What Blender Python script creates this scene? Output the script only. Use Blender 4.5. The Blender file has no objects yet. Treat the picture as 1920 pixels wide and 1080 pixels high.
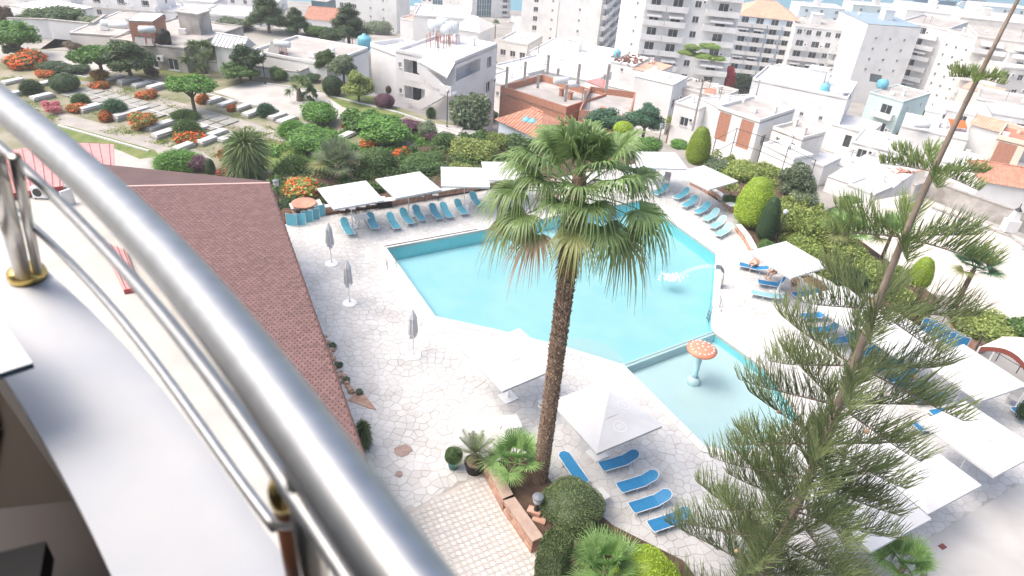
import bpy, math, random
import numpy as np
from mathutils import Vector, Matrix, geometry
C = bpy.context.scene
COL = C.collection
R = math.radians
# ---------------------------------------------------------------- camera
F, TH, RO, CZ = 1280.0, R(32.6), R(4.6), 23.0
def ray(px, py):
    x = px-960.0; y = 540.0-py
    c, s = math.cos(RO), math.sin(RO)
    x, y = c*x-s*y, s*x+c*y
    return Vector((x, F*math.cos(TH)+y*math.sin(TH), -F*math.sin(TH)+y*math.cos(TH)))
cam = bpy.data.cameras.new('camera'); co = bpy.data.objects.new('camera', cam); COL.objects.link(co)
fw = ray(960, 540).normalized(); rt = (ray(961, 540)-ray(960, 540)).normalized(); up = (ray(960, 539)-ray(960, 540)).normalized()
co.matrix_world = Matrix(((rt.x, up.x, -fw.x, 0), (rt.y, up.y, -fw.y, 0), (rt.z, up.z, -fw.z, CZ), (0, 0, 0, 1)))
cam.sensor_width = 36; cam.lens = 24; cam.clip_start = 0.05; cam.clip_end = 6000
cam.dof.use_dof = True; cam.dof.focus_distance = 30; cam.dof.aperture_fstop = 3.6
C.camera = co
# ---------------------------------------------------------------- light
SUN_EL, SUN_AZ = R(58), R(-98)          # azimuth measured from +Y towards +X
w = bpy.data.worlds.new('World'); C.world = w; w.use_nodes = True
nt = w.node_tree; bg = nt.nodes['Background']
sky = nt.nodes.new('ShaderNodeTexSky'); sky.sky_type = 'NISHITA'; sky.sun_disc = False
sky.sun_elevation = SUN_EL; sky.sun_rotation = SUN_AZ; sky.air_density = 1.0; sky.dust_density = 6.5; sky.ozone_density = 1.0
nt.links.new(sky.outputs[0], bg.inputs[0]); bg.inputs[1].default_value = 0.15
sun = bpy.data.lights.new('sun', 'SUN'); so = bpy.data.objects.new('sun', sun); COL.objects.link(so)
sun.energy = 0.85; sun.angle = R(50); sun.color = (1, .985, .965)
sd = Vector((math.sin(SUN_AZ)*math.cos(SUN_EL), math.cos(SUN_AZ)*math.cos(SUN_EL), math.sin(SUN_EL)))
so.rotation_euler = sd.to_track_quat('Z', 'Y').to_euler()
C.view_settings.view_transform = 'Standard'; C.view_settings.look = 'None'
C.view_settings.exposure = 1.02; C.view_settings.gamma = 1; C.view_settings.use_curve_mapping = False
C.render.engine = 'CYCLES'; C.cycles.max_bounces = 6; C.cycles.transparent_max_bounces = 12
C.cycles.caustics_reflective = False; C.cycles.caustics_refractive = False
C.cycles.use_denoising = True
# ---------------------------------------------------------------- placing helpers
def ss(a, b, v):
    t = min(1, max(0, (v-a)/(b-a))); return t*t*(3-2*t)
def T(x, y):                              # terrain height: garden plateau, town sloping to the sea
    w_ = max(ss(.3, 4, y+.82*min(x, -3)-61.5)*ss(-28, -22, x), ss(1.5, 5.5, x-(10+(59-y)*.55)))
    t2 = -5-.13*max(0, y-55)-.05*max(0, x)
    h = max(-.45-.30*max(0, y-97), t2)
    return max(-46, h+(t2-h)*w_)
def D(px, py, z): return depth(G(px, py, z))
def G(px, py, z=0.0):                     # point of the plane z seen at a pixel
    d = ray(px, py); t = (z-CZ)/d.z; return Vector((d.x*t, d.y*t, z))
def at(px, py, dp):                       # point at a depth
    d = ray(px, py); return Vector((d.x*dp/F, d.y*dp/F, CZ+d.z*dp/F))
def GT(px, py):
    d = ray(px, py); a, b = 5/F, 5/F
    for i in range(1400):
        b = a+max(.3/F, a*.006)
        if CZ+d.z*b <= T(d.x*b, d.y*b): break
        a = b
    return Vector((d.x*b, d.y*b, T(d.x*b, d.y*b)))
def depth(P): return P.y*math.cos(TH)+(CZ-P.z)*math.sin(TH)
def proj(P):
    Z = depth(P); X = P.x/Z*F; Y = (P.y*math.sin(TH)+(P.z-CZ)*math.cos(TH))/Z*F
    c, s = math.cos(RO), math.sin(RO); return (960+c*X+s*Y, 540-(-s*X+c*Y))
def zat(x, y, py, lo=-40, hi=40):
    for i in range(40):
        m = (lo+hi)/2
        if proj(Vector((x, y, m)))[1] > py: lo = m
        else: hi = m
    return (lo+hi)/2
# ---------------------------------------------------------------- materials
def _new(name):
    m = bpy.data.materials.new(name); m.use_nodes = True
    n = m.node_tree.nodes; return m, n, m.node_tree.links, n['Principled BSDF']
def mat(name, col, rough=.7, col2=None, scale=3.0, bump=0.0, bscale=None, metal=0.0, tone=False, rnd=0.0, stretch=None, spec=.5, detail=4.0, ramp=(.35, .65), dirt=0.0):
    m, n, l, b = _new(name)
    b.inputs['Roughness'].default_value = rough; b.inputs['Metallic'].default_value = metal
    b.inputs['Specular IOR Level'].default_value = spec
    tc = n.new('ShaderNodeTexCoord'); src = tc.outputs['Object']
    if stretch:
        mp = n.new('ShaderNodeMapping'); mp.inputs['Scale'].default_value = stretch; l.new(src, mp.inputs[0]); src = mp.outputs[0]
    cur = None
    if col2 is not None:
        mx = n.new('ShaderNodeMixRGB'); mx.inputs[1].default_value = (*col, 1); mx.inputs[2].default_value = (*col2, 1)
        if tone:
            at_ = n.new('ShaderNodeAttribute'); at_.attribute_name = 'tone'; l.new(at_.outputs['Fac'], mx.inputs[0])
        else:
            nz = n.new('ShaderNodeTexNoise'); nz.inputs['Scale'].default_value = scale; nz.inputs['Detail'].default_value = detail
            l.new(src, nz.inputs['Vector'])
            rp = n.new('ShaderNodeMapRange'); rp.inputs[1].default_value = ramp[0]; rp.inputs[2].default_value = ramp[1]
            l.new(nz.outputs[0], rp.inputs[0]); l.new(rp.outputs[0], mx.inputs[0])
        cur = mx.outputs[0]
    if rnd:
        oi = n.new('ShaderNodeObjectInfo'); mr = n.new('ShaderNodeMapRange'); mr.inputs[3].default_value = 1-rnd; mr.inputs[4].default_value = 1+rnd*.5
        l.new(oi.outputs['Random'], mr.inputs[0])
        hv = n.new('ShaderNodeHueSaturation'); l.new(mr.outputs[0], hv.inputs['Value'])
        if cur: l.new(cur, hv.inputs['Color'])
        else: hv.inputs['Color'].default_value = (*col, 1)
        cur = hv.outputs[0]
    if dirt:                               # worn and grimy areas, metres across, in world space
        ge = n.new('ShaderNodeNewGeometry'); dz = n.new('ShaderNodeTexNoise'); dz.inputs['Scale'].default_value = .35; dz.inputs['Detail'].default_value = 7; dz.inputs['Roughness'].default_value = .65
        l.new(ge.outputs['Position'], dz.inputs['Vector']); dr = n.new('ShaderNodeMapRange'); dr.inputs[1].default_value = .42; dr.inputs[2].default_value = .66; dr.inputs[3].default_value = 1; dr.inputs[4].default_value = 1-dirt
        l.new(dz.outputs[0], dr.inputs[0]); dh = n.new('ShaderNodeHueSaturation'); l.new(dr.outputs[0], dh.inputs['Value'])
        if cur: l.new(cur, dh.inputs['Color'])
        else: dh.inputs['Color'].default_value = (*col, 1)
        cur = dh.outputs[0]
    if cur: l.new(cur, b.inputs['Base Color'])
    else: b.inputs['Base Color'].default_value = (*col, 1)
    if bump:
        nb = n.new('ShaderNodeTexNoise'); nb.inputs['Scale'].default_value = bscale or scale*4; nb.inputs['Detail'].default_value = 5
        l.new(src, nb.inputs['Vector']); bp = n.new('ShaderNodeBump'); bp.inputs['Strength'].default_value = bump; bp.inputs['Distance'].default_value = .03
        l.new(nb.outputs[0], bp.inputs['Height']); l.new(bp.outputs[0], b.inputs['Normal'])
    return m
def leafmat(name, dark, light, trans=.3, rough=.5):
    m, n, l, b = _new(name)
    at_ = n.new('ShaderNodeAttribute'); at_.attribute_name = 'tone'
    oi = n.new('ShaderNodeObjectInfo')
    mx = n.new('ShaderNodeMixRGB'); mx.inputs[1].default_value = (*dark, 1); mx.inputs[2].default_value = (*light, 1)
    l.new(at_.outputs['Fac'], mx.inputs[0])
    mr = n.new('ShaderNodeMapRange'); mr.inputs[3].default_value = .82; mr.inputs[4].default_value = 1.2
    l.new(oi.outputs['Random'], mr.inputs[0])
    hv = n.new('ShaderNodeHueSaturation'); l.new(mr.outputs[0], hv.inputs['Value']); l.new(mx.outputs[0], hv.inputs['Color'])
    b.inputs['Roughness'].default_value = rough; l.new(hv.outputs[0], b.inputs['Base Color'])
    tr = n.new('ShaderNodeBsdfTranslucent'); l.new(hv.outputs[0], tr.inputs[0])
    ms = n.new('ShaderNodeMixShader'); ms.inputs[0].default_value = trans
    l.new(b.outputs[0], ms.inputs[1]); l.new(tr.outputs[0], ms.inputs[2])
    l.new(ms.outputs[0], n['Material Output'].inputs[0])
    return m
M = {}
M['wall'] = mat('white_plaster', (.78, .78, .77), .85, (.62, .61, .59), .35, bump=.15, bscale=6, ramp=(.5, .85))
M['wall2'] = mat('cream_plaster', (.74, .71, .66), .85, (.58, .54, .49), .4, bump=.15, bscale=6, ramp=(.5, .85))
M['wallmint'] = mat('mint_plaster', (.60, .74, .72), .85, (.52, .62, .62), .5, ramp=(.5, .8))
M['wallblue'] = mat('pale_blue_plaster', (.62, .72, .80), .85, (.52, .58, .64), .5, ramp=(.5, .8))
M['walltan'] = mat('tan_plaster', (.74, .66, .54), .85, (.62, .54, .44), .5, ramp=(.4, .8))
M['wallold'] = mat('stained_plaster', (.55, .53, .50), .9, (.28, .26, .24), .6, bump=.3, bscale=8)
M['roofc'] = mat('roof_concrete', (0.468, 0.445, 0.421), .9, (0.351, 0.328, 0.304), .5, bump=.2, bscale=5)
M['roofw'] = mat('roof_white', (0.640, 0.640, 0.640), .8, (0.544, 0.536, 0.528), .4, ramp=(.5, .8))
M['roofblue'] = mat('roof_blue_grey', (.30, .40, .47), .7, (.24, .33, .40), 1.0)
M['conc'] = mat('raw_concrete', (.42, .40, .37), .9, (.30, .28, .26), 2, bump=.3)
M['tile'] = mat('terracotta_tile', (.54, .28, .19), .75, (.42, .19, .13), 2.0, bump=.3, bscale=12)
M['tilepale'] = mat('salmon_roof', (.72, .42, .30), .8, (.60, .33, .24), 1.0)
M['pinkroof'] = mat('pink_roof', (.62, .24, .23), .8, (.52, .19, .18), 1.2)
M['brick'] = mat('red_brick', (.47, .235, .155), .85, (.38, .17, .11), 4, bump=.4, bscale=20)
M['glass'] = mat('window_glass', (.035, .045, .05), .12, (.07, .085, .095), 1.2)
M['glassblue'] = mat('blue_glass', (.04, .14, .19), .1, (.02, .07, .10), .25)
M['frame'] = mat('window_frame', (.72, .72, .72), .5)
M['dark'] = mat('dark_metal', (.03, .03, .032), .5)
M['white'] = mat('white_metal', (.78, .78, .78), .4)
M['black'] = mat('black_plastic', (.012, .012, .012), .6, spec=.25)
M['grout'] = mat('paving_grout', (0.554, 0.532, 0.505), .95, (0.399, 0.377, 0.355), 1.5, bump=.3, dirt=.35)
M['stone'] = mat('pale_paving_stone', (.59, .585, .575), .6, (.515, .505, .49), tone=True, bump=.12, bscale=6, dirt=.16)
M['stonew'] = mat('worn_paving_stone', (0.562, 0.551, 0.533), .6, (0.504, 0.490, 0.472), 1.5, bump=.12, bscale=6, rnd=.14)
M['coping'] = mat('pool_coping', (0.672, 0.659, 0.634), .55, (0.605, 0.584, 0.554), 1.2, bump=.08, bscale=10)
M['pconc'] = mat('plain_concrete', (0.518, 0.508, 0.490), .85, (0.432, 0.421, 0.403), .5, bump=.1)
M['soil'] = mat('garden_soil', (0.128, 0.080, 0.052), .95, (0.068, 0.040, 0.028), 2.5, bump=.6)
M['pinkstone'] = mat('pink_stone', (.56, .37, .28), .8, (.42, .23, .16), 3, bump=.5, bscale=9, rnd=.2)
M['earth'] = mat('dry_earth', (0.320, 0.288, 0.224), .95, (0.176, 0.184, 0.096), .35, bump=.3, ramp=(.35, .6))
M['town'] = mat('town_ground', (0.400, 0.384, 0.352), .95, (0.264, 0.248, 0.224), .12, bump=.2)
M['path'] = mat('path_paving', (0.390, 0.363, 0.328), .9, (0.312, 0.289, 0.261), .8, bump=.2)
M['pathlight'] = mat('path_light', (0.480, 0.460, 0.432), .9, (0.400, 0.380, 0.352), .6, bump=.2)
M['slabgrey'] = mat('grave_slab_grey', (0.383, 0.374, 0.348), .85, (0.281, 0.281, 0.246), 1.5, bump=.2, rnd=.15)
M['marble'] = mat('white_marble', (0.629, 0.625, 0.612), .5, (0.510, 0.510, 0.510), 1.2, rnd=.12)
M['grass'] = mat('lawn', (.10, .16, .035), .95, (.20, .22, .075), .9, bump=.8, bscale=14)
M['steel'] = mat('brushed_steel', (.40, .41, .415), .43, (.46, .47, .475), 40, metal=1.0, stretch=(1, 1, .1))
M['steelin'] = mat('warm_steel', (.55, .52, .47), .3, metal=1.0)
M['brass'] = mat('brass', (.62, .45, .16), .25, metal=1.0)
M['ledge'] = mat('marble_ledge', (.60, .605, .61), .5, (.52, .545, .58), 5.0, ramp=(.35, .75), detail=6)
M['canvas'] = mat('white_canvas', (.60, .605, .61), .8, (.55, .555, .565), 1.2, dirt=.1)
M['logo'] = mat('canvas_print', (.68, .69, .69), .7)
M['canvasgrey'] = mat('folded_canvas', (0.560, 0.560, 0.568), .85, (0.480, 0.480, 0.496), 2)
M['blue'] = mat('blue_sling', (0.018, 0.188, 0.400), .55, (0.024, 0.224, 0.448), 8, rnd=.12)
M['turq'] = mat('faded_blue_sling', (0.097, 0.379, 0.493), .6, (0.126, 0.459, 0.574), 8, rnd=.2)
M['palebl'] = mat('pale_blue_sling', (0.221, 0.442, 0.510), .6, (0.272, 0.493, 0.552), 8, rnd=.1)
M['tabletop'] = mat('white_tabletop', (0.663, 0.663, 0.646), .4)
M['mauve'] = mat('asphalt_mauve', (0.096, 0.053, 0.049), .9, (0.079, 0.044, 0.041), 2, bump=.3, bscale=40)
M['shingle'] = mat('shingle_light', (0.199, 0.117, 0.112), .9, (0.147, 0.084, 0.079), tone=True, bump=.3, bscale=60, rnd=.06)
M['shingle1'] = mat('shingle_piece', (0.189, 0.112, 0.105), .9, (0.159, 0.090, 0.085), 4, bump=.3, bscale=60, rnd=.25)
M['skin'] = mat('skin', (.55, .30, .20), .6)
M['bark'] = mat('bark_grey', (.20, .165, .13), .95, (.10, .08, .06), 8, bump=.8, bscale=30)
M['pinebark'] = mat('norfolk_bark', (.31, .25, .20), .85, (.20, .155, .12), 5, bump=.6, bscale=30, stretch=(1, 1, .4))
M['palmbark'] = mat('palm_bark', (.30, .21, .15), .95, (.13, .085, .06), 10, bump=.8, bscale=30)
M['palmbark2'] = mat('palm_boot', (.46, .34, .25), .95, (.17, .11, .075), tone=True)
M['fibre'] = leafmat('palm_fibre', (.24, .15, .075), (.48, .33, .17), .1)
M['palm'] = leafmat('palm_leaf', (.075, .15, .045), (.27, .385, .145), .3, .4)
M['palmold'] = leafmat('old_palm_leaf', (.13, .17, .055), (.34, .35, .15), .3, .5)
M['palmdead'] = leafmat('dead_palm_leaf', (.20, .14, .09), (.42, .33, .24), .2, .8)
M['norfolk'] = leafmat('norfolk_foliage', (.11, .165, .06), (.40, .48, .22), .4, .55)
M['norfolkyoung'] = leafmat('young_norfolk_foliage', (.10, .17, .05), (.32, .41, .15), .3, .5)
M['norfolkdead'] = leafmat('dry_norfolk_foliage', (.20, .12, .07), (.34, .22, .13), .1, .7)
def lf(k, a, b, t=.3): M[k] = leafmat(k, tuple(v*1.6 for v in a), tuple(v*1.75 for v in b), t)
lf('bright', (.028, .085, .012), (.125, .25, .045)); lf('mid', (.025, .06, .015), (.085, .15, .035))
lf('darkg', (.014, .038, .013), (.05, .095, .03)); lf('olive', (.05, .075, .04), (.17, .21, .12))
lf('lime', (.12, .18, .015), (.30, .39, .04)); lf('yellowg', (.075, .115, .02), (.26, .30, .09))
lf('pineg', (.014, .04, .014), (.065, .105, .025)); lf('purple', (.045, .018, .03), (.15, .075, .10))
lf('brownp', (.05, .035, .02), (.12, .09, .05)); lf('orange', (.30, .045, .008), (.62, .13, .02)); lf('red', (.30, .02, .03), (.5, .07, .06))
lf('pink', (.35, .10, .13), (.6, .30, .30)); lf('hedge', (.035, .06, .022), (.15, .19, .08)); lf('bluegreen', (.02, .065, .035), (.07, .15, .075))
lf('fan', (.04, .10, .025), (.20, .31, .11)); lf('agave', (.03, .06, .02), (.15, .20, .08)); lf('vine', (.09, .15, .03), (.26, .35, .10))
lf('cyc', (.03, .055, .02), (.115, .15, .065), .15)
# ---------------------------------------------------------------- mesh helpers
def link(o, parent=None):
    COL.objects.link(o)
    if parent is not None: o.parent = parent
    return o
def tag(o, label=None, cat=None, group=None, kind=None):
    if label: o['label'] = label
    if cat: o['category'] = cat
    if group: o['group'] = group
    if kind: o['kind'] = kind
    return o
def thing(name, label, cat, loc=(0, 0, 0), rz=0.0, group=None):
    o = bpy.data.objects.new(name, None); o.empty_display_size = .2; link(o); o.location = loc; o.rotation_euler = (0, 0, rz)
    return tag(o, label, cat, group)
def clone(root, loc, rz, label=None, scale=None):
    r = root.copy(); link(r); r.location = loc; r.rotation_euler = (0, 0, rz)
    if scale: r.scale = scale
    if label: r['label'] = label
    for ch in list(root.children):
        c = ch.copy(); link(c, r)
        for g in list(ch.children):
            d = g.copy(); link(d, c)
    return r
class MB:
    def __init__(s): s.v = []; s.f = []; s.m = []; s.X = None; s.t = []; s.tone = None
    def p(s, a):
        a = Vector(a)
        if s.X is not None: a = s.X @ a
        s.v.append(a); return len(s.v)-1
    def face(s, ids, m=0): s.f.append(tuple(ids)); s.m.append(m); s.t.append(s.tone if s.tone is not None else .5)
    def quad(s, a, b, c, d, m=0): s.face([s.p(a), s.p(b), s.p(c), s.p(d)], m)
    def poly(s, pts, m=0): s.face([s.p(a) for a in pts], m)
    def box(s, c, d, rz=0.0, m=0, bottom=True, taper=1.0):
        x, y, z = [q/2 for q in d]; ca, sa = math.cos(rz), math.sin(rz); i = []
        for zz in (-z, z):
            k = taper if zz > 0 else 1.0
            for (a, b) in ((-x, -y), (x, -y), (x, y), (-x, y)):
                a *= k; b *= k
                i.append(s.p((c[0]+a*ca-b*sa, c[1]+a*sa+b*ca, c[2]+zz)))
        if bottom: s.face([i[3], i[2], i[1], i[0]], m)
        s.face(i[4:8], m)
        for k in range(4): s.face([i[k], i[(k+1) % 4], i[4+(k+1) % 4], i[4+k]], m)
    def prism(s, pts, z0, z1, m=0, bottom=False, shrink=0.0):
        n = len(pts); cx = sum(p[0] for p in pts)/n; cy = sum(p[1] for p in pts)/n
        a = [s.p((p[0], p[1], z0)) for p in pts]
        b = [s.p((p[0]+(cx-p[0])*shrink, p[1]+(cy-p[1])*shrink, z1)) for p in pts]
        s.face(b, m)
        if bottom: s.face(a[::-1], m)
        for k in range(n): s.face([a[k], a[(k+1) % n], b[(k+1) % n], b[k]], m)
    def tube(s, path, r, n=8, m=0, caps=True):
        path = [Vector(q) for q in path]; rings = []
        rs = r if isinstance(r, (list, tuple)) else [r]*len(path)
        pu = None
        for k, q in enumerate(path):
            t = (path[min(k+1, len(path)-1)]-path[max(k-1, 0)]).normalized()
            u = pu if pu is not None else (Vector((0, 0, 1)) if abs(t.z) < .9 else Vector((1, 0, 0)))
            u = (u-t*u.dot(t)).normalized(); pu = u; w_ = t.cross(u)
            rings.append([s.p(q+(u*math.cos(a)+w_*math.sin(a))*rs[k]) for a in [2*math.pi*j/n for j in range(n)]])
        for k in range(len(rings)-1):
            for j in range(n): s.face([rings[k][j], rings[k][(j+1) % n], rings[k+1][(j+1) % n], rings[k+1][j]], m)
        if caps: s.face(rings[0][::-1], m); s.face(rings[-1], m)
    def lathe(s, prof, c=(0, 0, 0), n=16, m=0):
        rings = []
        for (r, z) in prof: rings.append([s.p((c[0]+r*math.cos(2*math.pi*j/n), c[1]+r*math.sin(2*math.pi*j/n), c[2]+z)) for j in range(n)])
        for k in range(len(rings)-1):
            for j in range(n): s.face([rings[k][j], rings[k][(j+1) % n], rings[k+1][(j+1) % n], rings[k+1][j]], m)
        s.face(rings[0][::-1], m); s.face(rings[-1], m)
    def mesh(s, name, mats, smooth=False):
        me = bpy.data.meshes.new(name); me.from_pydata([tuple(v) for v in s.v], [], s.f)
        for m in (mats if isinstance(mats, (list, tuple)) else [mats]): me.materials.append(m)
        me.polygons.foreach_set('material_index', s.m)
        if smooth: me.polygons.foreach_set('use_smooth', [True]*len(s.f))
        if s.tone is not None:
            a = me.attributes.new('tone', 'FLOAT', 'FACE'); a.data.foreach_set('value', s.t)
        me.update(); return me
    def build(s, name, mats, parent=None, smooth=False):
        o = bpy.data.objects.new(name, s.mesh(name, mats, smooth)); return link(o, parent)
def np_mesh(name, verts, faces, mats, tone=None, mi=None, smooth=False):
    verts = np.asarray(verts, np.float32); faces = np.asarray(faces, np.int32); k = faces.shape[1]
    me = bpy.data.meshes.new(name); me.vertices.add(len(verts)); me.vertices.foreach_set('co', verts.ravel())
    me.loops.add(faces.size); me.loops.foreach_set('vertex_index', faces.ravel())
    me.polygons.add(len(faces)); me.polygons.foreach_set('loop_start', np.arange(len(faces), dtype=np.int32)*k)
    me.polygons.foreach_set('loop_total', np.full(len(faces), k, np.int32))
    for m in (mats if isinstance(mats, (list, tuple)) else [mats]): me.materials.append(m)
    if mi is not None: me.polygons.foreach_set('material_index', np.asarray(mi, np.int32))
    if smooth: me.polygons.foreach_set('use_smooth', np.ones(len(faces), bool))
    if tone is not None:
        a = me.attributes.new('tone', 'FLOAT', 'FACE'); a.data.foreach_set('value', np.asarray(tone, np.float32))
    me.update(calc_edges=True); return me
def obj(name, me, parent=None, loc=None, rz=0, scale=None):
    o = bpy.data.objects.new(name, me); link(o, parent)
    if loc is not None: o.location = loc
    o.rotation_euler = (0, 0, rz)
    if scale is not None: o.scale = scale
    return o
def orient(o, P): o.location = P; return o
def inside(p, poly):
    x, y = p[0], p[1]; r = False; n = len(poly); j = n-1
    for i in range(n):
        xi, yi = poly[i][0], poly[i][1]; xj, yj = poly[j][0], poly[j][1]
        if (yi > y) != (yj > y) and x < (xj-xi)*(y-yi)/(yj-yi)+xi: r = not r
        j = i
    return r
def near_edge(p, poly):
    best = None; n = len(poly)
    for i in range(n):
        a = Vector(poly[i][:2]); b = Vector(poly[(i+1) % n][:2]); q = Vector(p[:2]); ab = b-a
        t = max(0, min(1, (q-a).dot(ab)/max(ab.length_squared, 1e-9))); c = a+ab*t; d = (q-c).length
        if best is None or d < best[0]: best = (d, c)
    return best
def offset(poly, d):                       # grows a CCW polygon by d
    out = []; n = len(poly)
    for i in range(n):
        a = Vector(poly[i-1][:2]); b = Vector(poly[i][:2]); c = Vector(poly[(i+1) % n][:2])
        n1 = (b-a).normalized(); n1 = Vector((n1.y, -n1.x)); n2 = (c-b).normalized(); n2 = Vector((n2.y, -n2.x))
        k = n1+n2; k = k/max(k.length_squared*.5, .3)
        out.append((b.x+k.x*d, b.y+k.y*d))
    return out
def sheet(mb, poly, z, holes=(), m=0):
    loops = [[Vector((p[0], p[1], 0)) for p in poly]]+[[Vector((p[0], p[1], 0)) for p in h] for h in holes]
    flat = [v for l in loops for v in l]; base = len(mb.v)
    for v in flat: mb.p((v.x, v.y, z))
    for t in geometry.tessellate_polygon(loops):
        a, b, c = [flat[i] for i in t]
        if (b-a).cross(c-a).z < 0: t = t[::-1]
        mb.face([base+i for i in t], m)
rng = np.random.default_rng(7); rd = random.Random(11)

# thin summer haze over the town and the bay
hz = bpy.data.materials.new('haze'); hz.use_nodes = True; hn = hz.node_tree.nodes; hn.clear(); ho = hn.new('ShaderNodeOutputMaterial'); hv = hn.new('ShaderNodeVolumePrincipled')
hv.inputs['Color'].default_value = (.97, .985, 1, 1); hv.inputs['Density'].default_value = .0008; hv.inputs['Anisotropy'].default_value = .2; hz.node_tree.links.new(hv.outputs[0], ho.inputs['Volume'])
# ================================================================ setting: ground, sea, deck, pool
PX = lambda L, z=0.0: [G(x, y, z) for x, y in L]
pool_px = [(724, 468), (775, 540), (815, 597), (930, 622), (1060, 655), (1168, 688), (1320, 840), (1395, 855), (1500, 790), (1440, 700), (1337, 625), (1333, 612), (1342, 478), (1203, 378)]
POOL = [(p.x, p.y) for p in PX(pool_px, -.1)]
COPE = offset(POOL, .42)
DECK = [(-18.5, 15), (0, 6), (26, 4), (40, 10), (36, 20), (30, 24), (27.5, 31), (24.5, 36.8), (21.3, 41), (19, 45.5), (18, 49), (17, 56), (12.5, 61), (8, 60.5), (0, 55), (-5, 51.2), (-11, 47.6), (-14, 45), (-19, 42.8)]
HEX = [(p.x, p.y) for p in PX([(745, 970), (830, 1140), (1010, 1150), (1007, 1032), (912, 882)])]
PLAIN = [(p.x, p.y) for p in PX([(1560, 1110), (1740, 1010), (1905, 912)])]+[(34, 26), (42, 10), (26, 2), (10, 4)]
# terrain
xs = np.unique(np.concatenate([np.arange(-90, 120, 2.5), np.arange(-600, -90, 30), np.arange(120, 900, 30)]))
ys = np.unique(np.concatenate([np.arange(-40, 150, 2.5), np.arange(150, 470, 8)]))
din = offset(DECK, -1.5)
V_ = []; 
for y in ys:
    for x in xs:
        z = T(x, y)-.06
        if -20 < x < 42 and 0 < y < 62 and inside((x, y), din): z = -3
        if y > 150: z += 1.5*math.sin(x*.02+1)*ss(150, 250, y)
        V_.append((x, y, z))
nx = len(xs); F_ = [(j*nx+i, j*nx+i+1, (j+1)*nx+i+1, (j+1)*nx+i) for j in range(len(ys)-1) for i in range(nx-1)]
tag(obj('ground', np_mesh('ground', V_, F_, M['town'], smooth=True)), kind='structure')
wm, wn, wl, wb = _new('sea_water')
wb.inputs['Base Color'].default_value = (.10, .30, .38, 1); wb.inputs['Roughness'].default_value = .25
wz = wn.new('ShaderNodeTexNoise'); wz.inputs['Scale'].default_value = .12; wz.inputs['Detail'].default_value = 8
wbp = wn.new('ShaderNodeBump'); wbp.inputs['Strength'].default_value = .5; wbp.inputs['Distance'].default_value = 1.0
wtc = wn.new('ShaderNodeTexCoord'); wl.new(wtc.outputs['Object'], wz.inputs['Vector']); wl.new(wz.outputs[0], wbp.inputs['Height']); wl.new(wbp.outputs[0], wb.inputs['Normal'])
mb = MB(); mb.quad((-4000, 180, -43), (4000, 180, -43), (4000, 5500, -43), (-4000, 5500, -43))
tag(mb.build('sea', wm), kind='structure')
# ---- deck bed with the pool hole
pd = thing('pool_deck', None, None); tag(pd, kind='structure')
mb = MB(); sheet(mb, DECK, 0.0, [POOL]); n = len(DECK)
for i in range(n):
    a, b = DECK[i], DECK[(i+1) % n]
    mb.quad((a[0], a[1], -9), (b[0], b[1], -9), (b[0], b[1], 0), (a[0], a[1], 0))
mb.build('paving_bed', M['grout'], pd)
mb = MB(); sheet(mb, PLAIN, .014)
for i in range(len(PLAIN)):
    a, b = PLAIN[i], PLAIN[(i+1) % len(PLAIN)]; mb.quad((a[0], a[1], 0), (b[0], b[1], 0), (b[0], b[1], .014), (a[0], a[1], .014))
tag(mb.build('concrete_yard', M['pconc']), kind='structure')
# ---- crazy paving: Voronoi cells of a jittered grid
SP = .41
DECK_BIG = offset(DECK, 1.2)
okay = lambda q: inside(q, DECK) and not inside(q, POOL) and not inside(q, PLAIN) and not inside(q, HEX)
pts = []
cope2 = offset(POOL, .36)
y = 2.0
while y < 62:
    x = -19.5
    while x < 40:
        q = (x+rd.uniform(-.5, .5)*SP*.95, y+rd.uniform(-.5, .5)*SP*.95)
        if depth(Vector((*q, 0))) > 14 and (inside(q, DECK_BIG)): pts.append(q)
        x += SP
    y += SP
from mathutils.geometry import delaunay_2d_cdt
r_ = delaunay_2d_cdt([Vector(p) for p in pts], [], [], 0, 1e-6)
dv, df = r_[0], r_[2]
cells = {}
for t in df:
    a, b, c = [dv[i] for i in t]
    d = 2*(a.x*(b.y-c.y)+b.x*(c.y-a.y)+c.x*(a.y-b.y))
    if abs(d) < 1e-9: continue
    ux = ((a.x**2+a.y**2)*(b.y-c.y)+(b.x**2+b.y**2)*(c.y-a.y)+(c.x**2+c.y**2)*(a.y-b.y))/d
    uy = ((a.x**2+a.y**2)*(c.x-b.x)+(b.x**2+b.y**2)*(a.x-c.x)+(c.x**2+c.y**2)*(b.x-a.x))/d
    for i in t: cells.setdefault(i, []).append((ux, uy))
stones = []
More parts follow.
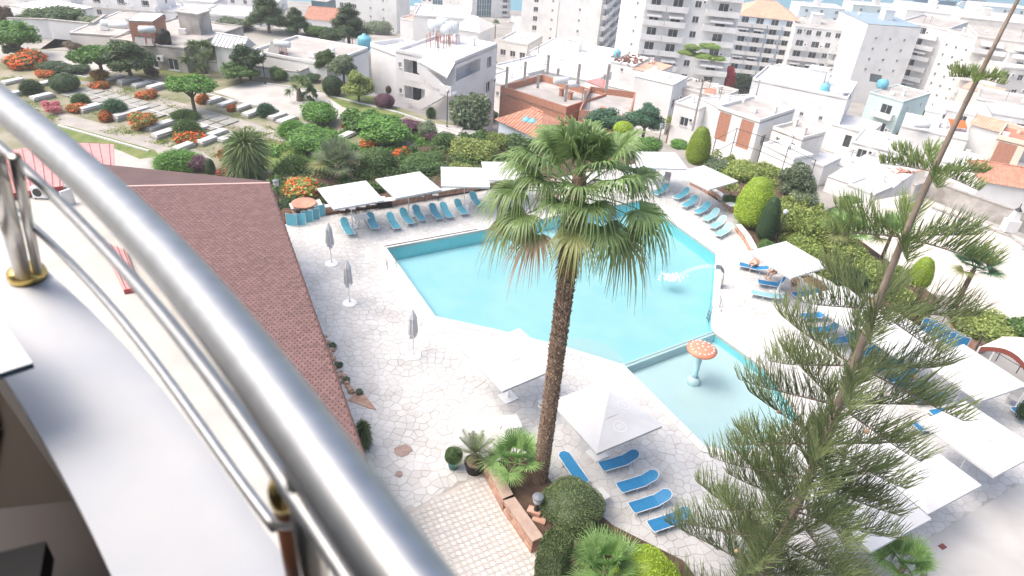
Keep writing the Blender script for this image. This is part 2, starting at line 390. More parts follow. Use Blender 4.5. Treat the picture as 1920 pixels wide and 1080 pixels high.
for i, cc in cells.items():
    s = dv[i]
    if not okay(s): continue
    poly = [c for c in cc if (c[0]-s.x)**2+(c[1]-s.y)**2 < (SP*1.15)**2]
    if len(poly) < 3: continue
    q = []
    for c in sorted(poly, key=lambda c: math.atan2(c[1]-s.y, c[0]-s.x)):
        for pg, want in ((POOL, False), (DECK, True), (PLAIN, False), (HEX, False)):
            if inside(c, pg) != want: e_ = near_edge(c, pg)[1]; c = (e_.x, e_.y)
        if not q or (c[0]-q[-1][0])**2+(c[1]-q[-1][1])**2 > .0025: q.append(c)
    if len(q) < 3: continue
    ar = abs(sum(q[k][0]*q[(k+1) % len(q)][1]-q[(k+1) % len(q)][0]*q[k][1] for k in range(len(q))))/2
    if ar < .02: continue
    cx = sum(p[0] for p in q)/len(q); cy = sum(p[1] for p in q)/len(q); g = rd.uniform(.006, .017)
    qq = []
    for p in q:
        L = math.hypot(p[0]-cx, p[1]-cy); k = max(.3, 1-g/max(L, .05)*1.2); qq.append((cx+(p[0]-cx)*k, cy+(p[1]-cy)*k))
    pp = proj(Vector((cx, cy, 0)))
    stones.append((-ar/depth(Vector((cx, cy, 0)))**2*1e3 if (0 < pp[0] < 1920 and 0 < pp[1] < 1080) else 0, cx, cy, qq))
hid = lambda s: proj(Vector((s[1], s[2], 0)))
def covered(s):                            # below the balcony rail and its ledge
    p = hid(s); return p[0] < 600+(p[1]-700)*.75
stones.sort(key=lambda s: (covered(s), s[0]))
mbs = MB(); mbs.tone = .5
for k, (a, cx, cy, q) in enumerate(stones):
    h = rd.uniform(.008, .016); t = rd.random()**1.6
    if k < 300:
        m1 = MB(); m1.tone = t; m1.X = Matrix.Translation((-cx, -cy, 0)); m1.prism(q, -.002, h, shrink=.04)
        o = m1.build('stone', M['stone'], pd); o.location = (cx, cy, 0)
    else: mbs.tone = t; mbs.prism(q, -.002, h, shrink=.04)
tag(mbs.build('paving_stones', M['stone'], pd), kind='stuff')
# ---- round pale tiles with diamond infill
hx = thing('tile_walk', None, None); tag(hx, kind='structure')
o0 = Vector(HEX[4]); uu = (Vector(HEX[3])-Vector(HEX[4])).normalized(); vv = Vector((-uu.y, uu.x))*-1
tl = []; P_ = .245
for i in range(-4, 60):
    for j in range(-2, 40):
        q = o0+uu*(i*P_+.14)+vv*(j*P_+.14)
        if inside(q, offset(HEX, -.13)): tl.append((depth(Vector((q.x, q.y, 0))), q))
tl.sort(key=lambda t: (covered((0, t[1].x, t[1].y)), t[0]))
tm = MB(); tm.prism([(.112*math.cos(a), .112*math.sin(a)) for a in [math.pi*2*(k+.5)/8 for k in range(8)]], 0, .02, shrink=.06); tme = tm.mesh('round_tile', M['stonew'])
m2 = MB(); m3 = MB(); ang = math.atan2(uu.y, uu.x)
for k, (d, q) in enumerate(tl):
    if k < 300: obj('tile', tme, hx, (q.x, q.y, .004+rd.uniform(0, .004)), ang+rd.uniform(-.05, .05))
    else: m2.prism([(q.x+.112*math.cos(a+ang), q.y+.112*math.sin(a+ang)) for a in [math.pi*2*(k+.5)/8 for k in range(8)]], .004, .024, shrink=.06)
    c = q+(uu+vv)*P_/2; m3.prism([(c.x+.048*math.cos(a+ang), c.y+.048*math.sin(a+ang)) for a in (0, math.pi/2, math.pi, math.pi*1.5)], .003, .018)
tag(m2.build('tiles', M['stonew'], hx), kind='stuff'); tag(m3.build('diamond_tiles', mat('diamond_tile', (.45, .42, .39), .8), hx), kind='stuff')
mb = MB(); sheet(mb, offset(HEX, -.02), .003); mb.build('tile_bed', mat('tile_mortar', (.50, .455, .42), .9, (.40, .365, .335), 3), hx)
# ---- pool
pt = thing('swimming_pool', None, None); tag(pt, kind='structure')
tilew = mat('pool_wall_tile', (.24, .74, .82), .25, (.28, .76, .84), 6)
tilef = mat('pool_floor', (.32, .60, .665), .3, (.38, .63, .68), .6)
tilek = mat('paddling_floor', (.52, .65, .68), .3, (.55, .67, .69), .6)
i_ = 5; j_ = 10                                  # divider runs from POOL[5] to POOL[10]
main = POOL[:6]+POOL[10:]; kid = POOL[5:11]
def basin(poly, zb, nm, fm):
    m = MB(); sheet(m, poly, zb, m=1); n = len(poly)
    for k in range(n):
        a, b = poly[k], poly[(k+1) % n]
        m.quad((b[0], b[1], zb), (a[0], a[1], zb), (a[0], a[1], -.16), (b[0], b[1], -.16), 0)
        m.quad((b[0], b[1], -.16), (a[0], a[1], -.16), (a[0], a[1], .0), (b[0], b[1], .0), 2)
    m.build(nm, [tilew, fm, M['coping']], pt)
basin(main, -1.05, 'main_basin', tilef); basin(kid, -.6, 'paddling_basin', tilek)
a, b = Vector(POOL[5]), Vector(POOL[10]); dd = (b-a); L = dd.length; c = (a+b)/2
mb = MB(); mb.box((c.x, c.y, -.54), (L-.02, .32, .98), math.atan2(dd.y, dd.x)); mb.build('divider_wall', mat('divider_tile', (.52, .66, .69), .3), pt)
mb = MB()
s1 = Vector(POOL[3]).lerp(Vector(POOL[4]), .7); s2 = Vector(POOL[5]); nn = Vector((-(s2-s1).y, (s2-s1).x)).normalized()
for k in range(4): 
    r0 = 2.6-.45*k; cc = (s1+s2)/2
    mb.prism([(cc.x+nn.x*(r0*math.sin(t))*1.0+(s2-s1).normalized().x*r0*math.cos(t), cc.y+nn.y*r0*math.sin(t)+(s2-s1).normalized().y*r0*math.cos(t)) for t in np.linspace(0, math.pi, 16)], -1.05+.2*k, -.85+.2*k)
mb.build('entry_steps', mat('step_tile', (.42, .60, .62), .3), pt)
mb = MB(); mp_, mn, ml, mbs_ = _new('pool_water')
mn.remove(mbs_); trn = mn.new('ShaderNodeBsdfTransparent'); trn.inputs[0].default_value = (.90, .982, .987, 1)
gl = mn.new('ShaderNodeBsdfGlossy'); gl.inputs['Roughness'].default_value = .03
fr = mn.new('ShaderNodeFresnel'); fr.inputs[0].default_value = 1.33
nz = mn.new('ShaderNodeTexNoise'); nz.inputs['Scale'].default_value = 1.6; nz.inputs['Detail'].default_value = 4
bp = mn.new('ShaderNodeBump'); bp.inputs['Strength'].default_value = .25; bp.inputs['Distance'].default_value = .05
tcw = mn.new('ShaderNodeTexCoord'); ml.new(tcw.outputs['Object'], nz.inputs['Vector']); ml.new(nz.outputs[0], bp.inputs['Height'])
ml.new(bp.outputs[0], gl.inputs['Normal']); ml.new(bp.outputs[0], fr.inputs['Normal'])
msx = mn.new('ShaderNodeMixShader'); ml.new(fr.outputs[0], msx.inputs[0]); ml.new(trn.outputs[0], msx.inputs[1]); ml.new(gl.outputs[0], msx.inputs[2]); ml.new(msx.outputs[0], mn['Material Output'].inputs[0])
sheet(mb, POOL, -.035); tag(mb.build('pool_water', mp_), kind='structure')
n = len(POOL)
for k in range(n):                                # coping stones, about a metre each
    a, b = Vector(POOL[k]), Vector(POOL[(k+1) % n]); A, B = Vector(COPE[k]), Vector(COPE[(k+1) % n])
    m = max(1, round((b-a).length/1.0))
    for i in range(m):
        t0, t1 = (i+.008)/m, (i+1-.008)/m
        q = [a.lerp(b, t0)+(a-A).normalized()*.03, A.lerp(B, t0), A.lerp(B, t1), a.lerp(b, t1)+(b-B).normalized()*.03]
        cc = sum(q, Vector((0, 0)))/4
        if (q[1]-q[0]).cross(q[2]-q[0]) < 0: q = q[::-1]
        m1 = MB(); m1.prism([(v.x-cc.x, v.y-cc.y) for v in q], 0, .055, bottom=True, shrink=.01)
        o = m1.build('coping_stone', M['coping'], pt); o.location = (cc.x, cc.y, .001)
mb = MB(); A, B = G(721, 468), G(898, 435); d = (B-A); c = (A+B)/2; mb.box((c.x-.1, c.y+.32, .065), (d.length, .10, .012), math.atan2(d.y, d.x)); mb.build('overflow_slot', M['dark'], pt)
# ---- garden ground patches
def patch(name, px, z, m, h=0.0, world=None):
    q = world or [(p.x, p.y) for p in PX(px, z)]
    ar = sum(q[k][0]*q[(k+1) % len(q)][1]-q[(k+1) % len(q)][0]*q[k][1] for k in range(len(q)))
    if ar < 0: q = q[::-1]
    mb = MB(); sheet(mb, q, z)
    for k in range(len(q)):
        a, b = q[k], q[(k+1) % len(q)]; mb.quad((a[0], a[1], z-max(h, .15)), (b[0], b[1], z-max(h, .15)), (b[0], b[1], z), (a[0], a[1], z))
    return tag(mb.build(name, m), kind='structure')
GZ = -.45
patch('graveyard_earth', [(-200, 210), (60, 90), (190, 100), (470, 118), (640, 150), (690, 185), (850, 232), (880, 262), (1010, 300), (900, 350), (700, 380), (500, 425), (380, 420), (200, 330), (-200, 330)], GZ+.01, M['earth'])
patch('forecourt', [(55, 118), (70, 94), (130, 96), (185, 108), (215, 130), (165, 146)], GZ+.03, M['pathlight'])
patch('yard', [(75, 92), (55, 64), (205, 78), (330, 108), (470, 118), (640, 128), (690, 100), (600, 62), (400, 40), (150, 40)], GZ+.02, M['town'])
patch('upper_path', [(135, 152), (320, 205), (480, 250), (560, 275), (560, 262), (480, 232), (340, 193), (200, 158), (165, 149)], GZ+.034, M['path'])
patch('grave_path', [(95, 210), (130, 215), (230, 242), (300, 262), (380, 284), (400, 300), (330, 300), (255, 275), (110, 232)], GZ+.034, M['path'])
patch('lower_path', [(190, 290), (195, 265), (262, 282), (300, 292), (285, 330), (205, 312)], GZ+.034, M['pathlight'])
patch('lawn', [(100, 232), (128, 236), (290, 281), (300, 293), (262, 298), (190, 268), (60, 262)], GZ+.038, M['grass'])
patch('grass_strip', [(60, 122), (200, 150), (205, 158), (150, 150), (40, 128)], GZ+.05, M['grass'])
patch('grass_bank', [(290, 122), (360, 128), (400, 148), (400, 162), (318, 152)], GZ+.05, M['grass'])
patch('garden_walk', [(470, 152), (540, 160), (602, 172), (640, 195), (740, 228), (870, 236), (860, 256), (770, 252), (660, 225), (560, 218), (480, 200), (440, 185), (400, 172)], GZ+.042, M['pathlight'])
patch('tree_bed_grass', [(610, 178), (700, 180), (760, 215), (740, 226), (642, 200)], GZ+.06, M['grass'])
patch('middle_bed', [(420, 250), (520, 268), (620, 300), (560, 330), (420, 300)], GZ+.036, M['grass'])
for nm, a, b in (('kerb', (60, 127), (165, 147)), ('kerb', (205, 136), (330, 163)), ('kerb', (330, 163), (480, 200)), ('kerb', (500, 158), (600, 173)), ('kerb', (605, 178), (745, 212)), ('kerb', (745, 212), (862, 250)), ('kerb', (130, 168), (480, 262)), ('kerb', (110, 237), (280, 285))):
    A, B = G(*a, GZ), G(*b, GZ); d = B-A; c = (A+B)/2; mb = MB(); mb.box((0, 0, 0), (d.length, .18, .22), 0)
    o = mb.build('kerb', M['marble']); o.location = (c.x, c.y, GZ+.05); o.rotation_euler = (0, 0, math.atan2(d.y, d.x)); tag(o, kind='structure')
# graves
gm = MB(); gm.box((0, 0, .12), (2.1, 1.0, .24)); gme = gm.mesh('grave_base', M['slabgrey'])
gm = MB(); gm.box((0, 0, .31), (1.85, .78, .14)); gm2 = gm.mesh('grave_slab', M['marble'])
dg = G(238, 146, GZ)-G(197, 156, GZ); ga = math.atan2(dg.y, dg.x)
rows = [('beside the white kerb under the umbrella tree', [(214, 150), (241, 156), (267, 161), (294, 168)]),
        ('right of the umbrella tree', [(401, 191), (425, 197), (454, 205), (474, 216)]),
        ('along the middle path', [(170, 207), (235, 222), (262, 209), (294, 241), (322, 232), (375, 244), (408, 252)]),
        ('below the feathery shrubs', [(308, 256), (345, 280), (390, 268), (430, 262)]),
        ('at the left edge near the pink flowers', [(25, 155), (80, 160), (80, 186), (30, 180)]),
        ('beside the spiky dragon tree', [(521, 222), (538, 228), (505, 214), (650, 257), (560, 240)])]
ords = ['first', 'second', 'third', 'fourth', 'fifth', 'sixth', 'seventh']
for nm, L in rows:
    for k, (x, y) in enumerate(L):
        P = G(x, y, GZ); t = thing('grave', '%s pale stone grave from the left %s' % (ords[k], nm), 'grave', P, ga+rd.uniform(-.06, .06), 'graves in the cemetery')
        s = rd.uniform(.85, 1.05); t.scale = (s, s, s*rd.uniform(.8, 1.4)); obj('base', gme, t); obj('slab', gm2, t)
# flat grey grave slabs between the paths
mb = MB(); base = G(130, 165, GZ)
P0, P1 = G(150, 166, GZ), G(320, 212, GZ); du = (P1-P0).normalized(); dn = Vector((-du.y, du.x, 0))
gs = thing('slab_row', None, None); tag(gs, kind='structure')
for (p0, p1) in ((G(140, 172, GZ), G(330, 222, GZ)), (G(370, 222, GZ), G(440, 243, GZ))):
    d = (p1-p0); n = int(d.length/1.25); du = d.normalized(); dn = Vector((-du.y, du.x, 0))
    for i in range(n):
        for j in (0, 1):
            c = p0+du*(i*1.25+.6)+dn*(.9-j*1.7); m1 = MB(); m1.box((0, 0, .05), (1.1, 1.5, .1+rd.random()*.08)); o = m1.build('slab', M['slabgrey'], gs); o.location = (c.x, c.y, GZ+.04); o.rotation_euler = (0, 0, math.atan2(du.y, du.x)+rd.uniform(-.04, .04))
M['pinkcap'] = mat('pink_cap', (.44, .33, .27), .8, (.36, .26, .21), 3, bump=.3)
# ---- planter walls
def pwall(name, px, label, h=.6, wd=.35, z=0, m='pinkstone', capm='coping', cat='planter wall', step=.42, rowh=.2):
    t = thing(name, label, cat); L = PX(px, z); rows_ = max(1, round(h/rowh))
    for a, b in zip(L, L[1:]):
        d = b-a; n = max(1, int(d.length/step)); u = d/n; an = math.atan2(d.y, d.x)
        for i in range(n):
            for r in range(rows_):
                m1 = MB(); hh = h/rows_; m1.box((0, 0, hh/2), (u.length-.02, wd+rd.uniform(-.02, .03), hh-.012)); o = m1.build('stone', M[m], t)
                c = a+u*(i+.5+(.25 if r % 2 else 0)*(1 if i < n-1 else 0)); o.location = (c.x, c.y, z+r*hh); o.rotation_euler = (0, 0, an)
        m1 = MB(); m1.box((0, 0, h+.035), (d.length+.1, wd+.1, .07)); o = m1.build('cap', M[capm], t); c = (a+b)/2; o.location = (c.x, c.y, z); o.rotation_euler = (0, 0, an)
    return t
pwall('planter_wall', [(600, 402), (722, 384)], 'low pink stone planter wall with white cap behind the left parasol', .55)
pwall('planter_wall', [(735, 385), (890, 357), (1010, 336)], 'low pink stone planter wall behind the row of faded blue loungers', .5)
pwall('planter_wall', [(1295, 345), (1345, 372), (1378, 400)], 'low pink stone planter wall behind the right back loungers', .5)
pwall('planter_wall', [(1382, 432), (1398, 452), (1412, 478)], 'curved pale planter wall below the tall topiary column', .45)
pwall('planter_wall', [(1508, 525), (1568, 555), (1640, 572)], 'brown stone planter wall behind the sunbathers', .6)
pwall('planter_wall', [(912, 882), (951, 958), (1004, 1034)], 'pink stone planter wall beside the round tile walk', .75, .4, capm='pinkcap', step=.5, rowh=.25)
patch('planter_soil', None, .5, M['soil'], .5, world=[(p.x, p.y) for p in PX([(925, 868), (960, 938), (1012, 1020), (1030, 1140), (1350, 1140), (1280, 1050), (1150, 985), (1120, 960), (1045, 918), (1010, 872), (960, 850)], .5)])
patch('back_bed_soil', [(500, 425), (600, 404), (722, 386), (890, 358), (1010, 337), (1190, 305), (1190, 275), (900, 260), (600, 300), (500, 330)], .1, M['soil'], .6)
patch('side_bed_soil', [(1300, 343), (1380, 396), (1395, 440), (1420, 478), (1500, 515), (1570, 552), (1640, 570), (1740, 600), (1760, 560), (1600, 440), (1450, 330), (1340, 300), (1290, 320)], .15, M['soil'], 1.2)
t = thing('stone_steps', 'three small pink stone steps beside the clipped ball bush', 'steps')
for k in range(4):
    P = G(1002+k*9, 956+k*17, .75-k*.17); mb = MB(); mb.box((0, 0, 0), (.55, .34, .17)); o = mb.build('step', M['pinkstone'], t); o.location = (P.x, P.y, .66-k*.17); o.rotation_euler = (0, 0, R(-18))
patch('bare_bed', [(652, 750), (676, 730), (706, 768), (690, 764)], .045, M['pinkstone'])
rk = thing('rockery', 'strip of small brown rocks along the shingle roof edge', 'rocks')
for k in range(26):
    P = G(606+k*2.0+rd.uniform(-4, 5), 632+k*4.2+rd.uniform(-4, 4)); s_ = rd.uniform(.1, .24); mb = MB()
    mb.prism([(s_*rd.uniform(.7, 1.2)*math.cos(a), s_*rd.uniform(.7, 1.2)*math.sin(a)) for a in np.linspace(0, 5.2, 6)], 0, s_*rd.uniform(.6, 1.1), shrink=.35); o = mb.build('rock', M['pinkstone'], rk); o.location = P
# worn reddish patches of bare mortar
for (x, y, s, l) in ((757, 845, .42, 'square patch of bare pink mortar left of the potted plants'), (748, 890, .2, 'small dark worn hole in the paving near the handrail')):
    P = G(x, y); mb = MB(); mb.prism([(s*rd.uniform(.7, 1.1)*math.cos(a), s*rd.uniform(.7, 1.1)*math.sin(a)) for a in np.linspace(0, 6.0, 9)], .03, .034)
    o = mb.build('worn_patch', mat('bare_mortar', (.40, .29, .25), .95, (.28, .21, .18), 5)); o.location = (P.x, P.y, 0); tag(o, l, 'paving patch')
for (x, y, l) in ((1767, 1025, 'small dark red drain cover in the concrete yard'),):
    P = G(x, y, .02); mb = MB(); mb.box((0, 0, .01), (.30, .22, .02), .5); o = mb.build('drain_cover', mat('drain_red', (.20, .06, .055), .8)); o.location = (P.x, P.y, .022); tag(o, l, 'drain cover')
# ================================================================ restaurant building with the shingle roof
rb = thing('restaurant_building', 'low building with large red brown shingle roof beside the pool deck', 'building')
R1, R2, R3 = G(225, 350, 5.5), G(506, 344, 5.5), G(674, 828, 3.3)
u = (R2-R1).normalized(); nrm = u.cross(R3-R1).normalized(); nrm = nrm if nrm.z > 0 else -nrm
v = (nrm.cross(u)); v = v if v.dot(R3-R1) > 0 else -v
def onp(px, py):
    d = ray(px, py); o = Vector((0, 0, CZ)); t = (R1-o).dot(nrm)/d.dot(nrm); q = o+d*t; return q
Pl = [onp(215, 352), onp(506, 344), onp(674, 828), onp(720, 960), onp(640, 960), onp(430, 700), onp(300, 500)]
uv = [((q-R1).dot(u), (q-R1).dot(v)) for q in Pl]
mb = MB(); mb.poly([R1+u*a+v*b for a, b in uv][::-1]); mb.poly([R1+u*a+v*b-nrm*.12 for a, b in uv])
for k in range(len(uv)):
    a, b = uv[k], uv[(k+1) % len(uv)]; A = R1+u*a[0]+v*a[1]; B = R1+u*b[0]+v*b[1]; mb.quad(A, B, B-nrm*.12, A-nrm*.12)
roof = mb.build('roof', M['mauve'], rb)
SW, SE = .235, .165; mats_ = [M['shingle']]
big = MB(); big.tone = .5; cand = []
vmax = max(b for a, b in uv); umax = max(a for a, b in uv); umin = min(a for a, b in uv)
rw = 0; vv_ = .1
while vv_ < vmax:
    uu_ = umin+(SW/2 if rw % 2 else 0)
    while uu_ < umax:
        if inside((uu_, vv_), uv) and inside((uu_-SW*.4, vv_+SE*.8), uv):
            q = R1+u*uu_+v*vv_; p = proj(q); cand.append((depth(q) if (p[0] > 330+(p[1]-390)*.74+60 and p[1] < 900) else 999, uu_, vv_))
        uu_ += SW
    vv_ += SE; rw += 1
cand.sort()
def tab(mb):
    w1, w2, h = SW*.49, SW*.27, SE*1.06
    pts_ = [(-w1, -h*.35), (w1, -h*.35), (w1, h*.1), (w2, h*.62), (-w2, h*.62), (-w1, h*.1)]
    mb.prism(pts_, .002, .016)
Mx = Matrix((( u.x, v.x, nrm.x), (u.y, v.y, nrm.y), (u.z, v.z, nrm.z))).to_4x4()
if Mx.determinant() < 0: pass
tt = MB(); tab(tt); tme = tt.mesh('shingle', M['shingle1'])
for k, (d, a, b) in enumerate(cand):
    q = R1+u*a+v*b
    if k < 300:
        o = obj('shingle', tme, roof); o.matrix_local = Matrix.Translation(q) @ Mx
    else:
        big.X = Matrix.Translation(q) @ Mx; big.tone = rd.random(); tab(big)
tag(big.build('shingles', M['shingle'], roof), kind='stuff')
# far slope
F1, F2 = G(190, 309, 4.9), G(513, 347, 4.9)
F2 = G(511, 343, 5.35)
mb = MB(); a_, b_, c_, d_ = onp(190, 352), R2, G(508, 340, 5.3), G(175, 306, 4.6); mb.quad(a_, b_, c_, d_); mb.quad(a_-Vector((0, 0, .1)), d_-Vector((0, 0, .1)), c_-Vector((0, 0, .1)), b_-Vector((0, 0, .1)))
mb.build('far_slope', mat('asphalt_far', (.13, .08, .077), .9, (.11, .068, .065), .8), rb)
mb = MB(); mb.tube([onp(190, 351.5)+nrm*.02, R2+nrm*.02], .075, 6); mb.build('ridge_cap', mat('ridge_flashing', (.62, .42, .38), .7), rb)
mb = MB(); mb.tube([R2, R3, onp(720, 960)], .05, 6); mb.build('verge_trim', M['mauve'], rb)
mb = MB(); e = [R2+(R1-R2).normalized()*.6, onp(674, 828)+(R1-R2).normalized()*.8, onp(700, 960)]
ewall = [(q.x, q.y, q.z-.15) for q in e]
for a, b in zip(ewall, ewall[1:]): mb.quad((a[0], a[1], 0), (b[0], b[1], 0), b, a)
mb.build('wall', M['wall2'], rb)
# flat terrace roof under the balcony
tr = thing('terrace_annex', 'flat pale concrete roof terrace seen between the balcony rails', 'building')
q = [(p.x, p.y) for p in PX([(-260, 420), (-60, 372), (118, 350), (232, 352), (330, 500), (470, 700), (660, 980), (560, 1400), (-300, 1100)], 2.9)]
mb = MB(); sheet(mb, q[::-1] if sum(q[k][0]*q[(k+1) % len(q)][1]-q[(k+1) % len(q)][0]*q[k][1] for k in range(len(q))) < 0 else q, 2.9)
for k in range(len(q)): a, b = q[k], q[(k+1) % len(q)]; mb.quad((b[0], b[1], -.4), (a[0], a[1], -.4), (a[0], a[1], 2.9), (b[0], b[1], 2.9))
mb.build('roof_terrace', mat('terrace_concrete', (.50, .485, .44), .9, (.42, .41, .38), .5, bump=.15), tr)
# pink ribbed metal roofs
def ribbed(name, px, z, label, n, slope=.0):
    t = thing(name, label, 'roof'); q = PX(px, z)
    mb = MB(); mb.poly(q); mb.poly([p-Vector((0, 0, .12)) for p in q[::-1]])
    for k in range(4): mb.quad(q[k], q[(k+1) % 4], q[(k+1) % 4]-Vector((0, 0, .12)), q[k]-Vector((0, 0, .12)))
    mb.build('sheet', M['pinkroof2'], t)
    for i in range(n):
        f = (i+.5)/n; a = q[0].lerp(q[1], f); b = q[3].lerp(q[2], f); m = MB(); m.tube([a+Vector((0, 0, .02)), b+Vector((0, 0, .02))], .05, 4); m.build('rib', M['pinkroof2'], t)
    a, b = q[3], q[2]; m = MB(); m.box((0, 0, 0), ((b-a).length, .08, .3)); o = m.build('fascia', mat('red_fascia', (.34, .05, .05), .7), t); o.location = (a+b)/2+Vector((0, 0, -.1)); o.rotation_euler = (0, 0, math.atan2((b-a).y, (b-a).x))
M['pinkroof2'] = mat('pink_metal', (.60, .30, .29), .6, (.52, .25, .24), 1.5)
ribbed('metal_roof', [(-120, 300), (118, 268), (118, 350), (-60, 376)], 3.3, 'pink ribbed metal roof with red fascia at the terrace edge', 13)
ribbed('metal_roof', [(118, 268), (213, 270), (214, 318), (150, 334)], 3.35, 'small pink ribbed metal roof panel behind the handrail', 5)
ribbed('metal_roof', [(190, 452), (236, 470), (262, 540), (232, 545)], 3.1, 'narrow pink striped canopy just below the handrail', 4)
t = thing('air_conditioner', 'white air conditioner unit standing on the terrace roof', 'air conditioner', G(80, 372, 2.9), .1)
mb = MB(); mb.box((0, 0, .45), (.9, .38, .7)); mb.build('casing', M['white'], t)
mb = MB(); mb.lathe([(.26, 0), (.26, .02)], n=16); o = mb.build('fan_grille', M['dark'], t); o.rotation_euler = (R(90), 0, 0); o.location = (-.1, -.19, .47)
mb = MB(); [mb.box((x, 0, .05), (.06, .34, .1)) for x in (-.35, .35)]; mb.build('feet', M['dark'], t)
t = thing('vent_screen', 'white lattice vent screen on the terrace beside the rail', 'vent', G(131, 384, 2.9), R(-30))
mb = MB(); mb.box((0, 0, .5), (.12, .7, 1.0)); mb.build('frame', M['white'], t)
for i in range(3):
    for j in range(8): mb = MB(); mb.box((-.062+0, -.2+i*.2, .12+j*.11), (.012, .13, .06)); mb.build('slot', M['black'], t)
# ================================================================ town
_cache = {}
def pane_mesh(w_, h_, kind):
    k = ('p', round(w_, 2), round(h_, 2), kind)
    if k not in _cache:
        mb = MB(); mb.quad((0, 0, 0), (w_, 0, 0), (w_, 0, h_), (0, 0, h_)); _cache[k] = mb.mesh('window', M[kind])
    return _cache[k]
def frame_mesh(w_, h_):
    k = ('f', round(w_, 2), round(h_, 2))
    if k not in _cache:
        mb = MB(); t = .06
        for (cx, cz, a, b) in ((w_/2, t/2, w_, t), (w_/2, h_-t/2, w_, t), (t/2, h_/2, t, h_-2*t), (w_-t/2, h_/2, t, h_-2*t), (w_/2, h_/2, t, h_-2*t)):
            mb.box((cx, -.03, cz), (a, .05, b))
        mb.box((w_/2, -.16, -.03), (w_+.16, .2, .06))
        _cache[k] = mb.mesh('frame', M['frame'])
    return _cache[k]
def balcony_mesh(w_, dp, style):
    k = ('b', round(w_, 2), round(dp, 2), style)
    if k not in _cache:
        mb = MB(); mb.box((w_/2, -dp/2, -.08), (w_, dp, .16))
        if style == 'solid':
            mb.box((w_/2, -dp+.05, .45), (w_, .1, .9)); mb.box((.05, -dp/2-.03, .45), (.1, dp-.14, .9)); mb.box((w_-.05, -dp/2-.03, .45), (.1, dp-.14, .9))
        else:
            mb.box((w_/2, -dp+.04, .92), (w_, .06, .06), m=1)
            n = int(w_/.22)
            for i in range(n+1): mb.box((.03+i*(w_-.06)/n, -dp+.04, .45), (.03, .03, .9), m=1)
        _cache[k] = mb.mesh('balcony', [M['wall'], M['steelin'] if style != 'dark' else M['dark']])
    return _cache[k]
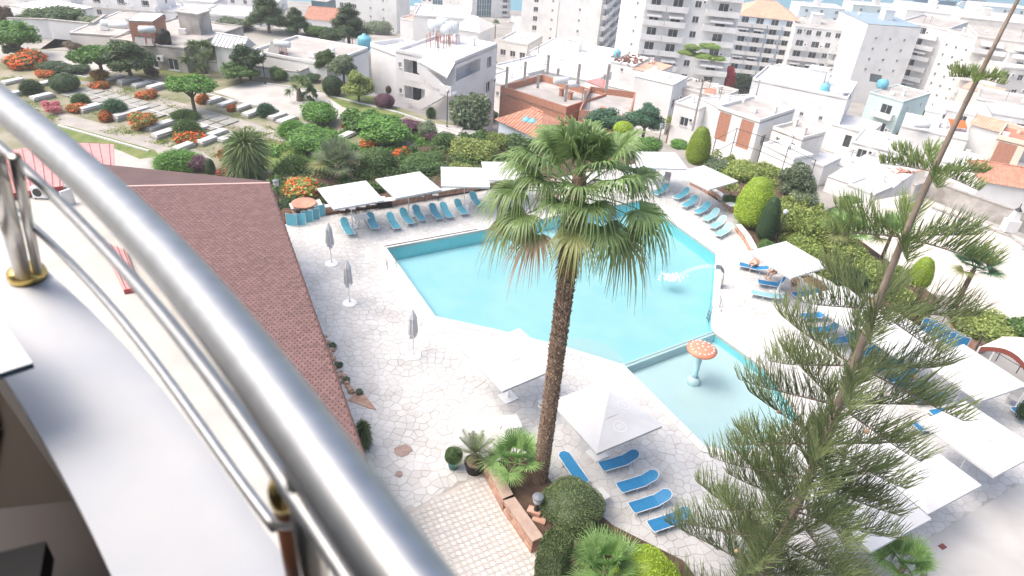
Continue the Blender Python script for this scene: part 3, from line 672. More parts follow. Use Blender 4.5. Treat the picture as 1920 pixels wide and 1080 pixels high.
def facade(B, mw, P0, P1, z0, z1, fl, feats, first=False, rec=.18):
    d = P1-P0; W = d.length; an = math.atan2(d.y, d.x); H = z1-z0; fh = H/fl
    holes = []; X = Matrix.Translation((P0.x, P0.y, z0)) @ Matrix.Rotation(an, 4, 'Z')
    def put(name, me, u, v, y=0):
        o = bpy.data.objects.new(name, me); link(o, B); o.matrix_local = X @ Matrix.Translation((u, y, v)); return o
    for ft in feats:
        kind, nc = ft[0], ft[1]; f0 = ft[2] if len(ft) > 2 else 0; f1 = ft[3] if len(ft) > 3 else fl; u0 = ft[4]*W if len(ft) > 4 else 0; u1 = ft[5]*W if len(ft) > 5 else W
        cw = (u1-u0)/nc
        for f in range(f0, f1):
            zb = f*fh
            for c in range(nc):
                uc = u0+(c+.5)*cw
                if kind in 'wv': w_, h_, s = min(1.25, cw*.6), 1.25, .95
                elif kind == 's': w_, h_, s = min(.55, cw*.5), .6, 1.45
                elif kind in 'dDRr': w_, h_, s = min(1.9, cw*.5), 2.1, .08
                elif kind == 'L': w_, h_, s = cw*.9, min(2.45, fh-.45), .12
                elif kind == 'g': w_, h_, s = cw*.94, fh-.06, .03
                elif kind == 'o': w_, h_, s = min(1.0, cw*.7), 1.9, .1
                elif kind == 'b': w_, h_, s = cw*.88, fh-.55, .3
                h_ = min(h_, fh-s-.15) if kind != 'g' else h_
                a, b, c0, c1 = uc-w_/2, uc+w_/2, zb+s, zb+s+h_
                holes.append((a, b, c0, c1, 1.5 if kind == 'L' else (.04 if kind == 'b' else rec)))
                if kind == 'L':
                    o = put('door', pane_mesh(min(1.4, w_*.4), 2.05, 'glass'), a+w_*.12, c0+.02, 1.44)
                    o = put('parapet_panel', _panel(w_), a, c0, .02)
                elif kind == 'g':
                    put('window', pane_mesh(w_, h_, 'glassblue'), a, c0, .1)
                    put('mullion', _mull(h_), a+w_/2, c0, .06)
                elif kind == 'b':
                    put('brick_panel', pane_mesh(w_, h_, 'brick'), a, c0, .03)
                else:
                    g = put('door' if kind in 'dDRr' else 'window', pane_mesh(w_, h_, 'glass'), a, c0, rec-.03)
                    if kind in 'wdD' and rd.random() < .28: put('ac_unit', _ac(), b+.12 if b+1.0 < W else a-.95, c0+.9, -.34)
                    if kind != 'o': f_ = bpy.data.objects.new('frame', frame_mesh(w_, h_)); link(f_, g)
                    if kind in 'dDRr':
                        bw = cw*(.86 if kind in 'dr' else .98)
                        put('balcony', balcony_mesh(bw, 1.25, 'rail' if kind in 'Rr' else 'solid'), uc-bw/2, zb+.06, 0)
                        if kind == 'D' and (f*7+c*3) % 3 == 0: put('awning', _awn(bw*.7), uc-bw*.35, zb+2.45, 0)
    us = sorted({0, W} | {h for q in holes for h in q[:2]}); vs = sorted({0, H} | {h for q in holes for h in q[2:4]})
    mw.X = X
    for i in range(len(us)-1):
        for j in range(len(vs)-1):
            if us[i+1]-us[i] < 1e-4 or vs[j+1]-vs[j] < 1e-4: continue
            um, vm = (us[i]+us[i+1])/2, (vs[j]+vs[j+1])/2
            if any(a < um < b and c0 < vm < c1 for a, b, c0, c1, r in holes): continue
            mw.quad((us[i], 0, vs[j]), (us[i+1], 0, vs[j]), (us[i+1], 0, vs[j+1]), (us[i], 0, vs[j+1]))
    for a, b, c0, c1, r in holes:
        mw.quad((a, 0, c0), (b, 0, c0), (b, r, c0), (a, r, c0)); mw.quad((a, r, c1), (b, r, c1), (b, 0, c1), (a, 0, c1))
        mw.quad((a, 0, c0), (a, r, c0), (a, r, c1), (a, 0, c1)); mw.quad((b, r, c0), (b, 0, c0), (b, 0, c1), (b, r, c1))
        mw.quad((a, r, c0), (b, r, c0), (b, r, c1), (a, r, c1))
    mw.X = None
def _ac():
    if 'ac' not in _cache:
        mb = MB(); mb.box((.4, .16, .28), (.8, .3, .56)); mb.lathe([(.2, 0), (.2, .01)], n=10, m=1); _cache['ac'] = mb.mesh('ac_unit', [M['white'], M['dark']])
        for v in list(_cache['ac'].vertices)[8:]: v.co = (v.co.x+.34, .005-v.co.z, v.co.y+.28)
    return _cache['ac']
def _panel(w_):
    k = ('pan', round(w_, 2))
    if k not in _cache: mb = MB(); mb.box((w_/2, .0, .45), (w_-.02, .08, .9)); _cache[k] = mb.mesh('parapet_panel', M['wall'])
    return _cache[k]
def _mull(h_):
    k = ('mul', round(h_, 2))
    if k not in _cache: mb = MB(); mb.box((0, 0, h_/2), (.08, .08, h_)); _cache[k] = mb.mesh('mullion', M['frame'])
    return _cache[k]
def _awn(w_):
    k = ('awn', round(w_, 2))
    if k not in _cache:
        mb = MB(); mb.quad((0, -1.3, -.75), (w_, -1.3, -.75), (w_, -.02, 0), (0, -.02, 0)); mb.quad((0, -1.3, -.95), (w_, -1.3, -.95), (w_, -1.3, -.75), (0, -1.3, -.75)); _cache[k] = mb.mesh('awning', M['canvas'])
    return _cache[k]
def building(label, pts, h=None, dep=8, fl=None, F=(), Rr=(), Lf=(), wall='wall', roof='roofc', par=.4, top='flat', name='building', cat='building', group=None, sink=.8, zt=None, hr=2.0):
    P = [at(*p) for p in pts]
    if zt is None: zt = sum(p.z for p in P)/len(P)
    Q = [Vector((p.x, p.y)) for p in P]
    if len(Q) == 2:
        d = (Q[1]-Q[0]); n = Vector((-d.y, d.x)).normalized(); q = [Q[0], Q[1], Q[1]+n*dep, Q[0]+n*dep]
    else:
        L_, N_, R_ = Q; a = N_-L_; n = Vector((-a.y, a.x)).normalized(); k0 = (R_-N_).length
        k = min([j*.25 for j in range(8, 160)], key=lambda j: abs(proj(Vector((N_.x+n.x*j, N_.y+n.y*j, zt)))[0]-pts[2][0])+abs(j-k0)*2.0)
        q = [L_, N_, N_+n*k, L_+n*k]
    c = sum(q, Vector((0, 0)))/4; zg = min(T(p.x, p.y) for p in q)
    if h is None: z0 = zg-sink
    else: z0 = zt-h if h > 0 else zg-sink
    if zt-z0 < 2.5: z0 = zt-2.8
    B = thing(name, label, cat, (c.x, c.y, z0), 0, group); q = [p-c for p in q]
    H = zt-z0; fl = fl or max(1, round(H/3.05)); mw = MB()
    if h and z0 > zg+.1:
        mb = MB(); mb.prism([((p.x*.998), (p.y*.998)) for p in q], zg-1-z0, -.004); mb.build('plinth', M[wall], B)
    if cat == 'house' and not Rr and rd.random() < .6: Rr = [(rd.choice('ws'), rd.choice((1, 2)), 0, fl)]
    sides = [F, Rr, (), Lf]
    for k in range(4): facade(B, mw, q[k], q[(k+1) % 4], 0, H, fl, sides[k])
    mw.build('wall', M[wall], B)
    z1 = H
    if top == 'flat':
        mb = MB(); qq = [(p.x, p.y) for p in q]; mb.prism(qq, z1-.2, z1, bottom=True); mb.build('roof', M[roof], B)
        if par:
            mb = MB()
            for k in range(4):
                a, b = q[k], q[(k+1) % 4]; d = b-a; m_ = (a+b)/2; nn = Vector((-d.y, d.x)).normalized()*.08
                mb.box((m_.x+nn.x, m_.y+nn.y, z1+par/2+.003), (d.length-(.33 if k % 2 else .002), .16, par), math.atan2(d.y, d.x))
            mb.build('parapet', M[wall], B)
        ua, va = q[1]-q[0], q[3]-q[0]
        for i in range(rd.choice([1, 2, 2, 3]) if ua.length > 3.5 else 0):
            c_ = q[0]+ua*rd.uniform(.12, .88)+va*rd.uniform(.15, .85); kd = rd.random(); mb = MB()
            if kd < .45: mb.box((0, 0, .45), (.45, .45, .9)); mb.box((0, 0, .96), (.6, .6, .1)); nm_ = 'chimney'; mm_ = M[wall]
            elif kd < .8: mb.box((0, 0, .35), (.9, .4, .6)); nm_ = 'air_conditioner'; mm_ = M['white']
            else: mb.tube([(0, 0, 0), (0, 0, 1.9)], .035, 5); mb.tube([(-.5, 0, 1.6), (.5, 0, 1.6)], .025, 4); mb.tube([(-.35, 0, 1.85), (.35, 0, 1.85)], .025, 4); nm_ = 'antenna'; mm_ = M['dark']
            o = mb.build(nm_, mm_, B); o.location = (c_.x, c_.y, z1+.004); o.rotation_euler = (0, 0, math.atan2(ua.y, ua.x))
        if ua.length > 9 and va.length > 7 and not h and wall != 'brick' and rd.random() < .5:
            c_ = q[0]+ua*rd.uniform(.3, .7)+va*.6; mb = MB(); mb.box((0, 0, 1.15), (2.6, 2.4, 2.3)); mb.box((0, 0, 2.37), (3.0, 2.8, .14)); o = mb.build('stair_hut', M[wall], B); o.location = (c_.x, c_.y, z1+.004); o.rotation_euler = (0, 0, math.atan2(ua.y, ua.x))
    elif top in ('gable', 'hip'):
        o = .35; ua = (q[1]-q[0]).normalized(); va = (q[3]-q[0]).normalized(); W, D = (q[1]-q[0]).length, (q[3]-q[0]).length
        f = lambda s, t, z: (q[0].x+ua.x*s+va.x*t, q[0].y+ua.y*s+va.y*t, z)
        mb = MB(); ins = min(D/2, W*.35) if top == 'hip' else -o
        a, b, c_, d_ = f(-o, -o, z1), f(W+o, -o, z1), f(W+o, D+o, z1), f(-o, D+o, z1); r0, r1 = f(ins, D/2, z1+hr), f(W-ins, D/2, z1+hr)
        mb.quad(a, b, r1, r0); mb.quad(c_, d_, r0, r1); mb.poly([b, c_, r1]); mb.poly([d_, a, r0]); mb.quad(d_, c_, b, a)
        mb.build('roof', M[roof], B)
        mb = MB(); n = int((W+2*o)/.42)
        for i in range(n+1):
            s = -o+i*(W+2*o)/n
            k = 1.0
            if top == 'hip': k = max(0.02, min(1, min(s+o, W+o-s)/(ins+o)))
            e = lambda t: f(s, t, z1+hr*((t+o)/(D/2+o))+.03)
            mb.tube([e(-o), e(-o+(D/2+o)*k)], .06, 4, caps=False)
        tag(mb.build('roof_tiles', M[roof], B), kind='stuff')
        if top == 'hip' or top == 'gable': mb = MB(); mb.tube([Vector(r0)+Vector((0, 0, .04)), Vector(r1)+Vector((0, 0, .04))], .1, 5); mb.build('ridge', M[roof], B)
    B['_z'] = zt; del B['_z']
    return B, [Vector((p.x+c.x, p.y+c.y, zt)) for p in q]
# --- the white house beside the cemetery
building('white two storey house with plain side wall and air conditioners', [(694, 79, 86), (742, 97, 83), (806, 72, 96)], F=(), Rr=(), fl=2, par=.5, roof='roofw')
WH, wq = building('white two storey house with open loggias and outside staircase', [(742, 97, 83), (853, 110, 80), (933, 80, 93)], fl=2, h=6.4, F=[('L', 1, 0, 2, .12, .52), ('s', 1, 0, 2, .02, .12)], Rr=[('L', 1, 1, 2, .0, .62), ('w', 1, 0, 2, .68, .95), ('o', 2, 0, 1, .05, .5)], par=.35, roof='roofw', name='white_house')
# its outside staircase
A, B_ = wq[0], wq[1]; u = (B_-A).normalized(); n_ = Vector((u.y, -u.x, 0)); W = (B_-A).length; z0 = A.z-6.2
def pt(s, o, z): return A+u*(s*W)+n_*o+Vector((0, 0, z-A.z))
st = thing('outside_staircase', 'white zigzag outside staircase on the loggia house', 'staircase')
for (sa, za, sb, zb) in ((.50, z0+.4, .95, z0+3.0), (.95, z0+3.0, .50, z0+5.2)):
    a, b = pt(sa, 1.0, za), pt(sb, 1.0, zb)
    for i in range(10):
        p = a.lerp(b, (i+.5)/10); mb = MB(); mb.box((0, 0, -.15), ((b-a).length/10+.02, 1.2, .3)); o = mb.build('step', M['wall'], st); o.location = p; o.rotation_euler = (0, 0, math.atan2(u.y, u.x))
    mb = MB()
    for off in (1.62,):
        p, q = pt(sa, off, za), pt(sb, off, zb); h_ = Vector((0, 0, 1.0)); l_ = Vector((0, 0, -.35)); w_ = n_*.1
        mb.quad(p+l_, q+l_, q+h_, p+h_); mb.quad(q+l_+w_, p+l_+w_, p+h_+w_, q+h_+w_); mb.quad(p+h_, q+h_, q+h_+w_, p+h_+w_)
        mb.quad(p+l_+w_, q+l_+w_, q+l_, p+l_)
    mb.build('stair_parapet', M['wall'], st)
p = pt(.97, .9, z0+2.9); mb = MB(); mb.box((0, 0, 0), (1.6, 1.7, .2)); mb.box((.0, -.83, .55), (1.6, .1, 1.1)); o = mb.build('landing', M['wall'], st); o.location = p; o.rotation_euler = (0, 0, math.atan2(u.y, u.x))
mb = MB(); p = pt(.72, 1.7, z0+5.6); q0, q1, q2, q3 = pt(.5, -.05, z0+6.3), pt(1.0, -.05, z0+6.3), pt(1.0, 1.8, z0+5.0), pt(.5, 1.8, z0+6.2)
mb.quad(q3, q2, q1, q0); mb.quad(q0-Vector((0, 0, .15)), q1-Vector((0, 0, .15)), q2-Vector((0, 0, .15)), q3-Vector((0, 0, .15))); mb.build('sloping_slab', M['wall'], st)
# --- orange roofed small house and the unfinished brick ones
building('small pale house with orange tiled roof and blue tank behind the palm', [(936, 217, 74), (1012, 252, 70), (1075, 228, 78)], wall='wallblue', roof='tile', top='hip', hr=1.6, Rr=[('w', 1)], F=[('s', 1, 0, 1, .6, .9)], fl=1, name='house', cat='house')
B1, q1 = building('unfinished brick house with concrete posts rising from its roof', [(938, 170, 92), (1062, 205, 86), (1135, 165, 100)], wall='brick', roof='roofc', par=.9, fl=2, F=[('w', 3, 0, 1), ('b', 3, 1, 2)], name='house', cat='house')
building('lower unfinished brick house with a dim yard roof right of the posts', [(1085, 215, 84), (1180, 226, 83), (1215, 195, 92)], wall='brick', roof='roofc', par=.8, fl=1, F=[('b', 3)], name='house', cat='house')
cg = 'concrete posts on the brick house roof'
for k, (x, y, tp) in enumerate([(949, 165, 125), (983, 152, 115), (1008, 165, 140), (1026, 138, 103), (1060, 190, 158), (1083, 155, 120), (1096, 190, 168), (1136, 170, 120), (1045, 150, 128)]):
    dpt = 92-(y-138)*.1; P = at(x, y, dpt); t = zat(P.x, P.y, tp)-P.z; mb = MB(); mb.box((0, 0, t/2), (.35, .35, t)); o = mb.build('concrete_post', M['conc']); o.location = P; tag(o, ['leftmost raw concrete post on the unfinished brick house', 'concrete post at the left back corner of the brick house', 'second concrete post along the front brick parapet', 'tallest concrete post at the back of the brick house', 'concrete post at the front corner of the brick house', 'concrete post right of the white boilers', 'concrete post over the join of the two brick houses', 'rightmost tall concrete post with rebar', 'short concrete post in the middle of the brick house roof'][k], 'post', cg)
building('white house with pink flat roof behind the concrete posts', [(1098, 150, 112), (1150, 163, 108), (1175, 132, 122)], roof='pinkroof', par=0, fl=2, name='house', cat='house')
building('plain white windowless cube house left of the utility pole', [(1190, 143, 104), (1264, 152, 101), (1290, 130, 112)], fl=2, F=[('s', 1, 0, 1, .1, .3)], roof='roofw', par=0, name='house', cat='house')
building('low white house with one black doorway left of the cube house', [(1140, 158, 107), (1192, 165, 105), (1200, 130, 120)], fl=2, F=[('o', 1, 1, 2, .75, 1.0)], roof='roofw', par=0, name='house', cat='house')
building('house with salmon pink sloping roof below the balcony tower', [(1186, 128, 118), (1228, 136, 116), (1262, 112, 126)], roof='tilepale', par=0, fl=2, name='house', cat='house')
building('grey flat roofed house with vine pergola on its roof', [(1264, 152, 106), (1355, 178, 102), (1385, 118, 128)], fl=2, F=[('w', 2, 0, 2, .0, .5), ('o', 1, 0, 1, .6, .8)], wall='wall2', roof='roofc', par=.25, name='house', cat='house')
BP, qb = building('white house with four red brick panels under its roof', [(1322, 200, 96), (1352, 206, 92), (1352, 206, 92.01)], dep=6, fl=2, name='house', cat='house') if False else building('white house with red brick panels set in the upper front', [(1345, 205, 92), (1425, 228, 88)], dep=9, fl=2, F=[('b', 1, 1, 2, .06, .38), ('b', 1, 1, 2, .58, .92), ('s', 1, 0, 1, .05, .25)], name='house', cat='house', roof='roofc')
building('blank white gable end house left of the brick panels', [(1314, 187, 96), (1347, 200, 93)], dep=9, fl=2, roof='roofw', par=.2, name='house', cat='house')
t = BP
building('white house with two small dark windows and stone roof terrace', [(1432, 265, 86), (1492, 288, 82), (1525, 235, 98)], fl=1, F=[('w', 2, 0, 1, .3, .95)], name='house', cat='house', wall='wall', par=.3, roof='roofw')
building('beige stone rooftop room above the two window house', [(1448, 243, 88), (1505, 262, 85)], dep=5, wall='wall2', fl=1, h=2.4, name='rooftop_room', cat='house', roof='roofc', F=[('s', 2)])
building('long white stepped house with blue tank on its roof', [(1410, 152, 112), (1590, 185, 106)], dep=11, fl=2, F=[('w', 2, 1, 2, .0, .3), ('s', 3, 1, 2, .3, .9)], Rr=[('w', 1)], roof='roofw', name='house', cat='house')
building('upper white block standing on the long stepped house', [(1440, 138, 118), (1545, 158, 114)], dep=7, h=3.0, fl=1, F=[('s', 2, 0, 1, .1, .5), ('o', 1, 0, 1, .7, .9)], roof='roofw', name='rooftop_room', cat='house')
building('pale mint two storey house with two black doorways', [(1632, 172, 124), (1696, 188, 120), (1745, 172, 130)], fl=3, F=[('d', 1, 0, 3, .25, .95)], wall='wallmint', roof='roofc', par=.2, name='house', cat='house')
building('low white house with rubble of roof tiles on top', [(1555, 322, 84), (1662, 352, 80), (1720, 300, 96)], fl=1, F=[('w', 2, 0, 1, .42, .72)], roof='roofw', par=0, name='house', cat='house', wall='wall')
building('white shed wall behind the thin vine poles', [(1545, 300, 90), (1600, 318, 88)], dep=5, fl=1, roof='roofw', par=0, name='shed', cat='shed')
building('long white flat house behind the young pine', [(1690, 240, 112), (1815, 262, 108)], dep=9, fl=1, roof='roofw', par=.2, name='house', cat='house')
building('white house with long salmon roof behind the upper trunk', [(1822, 236, 112), (1905, 252, 108)], dep=6, fl=1, F=[('s', 2, 0, 1, .15, .45)], roof='tilepale', top='gable', hr=.9, name='house', cat='house')
building('white building with small square window above the salmon roof', [(1830, 188, 128), (1935, 205, 124)], dep=10, fl=2, F=[('s', 1, 0, 2, .5, .9)], name='house', cat='house', roof='roofc')
building('unfinished red brick house at the right edge', [(1868, 262, 98), (1925, 272, 96)], dep=8, fl=2, F=[('b', 1, 0, 2, .06, .8)], wall='walltan', roof='brick', par=.6, name='house', cat='house')
building('white garden house with orange tiled roof at the right edge', [(1838, 345, 82), (1960, 352, 80)], dep=7, fl=1, roof='tile', top='gable', hr=1.3, name='house', cat='house')
building('pale house part behind the orange tiled garden roof', [(1800, 322, 92), (1842, 330, 90)], dep=5, fl=1, roof='roofw', name='shed', cat='shed')
# courtyard wall, and the cream yard
CY = [GT(*p) for p in [(1560, 400), (1700, 350), (1930, 440), (2050, 620), (1800, 560), (1660, 470)]]
cz = max(p.z for p in CY)+.3
patch('cream_courtyard', [(1590, 385), (1712, 362), (1960, 465), (2080, 640), (1900, 640), (1800, 560), (1690, 540), (1600, 470)], -6.2, mat('cream_yard', (.60, .555, .49), .85, (.53, .49, .44), .3), 3)
def freewall(label, px, z, h, th=.3, m='wallold'):
    t = thing('courtyard_wall', label, 'wall'); L = PX(px, z)
    for a, b in zip(L, L[1:]):
        d = b-a; mb = MB(); mb.box((0, 0, h/2), (d.length, th, h)); mb2 = MB(); mb2.box((0, 0, h+.06), (d.length+.1, th+.14, .12)); an = math.atan2(d.y, d.x)
        for nm, q, mm in (('wall', mb, M[m]), ('coping', mb2, M['conc'])): o = q.build(nm, mm, t); o.location = (a+b)/2; o.rotation_euler = (0, 0, an)
    return t
freewall('long stained courtyard wall with dark coping behind the norfolk pine', [(1702, 378), (1730, 368), (1960, 452)], -6.2, 1.9)
freewall('low white garden wall at the back of the cream courtyard', [(1745, 398), (1890, 452), (1915, 470)], -6.2, .5, .3, 'wall')
freewall('white boundary wall across the back of the graveyard yard', [(25, 70), (100, 72), (180, 80), (205, 62)], GZ, 2.2, .3, 'wall')
freewall('low white wall between the pale path and the flat roofs', [(395, 132), (560, 152), (612, 130), (640, 140)], GZ, 1.0, .3, 'wall')
building('low brown walled house with lilac roof right of the dark fan palm', [(1790, 590, 52), (1850, 612, 50), (1872, 585, 54)], fl=1, wall='pinkstone', roof='pinkroof', par=0, name='shed', cat='shed')
# --- flat roofs at the far left
building('low white house with dark ribbon window behind the grey bushes', [(18, 12, 128), (100, 24, 124)], dep=8, fl=1, F=[('w', 3, 0, 1, .1, .8)], roof='roofw', par=.1, name='house', cat='house')
building('white two storey house with blue windows at the top left', [(155, -12, 172), (292, -6, 172)], dep=10, fl=3, F=[('w', 3, 1, 3), ('D', 3, 2, 3), ('o', 4, 0, 1)], name='house', cat='house')
building('wide low concrete flat roof with red brick shed on it', [(205, 74, D(205, 74, 2.2)), (345, 92, D(345, 92, 2.2)), (455, 60, D(455, 60, 2.2))], fl=1, F=[('w', 2, 0, 1, .4, .95)], wall='wallold', roof='roofc', par=.15, name='house', cat='house')
sB, sq = building('red brick shed with white slab roof on the flat roof', [(240, 38, D(240, 38, 4.6)), (286, 40, D(286, 40, 4.6))], dep=4, h=2.4, fl=1, wall='brick', roof='roofw', par=0, name='shed', cat='shed')
building('small white gabled house behind the dark rounded tree', [(402, 84, D(402, 84, 2.6)), (452, 92, D(452, 92, 2.6)), (468, 66, D(468, 66, 2.6))], fl=1, F=[('s', 2)], roof='roofw', top='gable', hr=1.0, name='house', cat='house')
building('long pale flat roof between the pines and the cemetery trees', [(470, 98, D(470, 98, 1.2)), (612, 124, D(612, 124, 1.2)), (690, 92, D(690, 92, 1.2))], fl=1, F=[('s', 2)], roof='roofc', par=.3, name='house', cat='house')
building('low concrete roofed house left of the brick shed', [(130, 62, D(130, 62, 1.6)), (222, 68, D(222, 68, 1.6))], dep=12, fl=1, roof='roofc', par=.1, name='house', cat='house', wall='wall2')
for k, (a, b, lab) in enumerate([((290, 22, 175), (375, 26, 175), 'low white house left of the rooftop solar panels'), ((372, 28, 165), (480, 34, 165), 'low white house with solar panels on the roof'), ((300, 2, 215), (400, 4, 215), 'distant white block above the solar panel roof'), ((400, -8, 240), (470, -4, 240), 'far white house beside the tall dark pines'), ((30, -12, 210), (130, -8, 210), 'far white building at the top left corner')]):
    building(lab, [a, b], dep=11, fl=None, F=[('w', 3)], roof='roofw', name='house', cat='house')
building('orange roofed house between the two dark pines', [(573, 34, 150), (626, 40, 150)], dep=8, fl=1, roof='tile', top='gable', hr=1.8, name='house', cat='house')
building('dark green netted building at the top of the pines', [(583, -4, 190), (612, 8, 190)], dep=6, fl=2, wall='glassblue', roof='roofc', par=0, name='building')
# --- white blocks further off
building('tall white building with paired dark windows behind the big pine', [(620, -30, 200), (742, -30, 195), (768, -30, 215)], fl=6, F=[('w', 2, 0, 6, .05, .45), ('s', 2, 0, 6, .5, .9)], name='apartment_block')
building('white tower with blue glass strip left of the low villa', [(790, -70, 285), (888, -70, 280)], dep=16, fl=11, F=[('w', 2, 0, 11, .0, .22), ('g', 2, 3, 11, .22, .42), ('s', 2, 3, 11, .5, .8)], name='tower')
building('white tower with broad blue glass strip and balconies beside it', [(888, -70, 270), (962, -70, 275)], dep=16, fl=11, F=[('g', 3, 1, 11, .12, .5), ('d', 1, 1, 11, .72, 1.0)], name='tower')
building('low white villa with cream tent roof below the glass towers', [(775, 34, 165), (880, 34, 165)], dep=14, fl=1, roof='roofw', F=[('w', 3)], name='house', cat='house')
building('small villa with pale cream pyramid roof right of the water tanks', [(850, 56, 150), (898, 58, 148)], dep=9, fl=1, roof='wall2', top='hip', hr=2.2, F=[('w', 2)], name='house', cat='house')
building('pale pink low house beside the cream tent roof', [(750, 38, 190), (790, 40, 188)], dep=8, fl=1, roof='tilepale', name='house', cat='house')
building('tall blank white tower with a column of small windows', [(1058, -80, 165), (1140, -80, 162), (1160, -80, 185)], fl=11, F=[('s', 1, 3, 11, .35, .65)], Rr=[('d', 2, 0, 11)], wall='wall', name='tower')
building('white tower slab with recessed stair windows at its left', [(985, -80, 178), (1056, -80, 176)], dep=14, fl=11, F=[('w', 1, 1, 11, .28, .5), ('s', 1, 1, 11, .75, .95)], name='tower')
building('tan balcony building between two white towers', [(1140, -60, 190), (1190, -60, 190)], dep=14, fl=11, F=[('D', 2)], wall='walltan', name='apartment_block')
building('white corner block with small side windows left of the balcony flats', [(1178, -90, 150), (1222, -90, 146)], dep=16, fl=10, F=[('s', 1, 0, 10, .55, .95)], name='apartment_block')
building('big white apartment block with dark doors on stacked balconies', [(1222, -70, 131), (1408, -60, 129)], dep=15, fl=10, F=[('D', 2, 1, 10, .0, .46), ('w', 1, 1, 10, .47, .64), ('D', 1, 1, 10, .64, 1.0)], name='apartment_block')
building('white flats with salmon hipped roof and pale blue balconies', [(1385, 30, 182), (1498, 38, 180)], dep=14, fl=8, F=[('D', 2, 0, 8, 0, .5), ('d', 2, 0, 8, .5, 1)], wall='wallblue', roof='tilepale', top='hip', hr=3.2, name='apartment_block')
building('white flats with striped awnings and grey attic windows', [(1492, 52, 176), (1602, 60, 174)], dep=14, fl=7, F=[('D', 2, 0, 6, 0, .55), ('w', 1, 0, 6, .55, .7), ('D', 1, 0, 6, .7, 1), ('w', 6, 6, 7)], name='apartment_block')
building('blank white building with blue grey roof behind the pines', [(1575, 20, 176), (1632, 34, 162), (1728, 30, 185)], fl=9, F=[], Rr=[('s', 3, 4, 8, .1, .9)], roof='roofblue', par=0, name='apartment_block')
building('white flats with stepped curved balconies facing the pines', [(1690, 40, 172), (1775, 58, 166)], dep=18, fl=9, F=[('D', 1, 0, 9, .1, .9)], Rr=[('s', 2)], wall='wall', name='apartment_block')
building('tall cream wall with a vertical line of slot windows', [(1775, 58, 164), (1832, 68, 158), (1868, 52, 176)], fl=9, F=[('s', 3, 1, 8)], Rr=[('s', 1)], wall='wall', name='apartment_block')
building('grey white flats with wide balconies at the right edge', [(1832, 72, 156), (1960, 84, 152)], dep=14, fl=7, F=[('D', 2)], wall='wall2', name='apartment_block')
building('low white roofs with dark chimneys under the ferry', [(1700, 22, 240), (1830, 30, 236)], dep=20, fl=3, F=[('w', 5)], roof='roofw', name='apartment_block')
building('pale stone building with tall chimney at the top right', [(1800, 36, 230), (1960, 48, 226)], dep=20, fl=4, F=[('w', 5)], wall='wall2', roof='roofw', name='apartment_block')
building('pink flat house in front of the right edge flats', [(1800, 165, 140), (1870, 178, 136)], dep=8, fl=2, F=[('w', 2)], wall='wall2', roof='tilepale', par=0, name='house', cat='house')
building('white terrace roofs below the tall blank tower', [(985, 108, 140), (1140, 122, 134)], dep=16, fl=2, F=[('w', 4)], roof='roofw', par=.3, name='house', cat='house')
building('white flat house between the loggia house and the brick posts', [(925, 128, 118), (985, 138, 114)], dep=12, fl=2, F=[('w', 2), ], roof='roofw', par=.3, name='house', cat='house')
building('white pyramid roofed house behind the concrete posts', [(1020, 138, 118), (1110, 146, 114)], dep=9, fl=1, roof='roofw', top='hip', hr=1.4, name='house', cat='house')
building('cream house with dark openings right of the loggia house', [(935, 78, 150), (990, 84, 148)], dep=10, fl=2, F=[('w', 3)], wall='wall2', roof='roofw', name='house', cat='house')
k = 0
for (x0, x1, y, dp, adj) in [(455, 520, 2, 260, 'green'), (600, 640, 14, 230, 'grey'), (750, 792, 22, 300, 'white'), (955, 990, 42, 260, 'cream'), (960, 990, 60, 200, 'long'), (1395, 1450, 18, 260, 'shore'), (1500, 1585, 14, 300, 'harbour'), (1600, 1700, 12, 320, 'quay'), (1840, 1935, 14, 300, 'upper'), (1880, 1960, 130, 150, 'right')]:
    building('small %s side building between the taller blocks near column of sea' % adj, [(x0, y, dp), (x1, y+3, dp)], dep=12, F=[('w', 3)], roof='roofw', wall=['wall', 'wall2'][k % 2], name='house', cat='house'); k += 1
for (a, b, dd, lab, kw) in [
 ((1598, 268, 98), (1690, 290, 95), 8, 'white flat annex between the mint house and the rubble roof', dict(F=[('w', 2)])),
 ((1500, 300, 88), (1545, 312, 86), 5, 'narrow white wall house behind the grey green olive tree', dict(F=[('s', 1)])),
 ((1560, 235, 108), (1632, 252, 105), 7, 'white house with dark stair grille left of the mint house', dict(F=[('o', 1)])),
 ((1745, 300, 100), (1835, 318, 97), 7, 'low white house right of the middle norfolk whorl', dict(F=[('s', 2)])),
 ((1590, 345, 78), (1640, 368, 76), 4, 'small white outhouse before the rubble roof', dict(F=[])),
 ((1860, 215, 120), (1940, 225, 118), 7, 'white flat house between salmon roof and right flats', dict(F=[('w', 2)])),
 ((1750, 205, 130), (1830, 215, 127), 7, 'white house behind the orange awning', dict(F=[('w', 2)])),
 ((1395, 215, 104), (1450, 225, 102), 7, 'white roof terrace house right behind the brick panels', dict(F=[('s', 2)])),
 ((1265, 195, 96), (1312, 205, 94), 5, 'white walled yard building at the foot of the utility pole', dict(F=[('w', 1)])),
 ((900, 150, 104), (945, 160, 102), 7, 'low white outbuilding between loggia house and brick posts', dict(F=[('s', 2)])),
 ((1145, 118, 130), (1190, 124, 128), 8, 'cream low house beside the dark tile heap', dict(F=[('s', 1)]))]:
    building(lab, [a, b], dep=dd, fl=None, roof='roofw', par=.25, name='house', cat='house', **kw)
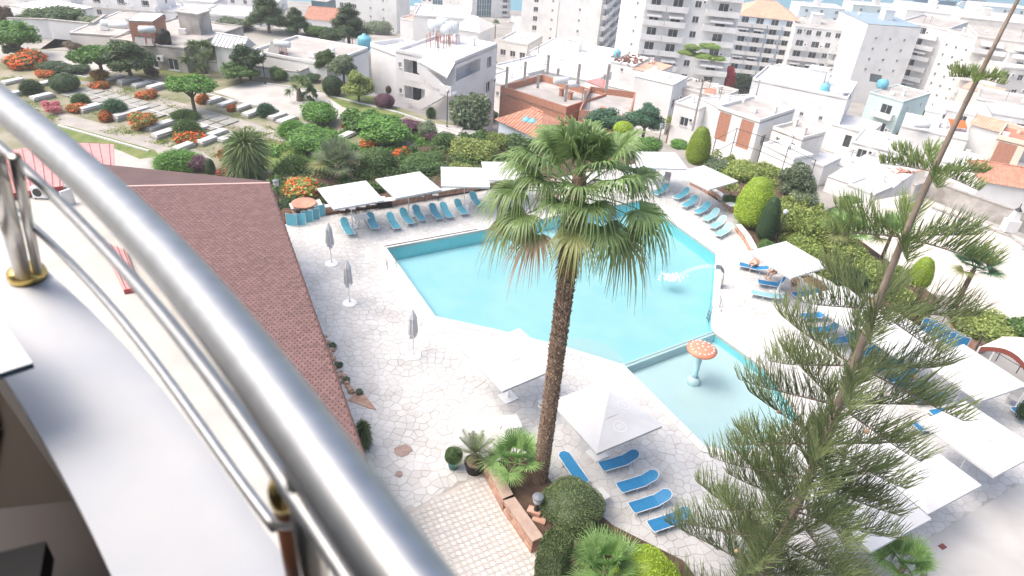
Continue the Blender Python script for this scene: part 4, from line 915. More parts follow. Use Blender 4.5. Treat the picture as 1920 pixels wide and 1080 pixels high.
# --- roof furniture
def tank(label, px, py, dp, r, m, stand=0, horiz=False, cat='water tank', L=1.5):
    P = at(px, py, dp); t = thing('water_tank', label, cat, P, rd.uniform(-.4, .4)); mb = MB()
    if horiz: mb.tube([(-L/2, 0, r), (-L/2+.1, 0, r), (L/2-.1, 0, r), (L/2, 0, r)], [r*.6, r, r, r*.6], 14)
    else: mb.lathe([(r*.9, 0), (r, .1), (r, r*1.5), (r*.85, r*1.8), (r*.3, r*2.0), (r*.28, r*2.15)], n=16)
    o = mb.build('tank', m, t, smooth=True)
    if stand:
        for a in (-1, 1):
            for b in (-1, 1): mb = MB(); mb.tube([(a*r*.9, b*r*.9, -stand), (a*r*.8, b*r*.8, .02)], .05, 5); mb.build('leg', M['pinkroof'], t)
    return t
mblue = mat('blue_tank_plastic', (.16, .48, .60), .5); mpale = mat('pale_tank', (.62, .66, .68), .4)
tank('left blue plastic water tank on the orange tiled roof', 987, 238, 73, .52, mblue)
tank('right blue plastic water tank on the orange tiled roof', 999, 240, 72.5, .5, mblue)
tank('turquoise round water tank on red stand beside the white house', 684, 92, 96, .95, mblue, 2.6)
tank('blue water tank beside the bark brown roof', 1156, 108, 125, .7, mblue)
tank('blue water tank on the long stepped white house', 1544, 174, 110, .75, mblue)
tank('blue water tank on the roof of the mint house', 1652, 166, 127, .85, mblue, horiz=True)
tank('large white boiler tank on the unfinished brick house', 1052, 158, 91, .5, mpale, horiz=True, L=2.2)
tank('second white boiler tank on the unfinished brick house', 1075, 164, 91, .45, mpale, horiz=True, L=1.6)
tank('long white boiler beside the red brick shed', 225, 54, D(225, 58, 2.4), .38, mpale, horiz=True, L=2.4)
tank('white boiler left of the long boiler near the shed', 200, 50, D(200, 54, 2.4), .38, mpale, horiz=True, L=1.2)
tank('black upright water tank on the concrete flat roof', 309, 82, D(309, 82, 2.3), .75, M['black'])
tank('white boiler on dark frame on the flat roof', 277, 62, D(277, 70, 3.4), .38, mpale, 1.2, horiz=True, L=1.7)
tank('grey boiler on the long white flat house', 1727, 240, 110, .5, mpale, horiz=True, L=2.4)
tank('silver boiler right of the blue tank on the stepped house', 1580, 186, 108, .5, M['steel'], horiz=True, L=2.0)
tank('white boiler on the house behind the cemetery trees', 530, 88, D(530, 88, 2.2), .36, mpale, 1.0, horiz=True, L=2.0)
for k, (x, y) in enumerate([(815, 70), (830, 66), (848, 72), (838, 76)]):
    tank('%s white roof tank on thin stands over the loggia house' % ['first', 'second', 'third', 'fourth'][k], x, y-10, 88, .75, mpale, 2.2, horiz=True, L=1.7)
def panel(label, px, py, dp, w_=2.0, n=1):
    P = at(px, py, dp); t = thing('solar_panel', label, 'solar panel', P, rd.uniform(-.3, .3)); mb = MB(); mb.X = Matrix.Rotation(R(35), 4, 'X'); mb.box((0, 0, .5), (w_, 1.8, .08)); mb.build('collector', M['glass'], t)
    mb = MB(); [mb.tube([(a, .7, -.2), (a, .7, .9)], .03, 4) for a in (-w_/2+.1, w_/2-.1)]; mb.build('stand', M['white'], t)
for a in [('left solar panel on the low white house roof', 378, 38, 160), ('middle solar panel on the low white house roof', 390, 39, 160), ('right solar panel on the low white house roof', 401, 40, 160), ('dark solar panel on the flat roof beside the black tank', 274, 80, D(274, 80, 2.3)), ('solar panel on the roof behind the cemetery trees', 523, 96, D(523, 96, 1.4)), ('tilted solar panel above the mint house tank', 1640, 150, 128)]: panel(*a)
rb_ = thing('tile_rubble', 'heap of broken red roof tiles on the low white house', 'rubble', at(1698, 325, 84))
for i in range(34): mb = MB(); mb.box((0, 0, 0), (.5, .22, .06)); o = mb.build('tile', M['tile'], rb_); o.location = (rd.gauss(0, 1.1), rd.gauss(0, .35), .05+rd.random()*.45); o.rotation_euler = (rd.uniform(-.5, .5), rd.uniform(-.5, .5), rd.uniform(-.5, .5))
rb_ = thing('bark_rubble', 'dark red brown heap of tiles on the roof beside the blue tank', 'rubble', at(1178, 116, 120))
for i in range(60): mb = MB(); mb.box((0, 0, 0), (.6, .3, .1)); o = mb.build('tile', mat('old_tile', (.22, .10, .07), .9) if i == 0 else bpy.data.materials['old_tile'], rb_); o.location = (rd.gauss(0, 1.5), rd.gauss(0, 1.2), .05+rd.random()*.9); o.rotation_euler = (rd.uniform(-.8, .8), rd.uniform(-.8, .8), rd.uniform(-1.5, 1.5))
t = thing('orange_tarpaulin', 'bright orange awning behind the upper norfolk trunk', 'awning', at(1796, 232, 112)); mb = MB(); mb.box((0, 0, 0), (2.6, 2.0, .06)); o = mb.build('cover', mat('orange_cloth', (.80, .14, .03), .8), t); o.rotation_euler = (.35, 0, -.15)
mb = MB(); [mb.tube([(a, b, -2.6), (a, b, -.1)], .04, 5) for a in (-1.2, 1.2) for b in (-.8, .8)]; mb.build('posts', M['dark'], t)
t = thing('small_awning', 'small orange canopy on the grey house by the utility pole', 'awning', at(1332, 170, 101)); mb = MB(); mb.box((0, 0, 0), (1.7, 1.0, .06)); o = mb.build('cover', M['tile'], t); o.rotation_euler = (.5, 0, -.1); mb = MB(); [mb.tube([(a, 0, -1.7), (a, 0, 0)], .04, 4) for a in (-.7, .7)]; mb.build('posts', M['wall2'], t)
# rooftop rods and antennas
for k, (x0, y0, dp, n, lab) in enumerate([(820, 92, 84, 14, 'rusty rebar rods standing on the loggia house roof'), (1000, 105, 135, 10, 'rebar rods on the white terrace roofs')]):
    t = thing('rebar', lab, 'rebar')
    for i in range(n): P = at(x0+rd.uniform(-22, 26), y0+rd.uniform(-6, 6), dp); mb = MB(); mb.tube([P, P+Vector((rd.uniform(-.1, .1), 0, rd.uniform(1.2, 2.2)))], .035, 4); mb.build('rod', mat('rust', (.25, .13, .08), .9) if 'rust' not in bpy.data.materials else bpy.data.materials['rust'], t)
# utility poles
def pole(label, px, pyb, pyt, dp, arm=True, r=.11):
    P = at(px, pyb, dp); h = zat(P.x, P.y, pyt)-P.z; t = thing('utility_pole', label, 'pole', P); mb = MB(); mb.tube([(0, 0, 0), (0, 0, h)], [r*1.3, r], 8); mb.build('shaft', M['conc'], t)
    if arm:
        for k in range(2): mb = MB(); mb.box((0, 0, h-.3-k*.9), (2.4-k*.8, .09, .09), .5); mb.build('crossarm', M['conc'], t)
        for k in range(6): mb = MB(); mb.lathe([(.06, 0), (.09, .08), (.05, .22)], n=6); o = mb.build('insulator', M['dark'], t); a = -1.1+k*.44; o.location = (a*math.cos(.5), a*math.sin(.5), h-.22)
    return P+Vector((0, 0, h))
p1 = pole('tall concrete utility pole with crossarms left of the brick panel house', 1298, 245, 148, 88)
p2 = pole('slim concrete pole rising from the cemetery trees', 636, 150, 75, 98, False, .09)
p3 = pole('short utility pole on the flat roofs below the pines', 598, 80, 52, 118)
p4 = pole('leaning concrete pole in front of the white shore tower', 1412, 200, 150, 100, False, .08)
for k, (a, b, lab) in enumerate([(p1, p4, 'thin power cables from the tall pole to the right'), (p3, p2, 'thin power cables between the two poles by the pines')]):
    t = thing('power_cable', lab, 'cable')
    for j in range(3): mb = MB(); q = [a.lerp(b, f)+Vector((0, 0, -1.2*4*f*(1-f)-j*.3)) for f in np.linspace(0, 1, 9)]; mb.tube(q, .018, 3); mb.build('wire', M['dark'], t)
# black steel fence frame in front of the brick panel house
t = thing('garden_fence', 'thin dark frame fence in front of the white brick panel house', 'fence')
L = PX([(1335, 290), (1375, 268), (1425, 285), (1470, 305), (1520, 330)], -3.2)
for a, b in zip(L, L[1:]):
    for z in (0.1, 1.7): mb = MB(); mb.tube([a+Vector((0, 0, z)), b+Vector((0, 0, z))], .035, 4); mb.build('rail', M['dark'], t)
for a in L: mb = MB(); mb.tube([a-Vector((0, 0, 1.5)), a+Vector((0, 0, 1.8))], .045, 4); mb.build('post', M['dark'], t)
# pink fence along the white house
t = thing('boundary_wall', 'pinkish brown boundary wall with dark posts below the loggia house', 'wall'); L = [at(728, 196, 87), at(760, 205, 84), at(830, 232, 79), at(864, 246, 77)]
for a, b in zip(L, L[1:]): d = b-a; mb = MB(); mb.quad(a-Vector((0, 0, 1.5)), b-Vector((0, 0, 1.5)), b, a); mb.quad(b+Vector((.1, .2, -1.5)), a+Vector((.1, .2, -1.5)), a+Vector((.1, .2, 0)), b+Vector((.1, .2, 0))); mb.quad(a, b, b+Vector((.1, .2, 0)), a+Vector((.1, .2, 0))); mb.build('panel', M['pinkstone'], t)
for f in np.linspace(0, 1, 9): a = L[0].lerp(L[2], f); mb = MB(); mb.tube([a-Vector((0, 0, 1.4)), a+Vector((0, 0, .5))], .06, 5); mb.build('post', M['dark'], t)
# boats on the sea
def boat(label, px, py, L, h, hull, rz=0.0):
    P = G(px, py, -43); t = thing('boat', label, 'boat', P, rz); mb = MB()
    pr = [(-L/2, -L*.1), (L*.3, -L*.1), (L/2, 0), (L*.3, L*.1), (-L/2, L*.1)]
    mb.prism([(x*.9, y*.8) for x, y in pr], -.5, 0, m=0); b = len(mb.v)
    mb.prism(pr, 0, h, m=0); mb.build('hull', hull, t)
    mb = MB(); mb.prism([(x*.75-L*.03, y*.8) for x, y in pr], h, h*1.8); mb.prism([(x*.55-L*.05, y*.7) for x, y in pr], h*1.8, h*2.5); mb.build('superstructure', M['white'], t)
    for z in (1.2, 2.0):
        for i in range(int(L/1.6)): 
            for s in (-1, 1): mb = MB(); mb.box((-L*.36+i*1.1, s*(L*.082 if z < 1.5 else L*.072), h*z+h*.1), (.6, .05, h*.25)); mb.build('window', M['glass'], t)
    return t
boat('dark blue excursion ferry with white decks near the top right', 1752, 7, 26, 2.6, mat('blue_hull', (.03, .13, .20), .4), R(-8))
boat('smaller dark hulled boat right of the excursion ferry', 1826, 5, 15, 1.8, mat('dark_hull', (.04, .10, .14), .4), R(-5))
boat('white motor boat below the dark hulled boat', 1815, 13, 16, 1.2, M['white'], R(-6))
mb = MB(); A, B_ = G(1680, 18, -42.6), G(1860, 24, -42.6); d = B_-A; mb.box((0, 0, 0), (d.length, 7, 1.4)); o = mb.build('harbour_quay', M['conc']); o.location = (A+B_)/2; o.rotation_euler = (0, 0, math.atan2(d.y, d.x)); tag(o, kind='structure')
# ================================================================ vegetation
def unit(v): return v/np.maximum(np.linalg.norm(v, axis=1, keepdims=True), 1e-9)
def crown(r, lumps, n, leaf, aspect=.55, jit=.6, core=.72, flat=1.0, mats=None, second=0.0, shell=(.72, 1.06), squash=0.0):
    """leaf faces spread through the outer volume of several lumps; a dark inner body stops the view through"""
    lumps = np.array(lumps, float); ww = lumps[:, 3]**2; idx = r.choice(len(lumps), n, p=ww/ww.sum())
    d = unit(r.normal(size=(n, 3))); rad = lumps[idx, 3]*r.uniform(*shell, n)
    c = lumps[idx, :3]+d*rad[:, None]*np.array([1, 1, flat])
    keep = np.ones(n, bool)
    for l in lumps:
        q = (c-l[:3])/np.array([1, 1, flat]); keep &= ~((np.linalg.norm(q, axis=1) < l[3]*shell[0]*.93))
    keep &= c[:, 2] > .0
    c = c[keep]; d = d[keep]; idx = idx[keep]; n = len(c)
    nm = unit(d+r.normal(size=(n, 3))*jit)
    a = unit(np.cross(nm, r.normal(size=(n, 3)))); b = np.cross(nm, a)
    s = leaf*r.uniform(.6, 1.45, n)[:, None]
    P = np.stack([c-a*s, c+b*s*aspect, c+a*s, c-b*s*aspect], 1).reshape(-1, 3)
    Fc = np.arange(n*4).reshape(-1, 4)
    lt = r.uniform(0, 1, len(lumps))
    tone = np.clip(r.uniform(0, 1, n)*.65+lt[idx]*.35, 0, 1)
    mi = (r.uniform(size=n) < second).astype(int) if second else np.zeros(n, int)
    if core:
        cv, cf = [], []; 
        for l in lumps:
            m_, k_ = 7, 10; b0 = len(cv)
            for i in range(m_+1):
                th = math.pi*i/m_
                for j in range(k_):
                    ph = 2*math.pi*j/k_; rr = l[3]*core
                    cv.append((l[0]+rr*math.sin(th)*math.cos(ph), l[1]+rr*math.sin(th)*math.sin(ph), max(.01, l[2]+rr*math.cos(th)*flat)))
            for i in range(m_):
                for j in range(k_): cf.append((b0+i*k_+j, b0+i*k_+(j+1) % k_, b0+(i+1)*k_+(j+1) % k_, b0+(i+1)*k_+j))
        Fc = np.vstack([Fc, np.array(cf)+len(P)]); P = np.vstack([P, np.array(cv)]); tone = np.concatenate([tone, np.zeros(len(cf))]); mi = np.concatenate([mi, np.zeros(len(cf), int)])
    return P, Fc, tone, mi
def blades(r, c, d, L, wd, droop=.3, seg=2):
    """tapering blades from points c along d"""
    n = len(c); side = unit(np.cross(d, r.normal(size=(n, 3)))); L = np.broadcast_to(L, (n,)); rows_ = []
    for k in range(seg+1):
        f = k/seg; p = c+d*(L*f)[:, None]; p = p-np.array([0, 0, 1])*(droop*L*f*f)[:, None]; w_ = wd*(1-f)**.7 if k < seg else wd*.06
        rows_.append((p-side*w_, p+side*w_))
    V = np.stack([q for rr in rows_ for q in rr], 1).reshape(-1, 3); m_ = 2*(seg+1); Fc = []
    for k in range(seg): Fc.append(np.stack([np.arange(n)*m_+2*k, np.arange(n)*m_+2*k+1, np.arange(n)*m_+2*k+3, np.arange(n)*m_+2*k+2], 1))
    return V, np.vstack(Fc), seg
_pm = {}
def blobs(r, n, spread, rr, h, zc):
    return [(0, 0, zc, rr[1])]+[(spread*math.cos(a)*r.uniform(.6, 1), spread*math.sin(a)*r.uniform(.6, 1), zc+h*r.uniform(-1, 1), r.uniform(*rr)) for a in np.linspace(0, 6.28, n, endpoint=False)+r.uniform(0, 1)]
def pmesh(kind, var):
    k = (kind, var)
    if k in _pm: return _pm[k]
    r = np.random.default_rng(hash(kind) % 1000+var*17 if False else sum(map(ord, kind))+var*31)
    sp, col = kind.split(':') if ':' in kind else (kind, 'mid')
    m = [M[col]]; second = 0
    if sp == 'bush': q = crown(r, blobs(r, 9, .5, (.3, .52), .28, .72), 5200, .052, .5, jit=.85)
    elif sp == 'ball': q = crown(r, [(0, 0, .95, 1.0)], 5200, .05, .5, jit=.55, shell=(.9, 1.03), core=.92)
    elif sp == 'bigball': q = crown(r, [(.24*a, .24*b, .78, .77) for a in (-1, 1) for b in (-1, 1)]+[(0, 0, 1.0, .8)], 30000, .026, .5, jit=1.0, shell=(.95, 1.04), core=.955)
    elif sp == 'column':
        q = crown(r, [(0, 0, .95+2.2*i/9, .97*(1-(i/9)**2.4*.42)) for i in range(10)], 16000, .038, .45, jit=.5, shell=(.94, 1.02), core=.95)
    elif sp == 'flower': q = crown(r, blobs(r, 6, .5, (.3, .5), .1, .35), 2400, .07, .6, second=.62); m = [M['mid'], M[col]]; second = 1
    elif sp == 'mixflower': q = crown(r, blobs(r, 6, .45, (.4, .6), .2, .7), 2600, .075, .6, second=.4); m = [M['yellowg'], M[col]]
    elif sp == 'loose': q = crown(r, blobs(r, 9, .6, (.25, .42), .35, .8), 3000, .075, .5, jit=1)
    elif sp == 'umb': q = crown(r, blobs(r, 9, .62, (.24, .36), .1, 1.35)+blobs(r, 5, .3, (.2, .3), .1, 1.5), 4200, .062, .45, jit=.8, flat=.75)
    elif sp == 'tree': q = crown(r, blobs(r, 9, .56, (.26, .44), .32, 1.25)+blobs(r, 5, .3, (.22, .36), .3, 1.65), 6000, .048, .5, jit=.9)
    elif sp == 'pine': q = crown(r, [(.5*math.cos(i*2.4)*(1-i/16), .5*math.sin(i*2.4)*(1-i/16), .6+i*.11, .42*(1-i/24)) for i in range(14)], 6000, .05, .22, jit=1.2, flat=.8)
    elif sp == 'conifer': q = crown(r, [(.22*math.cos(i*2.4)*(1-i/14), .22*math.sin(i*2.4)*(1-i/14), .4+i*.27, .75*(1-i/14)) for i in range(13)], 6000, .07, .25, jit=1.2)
    elif sp == 'feather':
        n = 3600; d = unit(r.normal(size=(n, 3))*np.array([1, 1, .8])+np.array([0, 0, .45])); d = d[d[:, 2] > -.25]; c = d*.45+np.array([0, 0, .42])
        V, Fc, s_ = blades(r, c, unit(d+r.normal(size=d.shape)*.25), r.uniform(.35, .62, len(d)), .014, .12)
        P2, F2, t2, m2_ = crown(r, [(0, 0, .5, .78)], 900, .09, .3)
        q = (np.vstack([V, P2]), np.vstack([Fc, F2+len(V)]), np.concatenate([np.tile(r.uniform(.2, 1, len(d)), s_), t2*.6]), None)
    elif sp == 'dragon':       # spiky ball of sword leaves
        n = 1500; d = unit(r.normal(size=(n, 3))+np.array([0, 0, .1])); c0 = np.where((r.uniform(size=n) < .65)[:, None], np.array([0, 0, 1.15]), np.array([.1, 0, .6])); V, Fc, s_ = blades(r, c0+d*.12, d, r.uniform(.6, .92, n), .032, .4, 3)
        q = (V, Fc, np.tile(r.uniform(0, 1, n), s_), None)
    elif sp == 'dragons':      # several rosettes on a bushy head
        Vs, Fs, ts = [], [], []; o_ = 0
        for i in range(16):
            c0 = unit(r.normal(size=(1, 3))+np.array([[0, 0, .5]]))[0]*.62+np.array([0, 0, 1.0]); n = 110; d = unit(r.normal(size=(n, 3))+(c0-np.array([0, 0, 1.0]))*1.2)
            V, Fc, s_ = blades(r, np.zeros((n, 3))+c0, d, r.uniform(.28, .45, n), .02, .3); Vs.append(V); Fs.append(Fc+o_); o_ += len(V); ts.append(np.tile(r.uniform(0, 1, n), s_))
        q = (np.vstack(Vs), np.vstack(Fs), np.concatenate(ts), None)
    elif sp == 'box':
        n = 7000; f = r.integers(0, 5, n); u = r.uniform(-1, 1, (n, 2)); c = np.zeros((n, 3)); nn = np.zeros((n, 3))
        for i, (ax, sg) in enumerate(((0, -1), (0, 1), (1, -1), (1, 1), (2, 1))):
            k2 = f == i; o2 = [a for a in range(3) if a != ax]; c[k2, ax] = sg*.93; c[np.ix_(k2, o2)] = u[k2]*.93; nn[k2, ax] = sg
        c += r.normal(size=c.shape)*.035; c = c*np.where(np.linalg.norm(c, axis=1) > 1.35, .93, 1)[:, None]; nm = unit(nn+r.normal(size=(n, 3))*.8); a = unit(np.cross(nm, r.normal(size=(n, 3)))); b = np.cross(nm, a); s = .05*r.uniform(.6, 1.4, n)[:, None]
        P = np.stack([c-a*s, c+b*s*.6, c+a*s, c-b*s*.6], 1).reshape(-1, 3)+np.array([0, 0, 1]); mb = MB(); mb.box((0, 0, .95), (1.76, 1.76, 1.8))
        Fc = np.vstack([np.arange(n*4).reshape(-1, 4), np.array(mb.f)+n*4]); q = (np.vstack([P, np.array([tuple(v) for v in mb.v])]), Fc, np.concatenate([r.uniform(0, 1, n), np.zeros(6)]), None)
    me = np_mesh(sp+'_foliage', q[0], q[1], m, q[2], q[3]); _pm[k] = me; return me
HT = {'bush': 1.5, 'ball': 1.95, 'bigball': 1.8, 'column': 3.73, 'flower': .9, 'mixflower': 1.5, 'loose': 1.5, 'umb': 1.85, 'tree': 2.2, 'pine': 2.2, 'conifer': 3.9, 'feather': 1.45, 'dragon': 2.0, 'dragons': 2.0, 'box': 2.0}
TRUNKED = {'umb': 1.3, 'tree': 1.1, 'pine': .9, 'conifer': .5, 'dragon': .95, 'dragons': .9}
_tr = {}
def trunk_mesh(sp):
    if sp not in _tr:
        h = TRUNKED[sp]; mb = MB(); r0 = .07 if sp != 'dragons' else .2
        mb.tube([(0, 0, -.05), (.02, .01, h*.5), (0, 0, h)], [r0, r0*.8, r0*.5], 7)
        if sp in ('umb', 'tree', 'pine'):
            for i in range(6): a = i*1.05; mb.tube([(0, 0, h*.55), (.25*math.cos(a), .25*math.sin(a), h*.85), (.5*math.cos(a), .5*math.sin(a), h*1.08)], [r0*.55, r0*.4, r0*.2], 5)
        _tr[sp] = mb.mesh('trunk', M['bark'])
    return _tr[sp]
_vc = 0
def plant(kind, px, pyb, wpx, pyt, label, cat='shrub', group=None, z=None, name=None, base=None):
    global _vc; _vc += 1
    P = base or (G(px, pyb, z) if z is not None else GT(px, pyb))
    dp = depth(P); sp = kind.split(':')[0]; sx = wpx*dp/F/2*(1.0 if sp in ('ball', 'bigball', 'column', 'box', 'dragon') else 1.14)
    P = Vector((P.x, P.y+sx*.55, P.z)) if sp not in TRUNKED else P
    if z is None and base is None: P.z = T(P.x, P.y)
    sz = max(sx*.5, (zat(P.x, P.y, pyt)-P.z)*.96)/HT[sp]*1.0
    if sp == 'dragon': sx *= 1.0
    me = pmesh(kind, _vc % 3); rz = rd.uniform(0, 6.28)
    nm = name or {'tree': 'tree', 'umb': 'tree', 'pine': 'pine_tree', 'conifer': 'conifer', 'dragon': 'dragon_tree', 'dragons': 'dragon_tree', 'flower': 'flowering_shrub', 'mixflower': 'flowering_shrub', 'ball': 'clipped_bush', 'bigball': 'clipped_bush', 'column': 'topiary_column', 'box': 'clipped_hedge'}.get(sp, 'shrub')
    if cat == 'shrub' and sp in TRUNKED: cat = 'tree'
    if sp in TRUNKED:
        t = thing(nm, label, cat, P, rz, group); t.scale = (sx, sx, sz); obj('crown', me, t); obj('trunk', trunk_mesh(sp), t)
    else: t = obj(nm, me, None, P, rz, (sx, sx, sz)); tag(t, label, cat, group)
    return t
OF, GS = 'orange flowering mounds in the cemetery', 'green shrubs in the cemetery'
